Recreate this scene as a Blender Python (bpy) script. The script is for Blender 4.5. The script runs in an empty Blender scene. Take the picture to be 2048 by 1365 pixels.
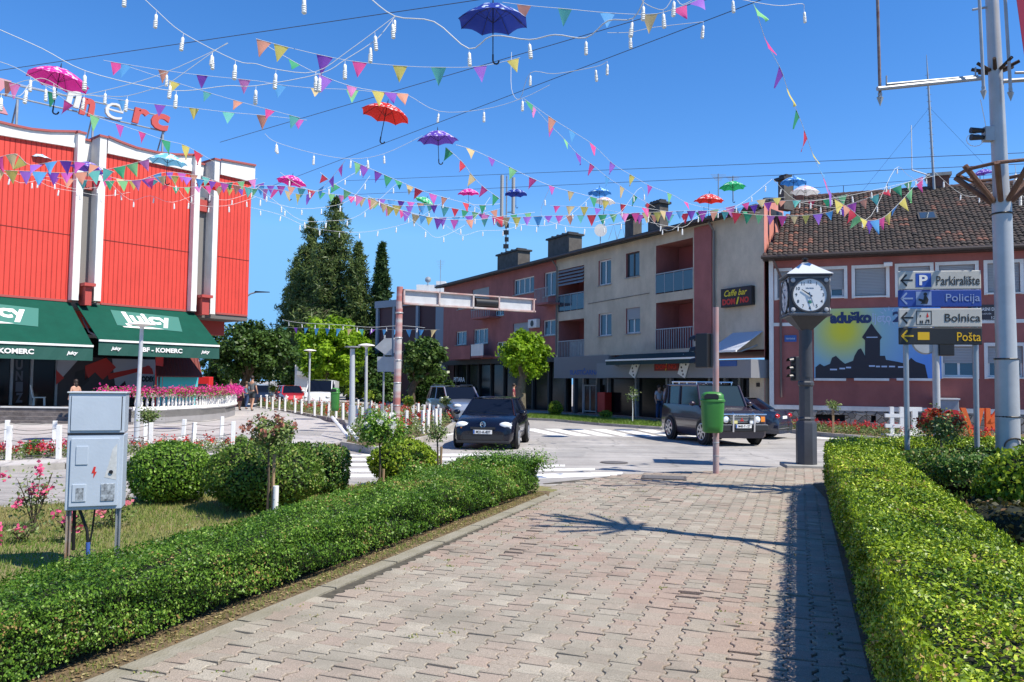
import bpy, bmesh, math, random
import numpy as np
from mathutils import Vector, Matrix
random.seed(7); RNG = np.random.default_rng(11)
R = math.radians; PI = math.pi
S = bpy.context.scene; COL = S.collection
# ------------------------------------------------------------------ camera
F = 1570.0; HC = 1.8; PITCH = math.atan((765-682.5)/F); ROLL = 0.012
_f = Vector((0, math.cos(PITCH), math.sin(PITCH)))
_r0 = Vector((1, 0, 0)); _u0 = Vector((0, -math.sin(PITCH), math.cos(PITCH)))
_r = _r0*math.cos(ROLL)+_u0*math.sin(ROLL); _u = -_r0*math.sin(ROLL)+_u0*math.cos(ROLL)
CAM = Vector((0, 0, HC))
cd = bpy.data.cameras.new('camera'); cam = bpy.data.objects.new('camera', cd); COL.objects.link(cam)
cd.sensor_width = 36; cd.lens = F/2048*36; cd.clip_start = .1; cd.clip_end = 3000
m = Matrix((_r, _u, -_f)).transposed().to_4x4(); m.translation = CAM; cam.matrix_world = m
S.camera = cam
# ------------------------------------------------------------------ light
SUN_EL = 55.0; sdir = Vector((.87, -.49, 0)).normalized()
w = bpy.data.worlds.new('World'); S.world = w; w.use_nodes = True
nt = w.node_tree; bg = nt.nodes['Background']
sky = nt.nodes.new('ShaderNodeTexSky'); sky.sky_type = 'NISHITA'; sky.sun_disc = False
sky.sun_elevation = R(SUN_EL); sky.sun_rotation = math.atan2(sdir.x, sdir.y)
sky.air_density = 1.0; sky.dust_density = 0.; sky.ozone_density = 3.; sky.altitude = 1200
hs = nt.nodes.new('ShaderNodeHueSaturation'); hs.inputs['Saturation'].default_value = 1.29; hs.inputs['Value'].default_value = 1.0; hs.inputs['Hue'].default_value = .506
nt.links.new(sky.outputs[0], hs.inputs['Color']); dk = nt.nodes.new('ShaderNodeMix'); dk.data_type = 'RGBA'; dk.blend_type = 'DARKEN'; dk.inputs[0].default_value = 1; dk.clamp_result = False; nt.links.new(hs.outputs[0], dk.inputs[6]); dk.inputs[7].default_value = (1.15, 2.75, 4.9, 1); nt.links.new(dk.outputs[2], bg.inputs[0]); bg.inputs[1].default_value = .158
sl = bpy.data.lights.new('sun', 'SUN'); sl.energy = 5.0; sl.angle = R(.53); sl.color = (1, .935, .83)
so = bpy.data.objects.new('sun', sl); COL.objects.link(so)
tosun = (sdir*math.cos(R(SUN_EL))+Vector((0, 0, math.sin(R(SUN_EL))))).normalized()
so.rotation_euler = tosun.to_track_quat('Z', 'Y').to_euler()
vs = S.view_settings; vs.view_transform = 'Standard'; vs.look = 'None'; vs.exposure = .46; vs.gamma = 1
# ------------------------------------------------------------------ photogrammetry
def ray(px, py): return _r*((px-1024)/F)+_u*((682.5-py)/F)+_f
def at(px, py, d):
    r = ray(px, py); return CAM+r*(d/r.y)
def gnd(px, py, z=0.0):
    r = ray(px, py); return CAM+r*((z-HC)/r.z)
def proj(P):
    v = Vector(P)-CAM; k = v.dot(_f); return (1024+F*v.dot(_r)/k, 682.5-F*v.dot(_u)/k)
# ------------------------------------------------------------------ materials
MATS = {}
def lin(c):
    return tuple(((x/255)/12.92 if x/255 <= .04045 else ((x/255+.055)/1.055)**2.4) for x in c)
def mat(name, col, rough=.7, metal=0., var=0., scale=5., bump=0., bscale=40., spec=None, trans=0., alpha=1., emit=None, coat=0., detail=6, c2=None, stretch=None):
    if name in MATS: return MATS[name]
    M = bpy.data.materials.new(name); M.use_nodes = True; n = M.node_tree; P = n.nodes['Principled BSDF']
    MATS[name] = M
    if isinstance(col[0], int): col = lin(col)
    P.inputs['Base Color'].default_value = (*col, 1); P.inputs['Roughness'].default_value = rough
    P.inputs['Metallic'].default_value = metal
    if spec is not None: P.inputs['Specular IOR Level'].default_value = spec
    if coat: P.inputs['Coat Weight'].default_value = coat; P.inputs['Coat Roughness'].default_value = .05
    if emit: P.inputs['Emission Color'].default_value = (*col, 1); P.inputs['Emission Strength'].default_value = emit
    tc = n.nodes.new('ShaderNodeTexCoord'); src = tc.outputs['Object']
    if stretch:
        mp = n.nodes.new('ShaderNodeMapping'); mp.inputs['Scale'].default_value = stretch
        n.links.new(src, mp.inputs[0]); src = mp.outputs[0]
    if var or c2:
        t = n.nodes.new('ShaderNodeTexNoise'); t.inputs['Scale'].default_value = scale; t.inputs['Detail'].default_value = detail
        t.inputs['Roughness'].default_value = .65
        n.links.new(src, t.inputs['Vector'])
        cr = n.nodes.new('ShaderNodeValToRGB'); cr.color_ramp.elements[0].position = .3; cr.color_ramp.elements[1].position = .7
        if c2 is not None:
            if isinstance(c2[0], int): c2 = lin(c2)
            cr.color_ramp.elements[0].color = (*c2, 1); cr.color_ramp.elements[1].color = (*col, 1)
        else:
            cr.color_ramp.elements[0].color = (*[max(0, x*(1-var)) for x in col], 1)
            cr.color_ramp.elements[1].color = (*[min(1, x*(1+var)) for x in col], 1)
        n.links.new(t.outputs[0], cr.inputs[0]); n.links.new(cr.outputs[0], P.inputs['Base Color'])
        P['ramp'] = 1
    if bump:
        t = n.nodes.new('ShaderNodeTexNoise'); t.inputs['Scale'].default_value = bscale; t.inputs['Detail'].default_value = 5
        n.links.new(src, t.inputs['Vector'])
        b = n.nodes.new('ShaderNodeBump'); b.inputs['Strength'].default_value = bump; b.inputs['Distance'].default_value = .02
        n.links.new(t.outputs[0], b.inputs['Height']); n.links.new(b.outputs[0], P.inputs['Normal'])
    if trans:
        o = n.nodes['Material Output']; tr = n.nodes.new('ShaderNodeBsdfTranslucent'); tr.inputs[0].default_value = (*col, 1)
        mx = n.nodes.new('ShaderNodeMixShader'); mx.inputs[0].default_value = trans
        n.links.new(P.outputs[0], mx.inputs[1]); n.links.new(tr.outputs[0], mx.inputs[2]); n.links.new(mx.outputs[0], o.inputs[0])
    return M
def leafmat(name, dark, light, trans=.35, rough=.45, tip=None):
    """leaf colours vary from leaf to leaf through the per-face attribute rnd"""
    if name in MATS: return MATS[name]
    M = bpy.data.materials.new(name); M.use_nodes = True; n = M.node_tree; P = n.nodes['Principled BSDF']; MATS[name] = M
    a = n.nodes.new('ShaderNodeAttribute'); a.attribute_name = 'rnd'
    cr = n.nodes.new('ShaderNodeValToRGB'); e = cr.color_ramp.elements
    e[0].color = (*dark, 1); e[1].color = (*light, 1); e[0].position = .05; e[1].position = .85
    if tip:
        q = e.new(.96); q.color = (*tip, 1)
        if name in ('box leaves', 'fresh box leaves'): q = e.new(.993); q.color = tuple(e[-1].color) if 0 else (*tip, 1); q = e.new(.997); q.color = (.42,.27,.10,1)
    n.links.new(a.outputs['Fac'], cr.inputs[0]); n.links.new(cr.outputs[0], P.inputs['Base Color'])
    P.inputs['Roughness'].default_value = rough; P.inputs['Specular IOR Level'].default_value = .3
    tr = n.nodes.new('ShaderNodeBsdfTranslucent'); n.links.new(cr.outputs[0], tr.inputs[0])
    mx = n.nodes.new('ShaderNodeMixShader'); mx.inputs[0].default_value = trans
    n.links.new(P.outputs[0], mx.inputs[1]); n.links.new(tr.outputs[0], mx.inputs[2])
    n.links.new(mx.outputs[0], n.nodes['Material Output'].inputs[0])
    return M
def streaks(M, amt=.3, sc=1.2, st=(3,3,.25)):
    """rain streaks, stains and patches multiplied over the base colour"""
    n = M.node_tree; P = n.nodes['Principled BSDF']; tc = n.nodes['Texture Coordinate']; mp = n.nodes.new('ShaderNodeMapping'); mp.inputs['Scale'].default_value = st
    t = n.nodes.new('ShaderNodeTexNoise'); t.inputs['Scale'].default_value = sc; t.inputs['Detail'].default_value = 8; t.inputs['Roughness'].default_value = .7
    n.links.new(tc.outputs['Object'], mp.inputs[0]); n.links.new(mp.outputs[0], t.inputs['Vector'])
    mr = n.nodes.new('ShaderNodeMapRange'); mr.inputs[1].default_value = .35; mr.inputs[2].default_value = .62; mr.inputs[3].default_value = 1-amt; mr.inputs[4].default_value = 1.04; n.links.new(t.outputs[0], mr.inputs[0])
    mx = n.nodes.new('ShaderNodeMix'); mx.data_type = 'RGBA'; mx.blend_type = 'MULTIPLY'; mx.inputs[0].default_value = 1
    if P.inputs['Base Color'].links: n.links.new(P.inputs['Base Color'].links[0].from_socket, mx.inputs[6])
    else: mx.inputs[6].default_value = P.inputs['Base Color'].default_value
    n.links.new(mr.outputs[0], mx.inputs[7]); n.links.new(mx.outputs[2], P.inputs['Base Color']); return M
# ------------------------------------------------------------------ mesh building
class MB:
    def __init__(s): s.v = []; s.f = []; s.mi = []; s.ms = []
    def _m(s, m):
        if m is None: return 0
        if m not in s.ms: s.ms.append(m)
        return s.ms.index(m)
    def add(s, vs, fs, m=None):
        o = len(s.v); s.v += [tuple(x) for x in vs]; s.f += [tuple(i+o for i in f) for f in fs]; s.mi += [s._m(m)]*len(fs); return s
    def box(s, x0, x1, y0, y1, z0, z1, m=None):
        return s.add([(x0,y0,z0),(x1,y0,z0),(x1,y1,z0),(x0,y1,z0),(x0,y0,z1),(x1,y0,z1),(x1,y1,z1),(x0,y1,z1)],
                     [(0,3,2,1),(4,5,6,7),(0,1,5,4),(1,2,6,5),(2,3,7,6),(3,0,4,7)], m)
    def hexa(s, p, m=None):   # 8 corners: bottom 4 then top 4
        return s.add(p, [(0,3,2,1),(4,5,6,7),(0,1,5,4),(1,2,6,5),(2,3,7,6),(3,0,4,7)], m)
    def quad(s, a, b, c, d, m=None): return s.add([a,b,c,d], [(0,1,2,3)], m)
    def prism(s, poly, z0, z1, m=None):   # poly in xy
        n = len(poly); a = [(x,y,z0) for x,y in poly]+[(x,y,z1) for x,y in poly]
        return s.add(a, [tuple(range(n-1,-1,-1)), tuple(range(n,2*n))]+[(i,(i+1)%n,(i+1)%n+n,i+n) for i in range(n)], m)
    def prismy(s, poly, y0, y1, m=None):  # poly in xz (ccw seen from -y), extruded along y
        n = len(poly); a = [(x,y0,z) for x,z in poly]+[(x,y1,z) for x,z in poly]
        return s.add(a, [tuple(range(n)), tuple(range(2*n-1,n-1,-1))]+[((i+1)%n,i,i+n,(i+1)%n+n) for i in range(n)], m)
    def tube(s, pts, r, n=8, m=None, cap=True):
        pts = [Vector(p) for p in pts]; rs = r if isinstance(r, (list, tuple)) else [r]*len(pts)
        o = []; 
        ref = None
        for i, p in enumerate(pts):
            t = (pts[min(i+1, len(pts)-1)]-pts[max(i-1, 0)])
            if t.length < 1e-9: t = Vector((0,0,1))
            t.normalize()
            if ref is None: ref = t.orthogonal().normalized()
            ref = (ref-t*ref.dot(t)); ref = ref.normalized() if ref.length > 1e-6 else t.orthogonal().normalized()
            b = t.cross(ref)
            o += [p+(ref*math.cos(2*PI*k/n)+b*math.sin(2*PI*k/n))*rs[i] for k in range(n)]
        fs = [(i*n+k, i*n+(k+1)%n, (i+1)*n+(k+1)%n, (i+1)*n+k) for i in range(len(pts)-1) for k in range(n)]
        if cap: fs += [tuple(range(n-1,-1,-1)), tuple(range((len(pts)-1)*n, len(pts)*n))]
        return s.add(o, fs, m)
    def lathe(s, prof, n=16, c=(0,0,0), m=None, ax='z', ph=0, cap=True):
        o = []
        for r, z in prof:
            for k in range(n):
                a = 2*PI*k/n+ph; x, y = r*math.cos(a), r*math.sin(a)
                o.append({'z': (c[0]+x,c[1]+y,c[2]+z), 'y': (c[0]+x,c[1]+z,c[2]-y), 'x': (c[0]+z,c[1]+x,c[2]+y)}[ax])
        fs = [(i*n+k, i*n+(k+1)%n, (i+1)*n+(k+1)%n, (i+1)*n+k) for i in range(len(prof)-1) for k in range(n)]
        if cap and prof[0][0] > 1e-5: fs.append(tuple(range(n-1,-1,-1)))
        if cap and prof[-1][0] > 1e-5: fs.append(tuple(range((len(prof)-1)*n, len(prof)*n)))
        return s.add(o, fs, m)
    def ball(s, c, r, n=10, m=None, sz=(1,1,1)):
        o = []; h = n//2
        for i in range(h+1):
            a = PI*i/h
            for k in range(n):
                b = 2*PI*k/n; o.append((c[0]+r*sz[0]*math.sin(a)*math.cos(b), c[1]+r*sz[1]*math.sin(a)*math.sin(b), c[2]-r*sz[2]*math.cos(a)))
        return s.add(o, [(i*n+k, i*n+(k+1)%n, (i+1)*n+(k+1)%n, (i+1)*n+k) for i in range(h) for k in range(n)], m)
    def build(s, name, m=None, parent=None, smooth=None, bevel=0, loc=None):
        me = bpy.data.meshes.new(name); me.from_pydata(s.v, [], s.f)
        for x in (s.ms or ([m] if m else [])): me.materials.append(x)
        if s.ms: me.polygons.foreach_set('material_index', s.mi)
        if smooth is not None:
            me.polygons.foreach_set('use_smooth', [True]*len(me.polygons)); me.set_sharp_from_angle(angle=R(smooth))
        me.update(); o = bpy.data.objects.new(name, me); COL.objects.link(o)
        if parent: o.parent = parent
        if loc is not None: o.location = loc
        if bevel:
            b = o.modifiers.new('bevel', 'BEVEL'); b.width = bevel; b.segments = 2; b.limit_method = 'ANGLE'
        return o
def tag(o, label=None, cat=None, group=None, kind=None):
    if label: o['label'] = label
    if cat: o['category'] = cat
    if group: o['group'] = group
    if kind: o['kind'] = kind
    return o
def thing(name, label, cat, loc=(0,0,0), rz=0, group=None):
    o = bpy.data.objects.new(name, None); COL.objects.link(o); o.location = loc; o.rotation_euler = (0,0,rz); o.empty_display_size = .2
    return tag(o, label, cat, group)
def copy_tree(o, parent=None, loc=None, rz=None, label=None, group=None):
    c = o.copy(); COL.objects.link(c)
    if parent: c.parent = parent
    for ch in list(o.children): copy_tree(ch, c)
    if loc is not None: c.location = loc
    if rz is not None: c.rotation_euler = (0,0,rz)
    if label: c['label'] = label
    if group: c['group'] = group
    return c
def struct(name, mb, m, smooth=None):
    return tag(mb.build(name, m, smooth=smooth), kind='structure')
ORD = ['first','second','third','fourth','fifth','sixth','seventh','eighth','ninth','tenth','eleventh','twelfth','thirteenth','fourteenth','fifteenth','sixteenth','seventeenth','eighteenth','nineteenth','twentieth','twenty-first','twenty-second','twenty-third','twenty-fourth']
def poly_sheet(name, pts, z, m, kerb=0):
    mb = MB(); n = len(pts); a = [(p[0],p[1],z) for p in pts]
    # ear clipped through bmesh
    bm = bmesh.new(); vs_ = [bm.verts.new(p) for p in a]; f = bm.faces.new(vs_)
    bm.normal_update()
    if f.normal.z < 0: f.normal_flip()
    bmesh.ops.triangulate(bm, faces=[f])
    me = bpy.data.meshes.new(name); bm.to_mesh(me); bm.free(); me.materials.append(m)
    o = bpy.data.objects.new(name, me); COL.objects.link(o); return tag(o, kind='structure')
def text(name, s, m, parent, cx, y, cz, w=None, h=None, off=0., shear=0., ext=.004, sp=1., rot=0.):
    cu = bpy.data.curves.new('t', 'FONT'); cu.body = s; cu.offset = off; cu.shear = shear; cu.extrude = .0; cu.space_character = sp
    cu.resolution_u = 3
    ob = bpy.data.objects.new('t', cu); COL.objects.link(ob)
    bpy.context.view_layer.update()
    dg = bpy.context.evaluated_depsgraph_get(); me = bpy.data.meshes.new_from_object(ob.evaluated_get(dg))
    bpy.data.objects.remove(ob); bpy.data.curves.remove(cu)
    v = np.empty(len(me.vertices)*3); me.vertices.foreach_get('co', v); v = v.reshape(-1, 3)
    lo, hi = v.min(0), v.max(0); sz = hi-lo
    kz = (h/sz[1]) if h else (w/sz[0]); kx = (w/sz[0]) if w else kz
    x = (v[:,0]-(lo[0]+hi[0])/2)*kx; z = (v[:,1]-(lo[1]+hi[1])/2)*kz
    if rot: x, z = x*math.cos(rot)-z*math.sin(rot), x*math.sin(rot)+z*math.cos(rot)
    fs = [tuple(p.vertices) for p in me.polygons]; n = len(v)
    # boundary edges -> sides
    cnt = {}
    for f in fs:
        for i in range(len(f)):
            e = (f[i], f[(i+1)%len(f)]); cnt[e] = 1
    front = [(cx+x[i], y-ext, cz+z[i]) for i in range(n)]; back = [(cx+x[i], y, cz+z[i]) for i in range(n)]
    mb = MB(); sides = [(b, a, a+n, b+n) for (a, b) in cnt if (b, a) not in cnt]
    mb.add(front+back, fs+sides)
    bpy.data.meshes.remove(me)
    return mb.build(name, m, parent)
def skin(name, pts, edges, rad, m, parent, sub=1, root=0):
    """one continuous surface grown round a skeleton"""
    me = bpy.data.meshes.new(name); me.from_pydata(pts, edges, []); o = bpy.data.objects.new(name, me); COL.objects.link(o)
    o.modifiers.new('s', 'SKIN')
    for i, v in enumerate(me.skin_vertices[0].data):
        r = rad[i]; v.radius = (r, r) if not isinstance(r, tuple) else r; v.use_root = (i == root)
    sb = o.modifiers.new('u', 'SUBSURF'); sb.levels = sub; sb.render_levels = sub
    bpy.context.view_layer.update()
    dg = bpy.context.evaluated_depsgraph_get(); me2 = bpy.data.meshes.new_from_object(o.evaluated_get(dg))
    o.modifiers.clear(); o.data = me2; bpy.data.meshes.remove(me); me2.name = name; me2.materials.clear(); me2.materials.append(m)
    me2.polygons.foreach_set('use_smooth', [True]*len(me2.polygons))
    if parent: o.parent = parent
    return o
# ------------------------------------------------------------------ foliage
def leaves(name, pos, nrm, size, m, parent=None, aspect=.55, bend=.25, spread=.9, rnd=None, loc=None):
    """pos (n,3), nrm (n,3), size (n,) -> one mesh of pointed leaves"""
    n = len(pos); 
    d = nrm+RNG.normal(0, spread, (n,3)); d /= np.linalg.norm(d, axis=1, keepdims=True)+1e-9
    t = RNG.normal(0, 1, (n,3)); t -= d*(t*d).sum(1, keepdims=True); t /= np.linalg.norm(t, axis=1, keepdims=True)+1e-9
    b = np.cross(d, t); s = size[:,None]
    V = np.empty((n,4,3)); V[:,0] = pos; V[:,1] = pos+t*s*.5+b*s*aspect*.5+d*s*bend*.4; V[:,2] = pos+t*s+d*s*bend*.1; V[:,3] = pos+t*s*.5-b*s*aspect*.5+d*s*bend*.4
    me = bpy.data.meshes.new(name); me.vertices.add(n*4); me.vertices.foreach_set('co', V.ravel().astype('f'))
    me.loops.add(n*4); me.loops.foreach_set('vertex_index', np.arange(n*4, dtype='i'))
    me.polygons.add(n); me.polygons.foreach_set('loop_start', np.arange(0, n*4, 4, dtype='i'))
    me.update(calc_edges=True)
    at_ = me.attributes.new('rnd', 'FLOAT', 'FACE'); at_.data.foreach_set('value', (rnd if rnd is not None else RNG.random(n)).astype('f'))
    me.materials.append(m); o = bpy.data.objects.new(name, me); COL.objects.link(o)
    if parent: o.parent = parent
    if loc is not None: o.location = loc
    return o
def vnoise(p, sc, seed=0):
    q = p*sc; return (np.sin(q[:,0]*1.7+seed)+np.sin(q[:,1]*2.3+1.3*seed+q[:,0])+np.sin(q[:,2]*1.9+2.1*seed+q[:,1]*.7))/3
def dome_leaves(c, rx, ry, rz, n, jit=.06, flat=0., low=-.15, pw=1.):
    u = RNG.normal(0, 1, (n*2,3)); u /= np.linalg.norm(u, axis=1, keepdims=True); u = u[u[:,2] > low][:n]
    k = 1+vnoise(u, 4, c[0])*.06-np.abs(RNG.normal(0, jit, len(u)))
    sup = np.sign(u)*np.abs(u)**pw
    p = sup*np.array([rx,ry,rz])*k[:,None]+np.array(c); return p, u
# ------------------------------------------------------------------ shared materials
ASPH = mat('asphalt', (.41,.385,.355), .9, var=.16, scale=.35, bump=.25, bscale=90)
def grain(M, sc=220, amt=.35, crack=0):
    """adds fine aggregate speckle (and cracks) on top of the base colour"""
    n = M.node_tree; P = n.nodes['Principled BSDF']; l = P.inputs['Base Color'].links[0]; src = l.from_socket
    tc = n.nodes['Texture Coordinate']; t = n.nodes.new('ShaderNodeTexNoise'); t.inputs['Scale'].default_value = sc; t.inputs['Detail'].default_value = 2
    n.links.new(tc.outputs['Object'], t.inputs['Vector'])
    mr = n.nodes.new('ShaderNodeMapRange'); mr.inputs[1].default_value = .3; mr.inputs[2].default_value = .7; mr.inputs[3].default_value = 1-amt; mr.inputs[4].default_value = 1+amt
    n.links.new(t.outputs[0], mr.inputs[0]); mx = n.nodes.new('ShaderNodeMix'); mx.data_type = 'RGBA'; mx.blend_type = 'MULTIPLY'; mx.inputs[0].default_value = 1
    n.links.new(src, mx.inputs[6]); n.links.new(mr.outputs[0], mx.inputs[7]); out = mx.outputs[2]
    if crack:
        v = n.nodes.new('ShaderNodeTexVoronoi'); v.feature = 'DISTANCE_TO_EDGE'; v.inputs['Scale'].default_value = crack
        tn = n.nodes.new('ShaderNodeTexNoise'); tn.inputs['Scale'].default_value = 1.5; tn.inputs['Detail'].default_value = 6
        n.links.new(tc.outputs['Object'], tn.inputs['Vector'])
        ad = n.nodes.new('ShaderNodeMix'); ad.data_type = 'RGBA'; ad.inputs[0].default_value = .35
        n.links.new(tc.outputs['Object'], ad.inputs[6]); n.links.new(tn.outputs['Color'], ad.inputs[7]); n.links.new(ad.outputs[2], v.inputs['Vector'])
        m2 = n.nodes.new('ShaderNodeMapRange'); m2.inputs[1].default_value = 0; m2.inputs[2].default_value = .012; m2.inputs[3].default_value = .62; m2.inputs[4].default_value = 1
        n.links.new(v.outputs['Distance'], m2.inputs[0]); m3 = n.nodes.new('ShaderNodeMix'); m3.data_type = 'RGBA'; m3.blend_type = 'MULTIPLY'; m3.inputs[0].default_value = 1
        n.links.new(out, m3.inputs[6]); n.links.new(m2.outputs[0], m3.inputs[7]); out = m3.outputs[2]
    n.links.new(out, P.inputs['Base Color'])
grain(ASPH, 160, .22, .45); streaks(ASPH, .22, .5, (1,.25,1)); streaks(ASPH, .3, 2.2, (.06,1.,1))
PLZ = mat('plaza asphalt', (.43,.405,.38), .9, var=.14, scale=.4, bump=.2, bscale=80); grain(PLZ, 140, .15, .6); streaks(PLZ, .22, .6, (.3,1,1))
CONC = mat('concrete', (.33,.32,.29), .9, var=.2, scale=3, bump=.3, bscale=60); grain(CONC, 120, .15)
KERB = mat('kerb concrete', (.36,.335,.30), .9, var=.25, scale=2, bump=.3)
SOIL = mat('dry soil', (.20,.14,.075), 1, c2=(.09,.065,.035), scale=9, bump=.8, bscale=60); grain(SOIL, 150, .5)
LAWN = mat('lawn ground', (.15,.165,.05), 1, c2=(.27,.21,.10), scale=1.6, bump=.7, bscale=70); grain(LAWN, 120, .45)
PAINT = mat('road paint', (.76,.75,.70), .8, c2=(.46,.44,.41), scale=5, bump=.2, detail=10); PAINT.node_tree.nodes['Color Ramp'].color_ramp.elements[0].position = .34; PAINT.node_tree.nodes['Color Ramp'].color_ramp.elements[1].position = .50
WHITE = mat('white paint', (.78,.77,.74), .6, var=.06, scale=6)
WHITE2 = mat('white render', (.76,.74,.70), .8, var=.07, scale=1.5, bump=.15); streaks(WHITE2, .16, 1.2, (1.2,1.2,.5))
BLACK = mat('black metal', (.012,.012,.014), .45)
DARKIN = mat('dark interior', (.012,.012,.015), .8)
GALV = mat('galvanised steel', (.36,.38,.40), .45, metal=.55, var=.15, scale=6)
STEEL = mat('painted grey steel', (.33,.35,.37), .5, metal=.2, var=.15, scale=4)
GLASS = mat('window glass', (.006,.009,.018), .1, spec=.14)
GLASSB = mat('reflecting glass', (.05,.08,.11), .04, metal=.35, spec=1.)
TYRE = mat('tyre rubber', (.018,.018,.018), .85)
RIM = mat('alloy rim', (.55,.56,.58), .3, metal=.8)
CHROME = mat('chrome', (.75,.76,.78), .15, metal=1)
BARK = mat('bark', (.10,.075,.05), .95, var=.4, scale=12, bump=.8, bscale=30, stretch=(1,1,.25))
BARKL = mat('stake wood', (.33,.22,.12), .85, var=.25, scale=12, bump=.4, stretch=(1,1,.2))
CORE = mat('shade inside foliage', (.010,.014,.005), 1)  # near-black filling, its colour stands for the shade between the leaves
CORD = mat('white cord', (.60,.60,.58), .6)
WIRE = mat('steel wire', (.05,.05,.055), .5)
# ------------------------------------------------------------------ ground
RZ = -.06
mb = MB(); mb.quad((-400,-60,RZ),(400,-60,RZ),(400,900,RZ),(-400,900,RZ)); struct('road', mb, ASPH)
def g(px, py, z=0.): p = gnd(px, py, z); return (p.x, p.y)
PD = Vector((.365, 1.)).normalized(); PN = Vector((PD.y, -PD.x))   # path direction and its right-hand normal
def hl(d): return (-1.83+.385*(d-6.76), d)      # foot of the left hedge, by distance
def hr(d): return (2.17+.365*(d-4.78), d)       # foot of the right hedge
edgeL = [hl(d) for d in (-3, 2, 5, 8, 11, 13)]
# near-side kerb of the left road, tip of the bed, end of the path
kn = [(-30, -2.5), g(0,1015), g(260,998), g(690,972), g(900,968), g(1075,972)]
tip = [g(1112,984)]
pend = [g(1250,949), g(1310,946), g(1470,940), g(1560,935), g(1660,936), (8.0,17.6), (12,17.3)]
def off(pts, o): return [(p[0]+PN.x*o, p[1]+PN.y*o) for p in pts]
# pedestrian path: sand bed + individually laid interlocking pavers
MORT = mat('paver joints sand', (.085,.075,.055), 1, var=.35, scale=14, bump=.6, bscale=150)
pathpoly = off(edgeL, .10)+tip+[g(1085,966)]+pend+[(16,17), (16,-3), (5,-3)]
poly_sheet('path_bed', pathpoly, -.012, MORT)
def inside(p, poly):
    x, y = p; c = False; j = len(poly)-1
    for i in range(len(poly)):
        xi, yi = poly[i]; xj, yj = poly[j]
        if (yi > y) != (yj > y) and x < (xj-xi)*(y-yi)/(yj-yi)+xi: c = not c
        j = i
    return c
PAV = bpy.data.materials.new('pavers'); PAV.use_nodes = True; n_ = PAV.node_tree; P_ = n_.nodes['Principled BSDF']
a_ = n_.nodes.new('ShaderNodeAttribute'); a_.attribute_name = 'rnd'; cr_ = n_.nodes.new('ShaderNodeValToRGB'); e_ = cr_.color_ramp.elements
e_[0].color = (.31,.225,.175,1); e_[0].position = .0; e_[1].color = (.315,.29,.225,1); e_[1].position = 1
for p_, c_ in ((.3,(.345,.265,.208,1)), (.55,(.33,.278,.218,1)), (.75,(.295,.262,.205,1)), (.93,(.39,.345,.272,1))):
    q_ = e_.new(p_); q_.color = c_
tc_ = n_.nodes.new('ShaderNodeTexCoord'); t_ = n_.nodes.new('ShaderNodeTexNoise'); t_.inputs['Scale'].default_value = 130; t_.inputs['Detail'].default_value = 3
t2_ = n_.nodes.new('ShaderNodeTexNoise'); t2_.inputs['Scale'].default_value = 1.1; t2_.inputs['Detail'].default_value = 7; t2_.inputs['Roughness'].default_value = .7
n_.links.new(tc_.outputs['Object'], t_.inputs['Vector']); n_.links.new(tc_.outputs['Object'], t2_.inputs['Vector']); n_.links.new(a_.outputs['Fac'], cr_.inputs[0])
mr_ = n_.nodes.new('ShaderNodeMapRange'); mr_.inputs[1].default_value = .3; mr_.inputs[2].default_value = .7; mr_.inputs[3].default_value = .62; mr_.inputs[4].default_value = 1.28
n_.links.new(t_.outputs[0], mr_.inputs[0]); mx_ = n_.nodes.new('ShaderNodeMix'); mx_.data_type = 'RGBA'; mx_.blend_type = 'MULTIPLY'; mx_.inputs[0].default_value = 1
n_.links.new(cr_.outputs[0], mx_.inputs[6]); n_.links.new(mr_.outputs[0], mx_.inputs[7])
m2_ = n_.nodes.new('ShaderNodeMix'); m2_.data_type = 'RGBA'; r2_ = n_.nodes.new('ShaderNodeMapRange'); r2_.inputs[1].default_value = .48; r2_.inputs[2].default_value = .7; r2_.inputs[3].default_value = 0; r2_.inputs[4].default_value = .75
n_.links.new(t2_.outputs[0], r2_.inputs[0]); n_.links.new(r2_.outputs[0], m2_.inputs[0]); n_.links.new(mx_.outputs[2], m2_.inputs[6]); m2_.inputs[7].default_value = (.19,.17,.13,1)
n_.links.new(m2_.outputs[2], P_.inputs['Base Color']); P_.inputs['Roughness'].default_value = .9
b_ = n_.nodes.new('ShaderNodeBump'); b_.inputs['Strength'].default_value = .5; b_.inputs['Distance'].default_value = .006; n_.links.new(t_.outputs[0], b_.inputs['Height']); n_.links.new(b_.outputs[0], P_.inputs['Normal'])
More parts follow.
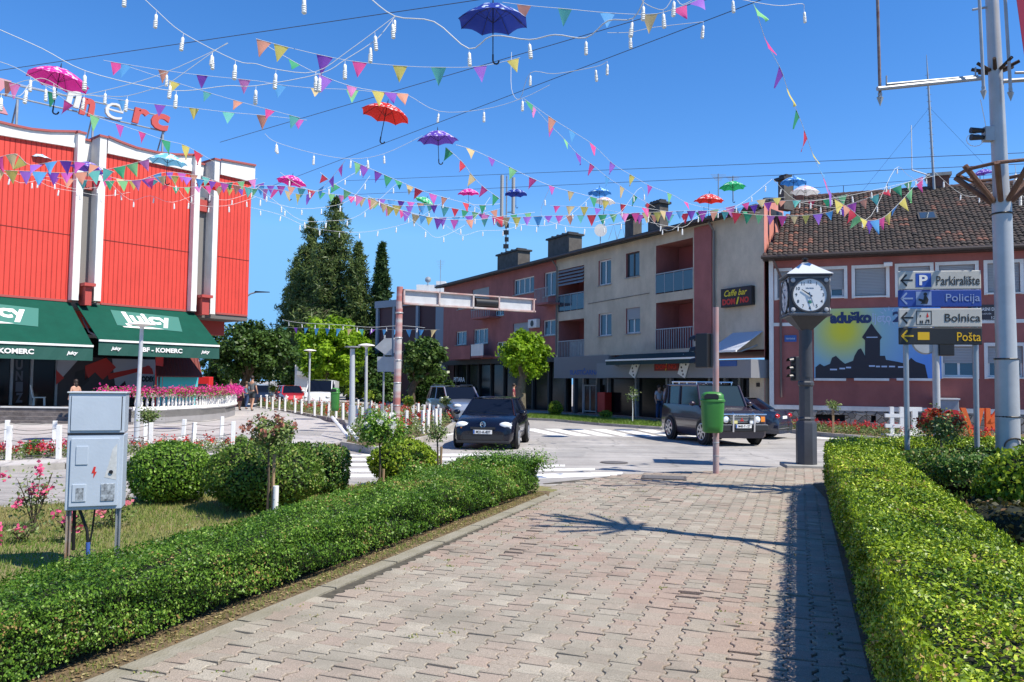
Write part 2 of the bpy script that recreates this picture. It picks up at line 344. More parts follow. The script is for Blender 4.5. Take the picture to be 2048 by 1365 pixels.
def pavers():
    rowH, colW, a, gp = .165, .178, .015, .0045
    V, Fc, At = [], [], []
    origin = Vector((0, 0))
    clip = off(edgeL, .30)+[tip[0], g(1095,972)]+pend+[(16,17), (16,-3), (5,-3)]
    def zig(v): # boundary offset, period rowH
        k = (v/rowH)%1.; k = min(k, 1-k)*2   # 0 at joints, 1 in the middle
        return a*(1-2*min(1, max(0, (k-.3)/.4)))
    for ci in range(-44, 66):
        for ri in range(-15, 126):
            u = ci*colW; v0 = ri*rowH+(rowH/2 if ci%2 else 0)
            cv = v0+rowH/2; c = PD*cv+PN*u
            if not inside((c.x, c.y), clip): continue
            if c.x > hr(c.y)[0]+.5 and c.y < 13.5: continue
            if c.y < 2.4: continue
            L, Rr = [], []
            for k in (0, .15, .35, .5, .65, .85, 1):
                vv = v0+gp+(rowH-2*gp)*k; kk = min(k, 1-k)*2; z = a*(1-2*min(1, max(0, (kk-.3)/.4)))
                Rr.append((u+colW/2+z-gp, vv)); L.append((u-colW/2-z+gp, vv))
            out = Rr+L[::-1]; h = abs(random.gauss(0, .0035)); h = min(h, .011)
            tx, ty = random.gauss(0, .015), random.gauss(0, .028)
            wear = math.sin(c.x*1.3+2)*math.sin(c.y*.8)
            if wear > .2: tx *= 1.8; ty *= 1.8; h *= 1.6
            hue = random.random(); hue = (hue*.7+.15*math.sin(c.x*.9+c.y*.5)+.15) if wear > -.1 else .35+.6*hue; hue = min(1, max(0, hue))
            o = len(V); m_ = len(out)
            for ins, z in ((0, -.02), (0, -.005), (.007, .0)):
                for (pu, pv) in out:
                    du, dv = pu-u, pv-cv; q = 1-ins/.08
                    P = PD*(cv+dv*q)+PN*(u+du*q); V.append((P.x, P.y, z+h+(du*tx+dv*ty if z > -.02 else 0)))
            for L_ in range(2):
                for i in range(m_): Fc.append((o+L_*m_+i, o+L_*m_+(i+1)%m_, o+(L_+1)*m_+(i+1)%m_, o+(L_+1)*m_+i)); At.append(hue)
            Fc.append(tuple(o+2*m_+i for i in range(m_))); At.append(hue)
    me = bpy.data.meshes.new('path'); me.from_pydata(V, [], Fc); me.materials.append(PAV)
    t = me.attributes.new('rnd', 'FLOAT', 'FACE'); t.data.foreach_set('value', At); me.update()
    o = bpy.data.objects.new('path', me); COL.objects.link(o); tag(o, kind='structure')
pavers()
# concrete edging along the path and kerbs
def strip(name, pts, w_, z0, z1, m, side=1, join=None):
    mb = MB() if join is None else join; pts = [Vector(p) for p in pts]
    N = []
    for i in range(len(pts)):
        t = (pts[min(i+1,len(pts)-1)]-pts[max(i-1,0)]).normalized(); N.append(Vector((t.y,-t.x))*side)
    for i in range(len(pts)-1):
        a, b = pts[i], pts[i+1]; c, d = b+N[i+1]*w_, a+N[i]*w_
        L = max(1, int((b-a).length/1.0))
        for k in range(L):
            s0, s1 = k/L+.004, (k+1)/L-.004
            q = [a.lerp(b, s0), a.lerp(b, s1), d.lerp(c, s1), d.lerp(c, s0)]
            mb.hexa([(p.x,p.y,z0) for p in q]+[(p.x,p.y,z1) for p in q])
    if join is None: return struct(name, mb, m)
strip('path_edging', off(edgeL, .08)+[tip[0]], .17, -.1, .003, mat('old path edging', (.30,.275,.22), .95, c2=(.22,.20,.14), scale=4, bump=.6, bscale=50))
# left garden: soil strip under the hedge + lawn
garden = [hl(-3)]+edgeL+tip+[(1.25,14.0)]+kn[::-1]+[(-30,-3)]
poly_sheet('lawn', garden, -.004, LAWN)
strip('soil_strip', off(edgeL, -.55)+off([tip[0]], -.1), .64, -.05, .004, SOIL)
strip('kerb', kn[1:]+[(1.2,14.1)], .13, -.2, .0, KERB, side=-1)
strip('kerb', [g(1245,950)]+pend, .12, -.2, -.004, KERB, side=-1)
# right bed ground
bed = [hr(-2), hr(2), hr(5), hr(9), hr(12.5), (5.5,14.4), (7,15.4), (14,15.4), (16,-2)]
poly_sheet('soil', bed, .018, SOIL)
# plaza (raised slightly) and far kerb
PZ = .05
pk = [g(-500,962,PZ), g(0,935,PZ), g(250,921,PZ), g(470,909,PZ), g(640,896,PZ), g(692,885,PZ)]
plaza = pk+[g(700,868,PZ), g(640,838,PZ), g(512,813,PZ), (-13,60), (-16,110), (-80,110), (-80,10)]
poly_sheet('plaza', plaza, PZ, PLZ)
strip('kerb', pk, .2, -.2, PZ+.012, KERB, side=-1)
# flower island with posts
isl = [g(692,886,.1), g(745,897,.1), g(872,869,.1), g(905,846,.1), g(880,826,.1), g(720,818,.1), g(560,803,.1), g(520,806,.1), g(512,813,.1), g(600,825,.1), g(696,842,.1), g(705,862,.1)]
poly_sheet('flower_soil', isl, .1, SOIL)
strip('kerb', isl+[isl[0]], .14, -.2, .13, KERB, side=1)
# far pavements: by the shops and by the red house
grs = [g(1040,836,.04), g(1110,839,.04), g(1200,847,.04), g(1322,855,.04), g(1480,862,.04), (12.2,31.2), (12.4,33.0), (10.4,33), (-7,64.5), (-7.5,60)]
poly_sheet('pavement', grs, .02, CONC)
gr2 = [g(1042,835,.06), g(1110,838,.06), g(1200,846,.06), g(1322,853,.06), g(1330,845,.06), g(1210,836,.06), g(1110,829,.06), g(1060,828,.06)]
GRASSM = mat('verge grass', (.13,.20,.035), 1, var=.4, scale=4, bump=.8, bscale=60); grain(GRASSM, 90, .4)
poly_sheet('grass_verge', gr2, .06, GRASSM)
strip('kerb', grs[:6], .15, -.2, .05, KERB, side=-1)
rb = [g(1568,862,.0), g(1640,870,.0), g(1700,875,0), g(1760,880,0), g(2048,892,0), (26,24.5), (26,30), (11,33.3)]
poly_sheet('flower_soil', rb, .05, SOIL)
strip('kerb', rb[:6], .16, -.2, .09, KERB, side=-1)
# ---- road markings
mk = MB(); ZM = RZ+.004
def mq(a, b, c, d):
    q = [gnd(*p, ZM) for p in (a, b, c, d)]; mk.quad(*[(p.x,p.y,ZM) for p in q])
for (l0, l1, r0, r1) in ((907,911.5,906.5,911),(915,920,915,920),(925,930.5,926,931.5),(936,942,936,942),(947,953.5,946,952.5)):
    mq((655-(l0-907)*.9, l1+2), (1000, r1+1), (1000, r0+1), (655-(l0-907)*.9, l0+2))
mq((1000,936),(1130,933.5),(1130,929.5),(1000,931)); mq((1000,945),(1190,941),(1190,936.5),(1000,939)); mq((1000,961),(1245,951),(1245,944),(1000,950))
for i in range(7):
    x = 1040+i*47; y = 857.5+i*.5
    mq((x, y), (x+66, y+14.5), (x+98, y+15), (x+30, y))
for a, b in (((-50,940),(520,913.5)), ((870,874),(960,856)), ((1620,874),(1760,882))):
    mq((a[0], a[1]+2.5), (b[0], b[1]+2), b, a)
mq((1100,842),(1330,857),(1330,855.6),(1100,840.8))
struct('road_markings', mk, PAINT)
PATCH = mat('asphalt patch', (.30,.285,.265), .9, var=.12, scale=2, bump=.3, bscale=70); grain(PATCH, 150, .2)
def sheet(name, pts, z, m): q = MB(); q.add([(*g(px,py,z),z) for px,py in pts], [tuple(range(len(pts)))]); struct(name, q, m)
sheet('asphalt_patch', [(1085,915),(1168,913),(1172,904),(1100,905)], RZ+.003, PATCH); sheet('asphalt_patch', [(60,985),(190,968),(165,956),(30,970)], RZ+.003, PATCH); sheet('asphalt_patch', [(560,868),(640,872),(650,862),(575,859)], PZ+.003, PATCH)
for i, (px, py, lb) in enumerate(((1228,926,'round iron drain cover in the road left of the litter bin'),(505,892,'round iron cover in the plaza near the zebra crossing'))):
    q = gnd(px, py, RZ if i == 0 else PZ); t = thing('drain_cover', lb, 'manhole cover', (q.x,q.y,(RZ if i == 0 else PZ)+.002)); mb = MB(); mb.lathe([(.33,0),(.33,.008)], 24); mb.build('frame', mat('rusty iron', (.11,.095,.085), .7, metal=.3, var=.3, scale=20, bump=.5), t); mb = MB(); mb.lathe([(.28,.008),(.28,.014)], 24); mb.build('lid', mat('iron lid', (.15,.14,.135), .7, metal=.3, var=.3, scale=30, bump=.6), t)
# iron cover in the path
t = thing('manhole_cover', 'dark iron access cover set in the paving before the road', 'manhole cover', (*g(1328,957),.0), R(-12))
mb = MB(); mb.box(-.42,.42,-.3,.3,-.01,.02); mb.build('frame', mat('rusty iron', (.11,.095,.085), .7, metal=.3, var=.3, scale=20, bump=.5), t)
mb = MB(); mb.box(-.37,.37,-.25,.25,.02,.026); mb.build('lid', mat('iron lid', (.15,.14,.135), .7, metal=.3, var=.3, scale=30, bump=.6), t)
# ------------------------------------------------------------------ foliage objects
BOXL = leafmat('box leaves', (.02,.075,.008), (.18,.34,.035), tip=(.44,.60,.14), rough=.4)
BOXR = leafmat('fresh box leaves', (.05,.12,.006), (.35,.47,.02), tip=(.66,.70,.08), trans=.14, rough=.4)
def hedge(name, label, path, width, height, m, dens, lsize, wob=.055, core=.095, extra=None, grp=None):
    """clipped hedge swept along path; leaves all over top, sides and ends"""
    path = [Vector(p).to_3d() if len(p) == 2 else Vector(p) for p in path]
    ws = width if isinstance(width, list) else [width]*len(path); hs = height if isinstance(height, list) else [height]*len(path)
    base = Vector((path[0].x, path[0].y, 0)); root = thing(name, label, 'hedge', base, 0, grp)
    mb = MB(); N = []
    for i in range(len(path)):
        t = (path[min(i+1,len(path)-1)]-path[max(i-1,0)]).normalized(); N.append(Vector((t.y,-t.x,0)))
    o = []
    for i, p in enumerate(path):
        w2 = ws[i]/2-core; h = hs[i]-core
        for sx, z in ((-.9,.08),(-1,h*.5),(-1,h),(1,h),(1,h*.5),(.9,.08)): o.append(p+N[i]*w2*sx+Vector((0,0,z))-base)
    k = 6; fs = [(i*k+j, i*k+(j+1)%k, (i+1)*k+(j+1)%k, (i+1)*k+j) for i in range(len(path)-1) for j in range(k)]
    fs += [tuple(range(k)), tuple(range((len(path)-1)*k, len(path)*k))[::-1]]
    mb.add(o, fs); mb.build('shade_core', CORE, root)  # solid block inside the leaves, coloured dark as the shaded gaps
    Ps, Ns, Sz = [], [], []
    for i in range(len(path)-1):
        a, b = path[i], path[i+1]; L = (b-a).length; mid = (a+b)/2; dist = max(2.5, (mid-CAM).length)
        dn = dens*min(1, max(.2, (6/dist)**1.1)); ls = lsize*max(1, (dist/6)**.55)
        for face in ('top', 'l', 'r'):
            span = ws[i] if face == 'top' else hs[i]; n = int(L*span*dn)
            s = RNG.random(n); q = RNG.random(n); w_ = (ws[i]*(1-s)+ws[i+1]*s)/2; h_ = hs[i]*(1-s)+hs[i+1]*s
            P = np.array(a)[None]*(1-s)[:,None]+np.array(b)[None]*s[:,None]; nv = np.array(N[i])[None]*(1-s)[:,None]+np.array(N[i+1])[None]*s[:,None]
            wb = vnoise(P+q[:,None], 2.2, 3)*wob+vnoise(P+q[:,None]*.7, 9, 5)*wob*.7+vnoise(P+q[:,None]*.9, 22, 1)*.026-np.abs(RNG.normal(0, .036, n))
            if face == 'top':
                e = np.minimum(q, 1-q)*2; rd = np.clip(.25-e, 0, 1)**2*1.3
                P = P+nv*((q*2-1)*(w_))[:,None]; P[:,2] += h_+wb-rd+(RNG.random(n) < .05)*RNG.exponential(.03, n); nn = np.tile([0,0,1.], (n,1))
            else:
                sg = -1 if face == 'l' else 1; zz = .06+q**.85*(h_-.06)
                und = np.clip(.25-q, 0, 1)*.25
                P = P+nv*(sg*(w_+wb-und))[:,None]; P[:,2] += zz; nn = nv*sg+np.array([0,0,.25])
            Ps.append(P); Ns.append(nn); Sz.append(np.full(n, ls)*RNG.uniform(.65, 1.35, n))
        if i in (0, len(path)-2):
            e, ni, di = (a, N[0], (a-b).normalized()) if i == 0 else (b, N[-1], (b-a).normalized()); wi = ws[i] if i == 0 else ws[-1]; hi = hs[i] if i == 0 else hs[-1]
            n = int(wi*hi*dn); q = RNG.random(n)*2-1; z = RNG.random(n)*hi
            P = np.array(e)[None]+np.array(ni)[None]*(q*wi/2)[:,None]+np.array(di)[None]*(.02+RNG.normal(0,.03,n)-.12*np.abs(q)**3)[:,None]; P[:,2] += z
            Ps.append(P); Ns.append(np.tile(np.array(di), (n,1))); Sz.append(np.full(n, ls)*RNG.uniform(.65,1.35,n))
    if extra:
        for (c, r3, n, ls) in extra:
            u = RNG.normal(0, 1, (n,3)); P = np.array(c)+u*np.array(r3); Ps.append(P); Ns.append(u+np.array([0,0,1])); Sz.append(np.full(n, ls))
    P = np.concatenate(Ps)-np.array(base); Nn = np.concatenate(Ns)
    rn = np.clip(RNG.random(len(P))**1.2*.85+.1+vnoise(P, 1.3, 2)*.2+vnoise(P, 6, 7)*.22, 0, 1)
    leaves('foliage', P, Nn, np.concatenate(Sz), m, root, spread=.6, rnd=rn)
    return root
# left hedge: foot line hl(), ~0.85 wide
lp = []; lw = []; lh = []
for d, w_, h_ in ((1.0,.8,.5),(3.2,.8,.5),(4.6,.78,.5),(6,.82,.5),(7.3,.85,.5),(8.2,1.0,.5),(9.4,1.1,.5),(10.6,1.15,.53),(11.6,1.1,.57),(12.5,1.0,.58),(12.95,.8,.55)):
    x, y = hl(d); q = Vector((x, y))-PN*(w_/2+.04); lp.append((q.x, q.y)); lw.append(w_); lh.append(h_)
ex = []
for px, d, z in ((975,11.9,.62),(1010,12.2,.6),(950,11.8,.58),(1040,12.6,.55),(1075,12.7,.55),(830,11.3,.55)):
    c = at(px, 900, d); ex.append(((c.x, c.y, z), (.13,.13,.08), 700, .04))
hedge('box_hedge', 'low dark green clipped box hedge along the left edge of the paved path', lp, lw, lh, BOXL, 9500, .021, extra=ex)
rp = []; rw = []
for d, w_ in ((1.2,.85),(2.6,.86),(4,.86),(5.5,.86),(7,.86),(8.6,.86),(10.2,.88),(11.6,.95),(12.6,1.0)):
    x, y = hr(d); q = Vector((x, y))+PN*(w_/2); rp.append((q.x, q.y)); rw.append(w_)
rp += [(6.1,13.75),(7.0,14.35),(8.2,14.6),(9.6,14.6),(11,14.5)]; rw += [1.05,1.0,.9,.85,.85]
hedge('box_hedge', 'tall bright green clipped box hedge curving round the right bed', rp, rw, [.86]*len(rp), BOXR, 8000, .024, wob=.04)
# clipped balls and shrubs
def shrub(name, label, c, rx, ry, h, m, n, ls, pw=1., cat='shrub', jit=.05, low=-.5, group=None, spread=.8, z0=0.):
    root = thing(name, label, cat, (c[0], c[1], z0), RNG.random()*.3, group)
    mb = MB(); mb.ball((0,0,h*.5), 1, 12, sz=(rx*.86, ry*.86, h*.47)); mb.tube([(0,0,0),(0,0,h*.4)], .03, 6); mb.build('shade_core', CORE, root)  # dark ball and stem, painted as the shade behind the leaves
    u = RNG.normal(0,1,(n*2,3)); u /= np.linalg.norm(u,axis=1,keepdims=True); u = u[u[:,2] > -.85][:n]
    k = 1+vnoise(u, 3.3, c[0]*3)*.07-np.abs(RNG.normal(0, jit, len(u)))
    P = np.sign(u)*np.abs(u)**pw*np.array([rx,ry,h*.52])*k[:,None]; P[:,2] += h*.5
    leaves('foliage', P, u, np.full(len(u), ls)*RNG.uniform(.6,1.4,len(u)), m, root, spread=spread)
    return root
BUSH = leafmat('shrub leaves', (.04,.12,.012), (.24,.42,.045), tip=(.36,.54,.10))
BUSHB = leafmat('shrub brownish leaves', (.035,.09,.012), (.20,.34,.045), tip=(.34,.36,.10))
BUSHY = leafmat('yellow green leaves', (.08,.16,.012), (.34,.46,.03), tip=(.52,.60,.08))
JUN = leafmat('juniper needles', (.02,.07,.012), (.15,.27,.04), tip=(.34,.29,.10), trans=.2)
CLB = 'clipped shrubs on the left lawn'
shrub('round_shrub', 'clipped round green shrub right of the grey cabinet on the lawn', g(340,1004), .60,.58,.86, BUSH, 9000, .045, group=CLB)
shrub('round_shrub', 'big clipped round dark shrub behind the stake-tied rose tree', g(525,1018), .80,.75,.93, BUSHB, 12000, .045, group=CLB)
shrub('round_shrub', 'boxy clipped conifer shrub between the big round shrub and the road', g(625,985), .56,.5,.76, JUN, 8000, .05, pw=.6, group=CLB)
shrub('round_shrub', 'yellow green leafy shrub beside the white zebra stripes', g(808,968), .60,.5,.75, BUSHY, 5500, .06, group=CLB)
shrub('juniper_block', 'flat-topped clipped juniper in the right bed with brownish top', (6.85,11.6), 1.1,.85,.86, JUN, 20000, .05, pw=.45, cat='shrub', jit=.03)
shrub('leafy_shrub', 'bright yellow green loose shrub by the big grey pole', (6.15,9.1), .62,.8,1.12, BUSHY, 8000, .075, jit=.16)
shrub('leafy_shrub', 'second bright loose shrub at the right edge of the frame', (6.5,8.0), .7,.8,.95, BUSHY, 8000, .075, jit=.16)
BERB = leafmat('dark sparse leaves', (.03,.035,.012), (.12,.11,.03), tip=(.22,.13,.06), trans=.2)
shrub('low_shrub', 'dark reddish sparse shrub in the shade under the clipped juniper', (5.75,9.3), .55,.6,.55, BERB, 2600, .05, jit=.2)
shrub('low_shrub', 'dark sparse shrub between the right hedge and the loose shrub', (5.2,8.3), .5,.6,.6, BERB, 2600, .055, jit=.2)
shrub('round_shrub', 'small round green shrub on the verge before the grey shopfront', g(1111,832,.06), .38,.35,.75, BUSHY, 1500, .07, z0=.06)
shrub('round_shrub', 'tiny green shrub on the verge beside the shop door', g(1212,836,.06), .33,.3,.35, BUSHY, 700, .07, z0=.06)
for i, (px, py, r_) in enumerate(((68,913,.22),(482,902,.20))):
    shrub('round_shrub', ['small clipped green ball between red flowers at far left','small clipped green ball beside the rope post right of the lawn shrubs'][i], g(px, py, .05), r_, r_, .36, BUSH, 900, .035, z0=.05)
# standard roses / little trees
BLOOM = {}
def bloommat(k, c, v=.25):
    if k not in BLOOM: BLOOM[k] = leafmat('petals '+k, tuple(x*(1-v) for x in c), c, trans=.3, rough=.6)
    return BLOOM[k]
def standard(name, label, base, ht, cr, m, n, ls, bloom=None, nb=0, stake=None, tube_=False, z0=0., trunk=None, group='standard rose trees', blsz=.05, flat=.75):
    root = thing(name, label, 'rose tree', (base[0], base[1], z0), 0, group)
    mb = MB(); mb.tube([(0,0,0),(.01,0,ht*.5),(-.01,0,ht)], [.022,.018,.014], 6)
    for k in range(7):
        a = k*.9; mb.tube([(0,0,ht-.03),(cr*.5*math.cos(a),cr*.5*math.sin(a),ht+cr*.35),(cr*.85*math.cos(a),cr*.85*math.sin(a),ht+cr*(.3+.3*(k%3)))], [.01,.007,.003], 5)
    mb.build('trunk', trunk or BARK, root)
    if stake: mb = MB(); mb.tube([(.05,.03,0),(.06,.03,stake)], .022, 6); mb.build('stake', BARKL, root)
    if tube_: mb = MB(); mb.lathe([(.035,0),(.036,.46),(.030,.46)], 12, (.11,-.03,.0)); mb.build('trunk_guard', WHITE, root, smooth=40)
    nc = 26; C = RNG.normal(0,1,(nc,3)); C /= np.linalg.norm(C,axis=1,keepdims=True); C *= (RNG.random((nc,1))**.4)*cr*.85; C[:,2] = C[:,2]*flat+ht+cr*.42
    idx = RNG.integers(0, nc, n); P = C[idx]+RNG.normal(0, cr*.2, (n,3)); N_ = P-np.array([0,0,ht+cr*.3])
    N_ /= np.linalg.norm(N_,axis=1,keepdims=True)+1e-6
    leaves('crown', P, N_+np.array([0,0,.5]), np.full(n, ls)*RNG.uniform(.6,1.3,n), m, root, spread=.7)
    if bloom:
        c = RNG.normal(0,1,(nb,3)); c[:,2] = np.abs(c[:,2])+.1; c /= np.linalg.norm(c,axis=1,keepdims=True); c = c*cr*RNG.uniform(.75,1.1,(nb,1)); c[:,2] = c[:,2]*flat+ht+cr*.4
        P = np.repeat(c, 14, 0)+RNG.normal(0, blsz*.4, (nb*14,3)); leaves('blossoms', P, P-np.repeat(c,14,0)+np.array([0,-.2,.6])*.05, np.full(len(P), blsz), bloom, root, aspect=1., spread=.05+.02)
    return root
ROSE = leafmat('rose leaves', (.06,.11,.02), (.27,.36,.11), tip=(.34,.36,.17))
standard('rose_tree', 'rose tree with faded pink blossoms, staked with a white tube guard', g(534,1045), .98,.32, ROSE, 1500, .055, bloommat('faded pink', (.50,.22,.16)), 16, stake=.85, tube_=True)
standard('rose_tree', 'dark leafy rose tree with white roses before the zebra stripes', g(758,990), .88,.38, BUSH, 2200, .06, bloommat('white', (.85,.84,.78)), 8, stake=.4, blsz=.06)
standard('rose_tree', 'thin young rose tree in front of the black hatchback', g(874,978), .85,.2, ROSE, 420, .05, stake=.7)
standard('rose_tree', 'red blossomed rose tree between the two posts of the direction sign', at(1868,0,12.6)[:2], 1.0,.37, ROSE, 1700, .055, bloommat('red', (.55,.07,.03)), 26, trunk=BARKL, flat=.8)
standard('rose_tree', 'small rose tree in front of the lamp post on the plaza', g(296,905,.05), .75,.25, ROSE, 700, .06, z0=.05)
standard('young_tree', 'young staked tree by the stone plinth, right of the clock', g(1665,869,.05), .95,.24, ROSE, 350, .08, stake=.9, z0=.05, trunk=BARKL, group=None)
standard('young_tree', 'thin young tree with whitewashed stem before the bar', g(1265,845,.05), 1.15,.3, ROSE, 160, .10, z0=.05, trunk=WHITE, group=None, flat=1.3)
for i, (px, py, z, cr) in enumerate(((816,848,.8,.26),(890,846,.8,.22),(545,812,1.0,.35),(700,822,.9,.3),(735,828,.8,.35))):
    standard('rose_tree', ['small round tree by the red and white traffic pole','rose tree with white roses beside the silver car','shaggy little tree at the far left of the post island','little tree beside the green bin at the island','leafy little tree behind the pale lamp post'][i], g(px,py,.1), z, cr, BUSHY if i != 1 else ROSE, 500, .09, bloommat('white', (.85,.84,.78)) if i == 1 else None, 6, z0=.1)
# pink rose bushes near the cabinet
PK = bloommat('pink', (.85,.13,.28))
def rosebush(label, c, rx, h, n, nb, bm=PK, ls=.05, z0=0., bs=.05):
    root = thing('rose_bush', label, 'rose bush', (c[0],c[1],z0), 0, 'low rose bushes on the lawn')
    mb = MB()
    for k in range(9):
        a = k*2.4; mb.tube([(0,0,0),(rx*.5*math.cos(a),rx*.5*math.sin(a),h*.6),(rx*.8*math.cos(a),rx*.8*math.sin(a),h*(.7+.3*random.random()))], [.008,.006,.003], 5)
    mb.build('stems', BARK, root)
    P = RNG.normal(0,1,(n,3))*np.array([rx*.5,rx*.5,h*.25])+np.array([0,0,h*.55]); P[:,2] = np.abs(P[:,2])
    leaves('foliage', P, np.tile([0,0,1.],(n,1)), np.full(n, ls), ROSE, root)
    c_ = RNG.normal(0,1,(nb,3))*np.array([rx*.55,rx*.5,h*.22])+np.array([0,-.1,h*.7]); P = np.repeat(c_,12,0)+RNG.normal(0,bs*.4,(nb*12,3))
    leaves('blossoms', P, np.tile([0,-.5,1.],(len(P),1)), np.full(len(P), bs), bm, root, aspect=1.)
rosebush('pink rose bush at the left edge of the grey cabinet', at(112,0,9.4)[:2], .24,.68,420,9)
rosebush('pink rose bush close behind the cables of the cabinet', at(185,0,8.7)[:2], .2,.34,220,5)
rosebush('pink rose bush at the right edge of the cabinet', at(268,0,9.6)[:2], .22,.45,380,6, bloommat('pale pink', (.75,.22,.26)))
rosebush('low pink rose bush on the lawn left of the cabinet', at(92,0,8.6)[:2], .18,.2,160,3)
# lawn grass blades
def grassfield(label, poly, n, ls, m, z=0., spread=.5, name='grass'):
    xs = [p[0] for p in poly]; ys = [p[1] for p in poly]; out = []
    while len(out) < n:
        p = (random.uniform(min(xs),max(xs)), random.uniform(min(ys),max(ys)))
        if inside(p, poly): out.append((p[0],p[1],z))
    P = np.array(out); N_ = np.tile([0,0,.15],(n,1))+RNG.normal(0,.6,(n,3)); 
    # blades stand up: build leaf direction t up by using custom quads
    h = ls*RNG.uniform(.5,1.5,n); a = RNG.random(n)*2*PI; lean = RNG.normal(0,.35,(n,2))*h[:,None]; wx = np.cos(a)*ls*.13; wy = np.sin(a)*ls*.13
    V = np.zeros((n,3,3)); V[:,0] = P; V[:,0,0] -= wx; V[:,0,1] -= wy; V[:,1] = P; V[:,1,0] += wx; V[:,1,1] += wy; V[:,2] = P; V[:,2,:2] += lean; V[:,2,2] += h
    me = bpy.data.meshes.new(name); me.vertices.add(n*3); me.vertices.foreach_set('co', V.ravel().astype('f')); me.loops.add(n*3); me.loops.foreach_set('vertex_index', np.arange(n*3,dtype='i'))
    me.polygons.add(n); me.polygons.foreach_set('loop_start', np.arange(0,n*3,3,dtype='i')); me.update(calc_edges=True)
    q = me.attributes.new('rnd','FLOAT','FACE'); q.data.foreach_set('value', np.clip(RNG.random(n)*.6+.2+vnoise(P,1.1,4)*.35,0,1).astype('f')); me.materials.append(m)
    o = bpy.data.objects.new(name, me); COL.objects.link(o); tag(o, label, 'grass', kind='stuff')
GRB = leafmat('grass blades', (.42,.34,.14), (.16,.28,.04), trans=.4, rough=.7)
lawnpoly = [(-9.5,4.5), hl(4.6), hl(8), hl(11), (0.6,13.4), kn[4], kn[3], kn[2], kn[1]]
grassfield('dry patchy grass on the lawn behind the left hedge', [(p[0],p[1]) for p in [(-9.5,4.5), (-3.2,4.8), (-2.0,8), (-1.0,11), (-.3,13.2), kn[4], kn[3], kn[2], kn[1]]], 60000, .045, GRB)
grassfield('thin weeds growing in the soil strip between hedge and path', off([hl(3),hl(12.9)],.06)+off([hl(12.9),hl(3)],-.1), 2500, .03, GRB, .004)
grassfield('green grass on the verge before the shops', [(p[0],p[1]) for p in gr2], 9000, .09, leafmat('verge blades', (.12,.17,.03), (.16,.26,.04)), .06)
LIT = leafmat('fallen leaves', (.16,.09,.04), (.40,.33,.16), trans=.1, rough=.8)
def litter(label, poly, n, ls, m, z, name='fallen_leaves'):
    out = []
    xs = [p[0] for p in poly]; ys = [p[1] for p in poly]
    while len(out) < n:
        p = (random.uniform(min(xs),max(xs)), random.uniform(min(ys),max(ys)))
        if inside(p, poly): out.append((p[0],p[1],z))
    tag(leaves(name, np.array(out), np.tile([0,0,1.],(n,1)), np.full(n,ls)*RNG.uniform(.4,1.5,n), m, spread=.12), label, 'litter', kind='stuff')
litter('brown fallen leaves lying in the soil strip under the left hedge', off([hl(3),hl(12.9)],.09)+off([hl(12.9),hl(3)],-.45), 3500, .03, LIT, .012)
litter('bits of leaf litter scattered on the paved path', [hl(4),hl(12.5),(5,15),(3.8,9.2),(1.9,4)], 420, .018, LIT, .014)
mo = []
for k in range(46):
    d = random.uniform(4.2,14); a = hl(d)[0]+.3; b = hr(d)[0]-.1; cx_ = a+(b-a)*random.random()**1.6; r_ = random.uniform(.02,.07)
    mo += [(cx_+random.gauss(0,r_), d+random.gauss(0,r_*.6)) for _ in range(26)]
for k in range(500): mo.append((hr(12.9)[0]-.05-abs(random.gauss(0,.05)), 0)) if 0 else None
P = np.array([(x,y,.0) for x,y in mo]); n = len(P); tag(leaves('weeds', P, np.tile([0,-.3,.4],(n,1)), np.full(n,.022), GRB, spread=.5), 'tiny green weeds growing in the joints of the paving', 'weeds', kind='stuff')
# flower beds (uncountable)
def flowers(label, poly, n, m, cols, z=0., h=.25, ls=.06, nb=80, bs=.05):
    xs = [p[0] for p in poly]; ys = [p[1] for p in poly]; out = []
    while len(out) < n:
        p = (random.uniform(min(xs),max(xs)), random.uniform(min(ys),max(ys)))
        if inside(p, poly): out.append((p[0],p[1],z+random.random()*h))
    P = np.array(out); root = tag(leaves('flower_bed', P, np.tile([0,0,1.],(n,1)), np.full(n, ls), m), label, 'flower bed', kind='stuff')
    for c in cols:
        k = P[RNG.integers(0,n,nb)].copy(); k[:,2] = z+h*RNG.uniform(.7,1.3,nb); Q = np.repeat(k,12,0)+RNG.normal(0,1,(nb*12,3))*np.array([bs*.5,bs*.5,bs*.9])
        o = leaves('blossoms', Q, np.tile([0,0,1.],(len(Q),1)), np.full(len(Q), bs), c, root, aspect=1.)
RD = bloommat('crimson', (.60,.04,.05)); WH = bloommat('white', (.85,.84,.78)); SC = bloommat('scarlet', (.70,.06,.04)); MG = bloommat('magenta', (.75,.05,.30))
flowers('red and pink flowers in the strip between the rope posts', [g(-60,925,.05), g(230,912,.05), g(230,902,.05), g(-60,914,.05)], 2600, ROSE, [RD, bloommat('pink', (.85,.13,.28)), RD], .05, .22, .06, 40)
flowers('red salvias in the strip behind the round lawn shrubs', [g(215,915,.05), g(535,903,.05), g(545,895,.05), g(215,902,.05)], 3600, ROSE, [RD, SC, WH], .05, .25, .06, 30)
ii = [(p[0],p[1]) for p in isl]
flowers('mixed red flowers filling the island among the white posts', ii, 26000, ROSE, [RD, SC, WH], .1, .35, .08, 130, .07)
flowers('row of red flowers along the stone plinth of the red house', [(p[0],p[1]+1.1) for p in rb[:5]]+[(rb[4][0],rb[4][1]+2.4),(rb[0][0],rb[0][1]+2.4)], 4500, ROSE, [RD], .05, .30, .08, 170, .055)
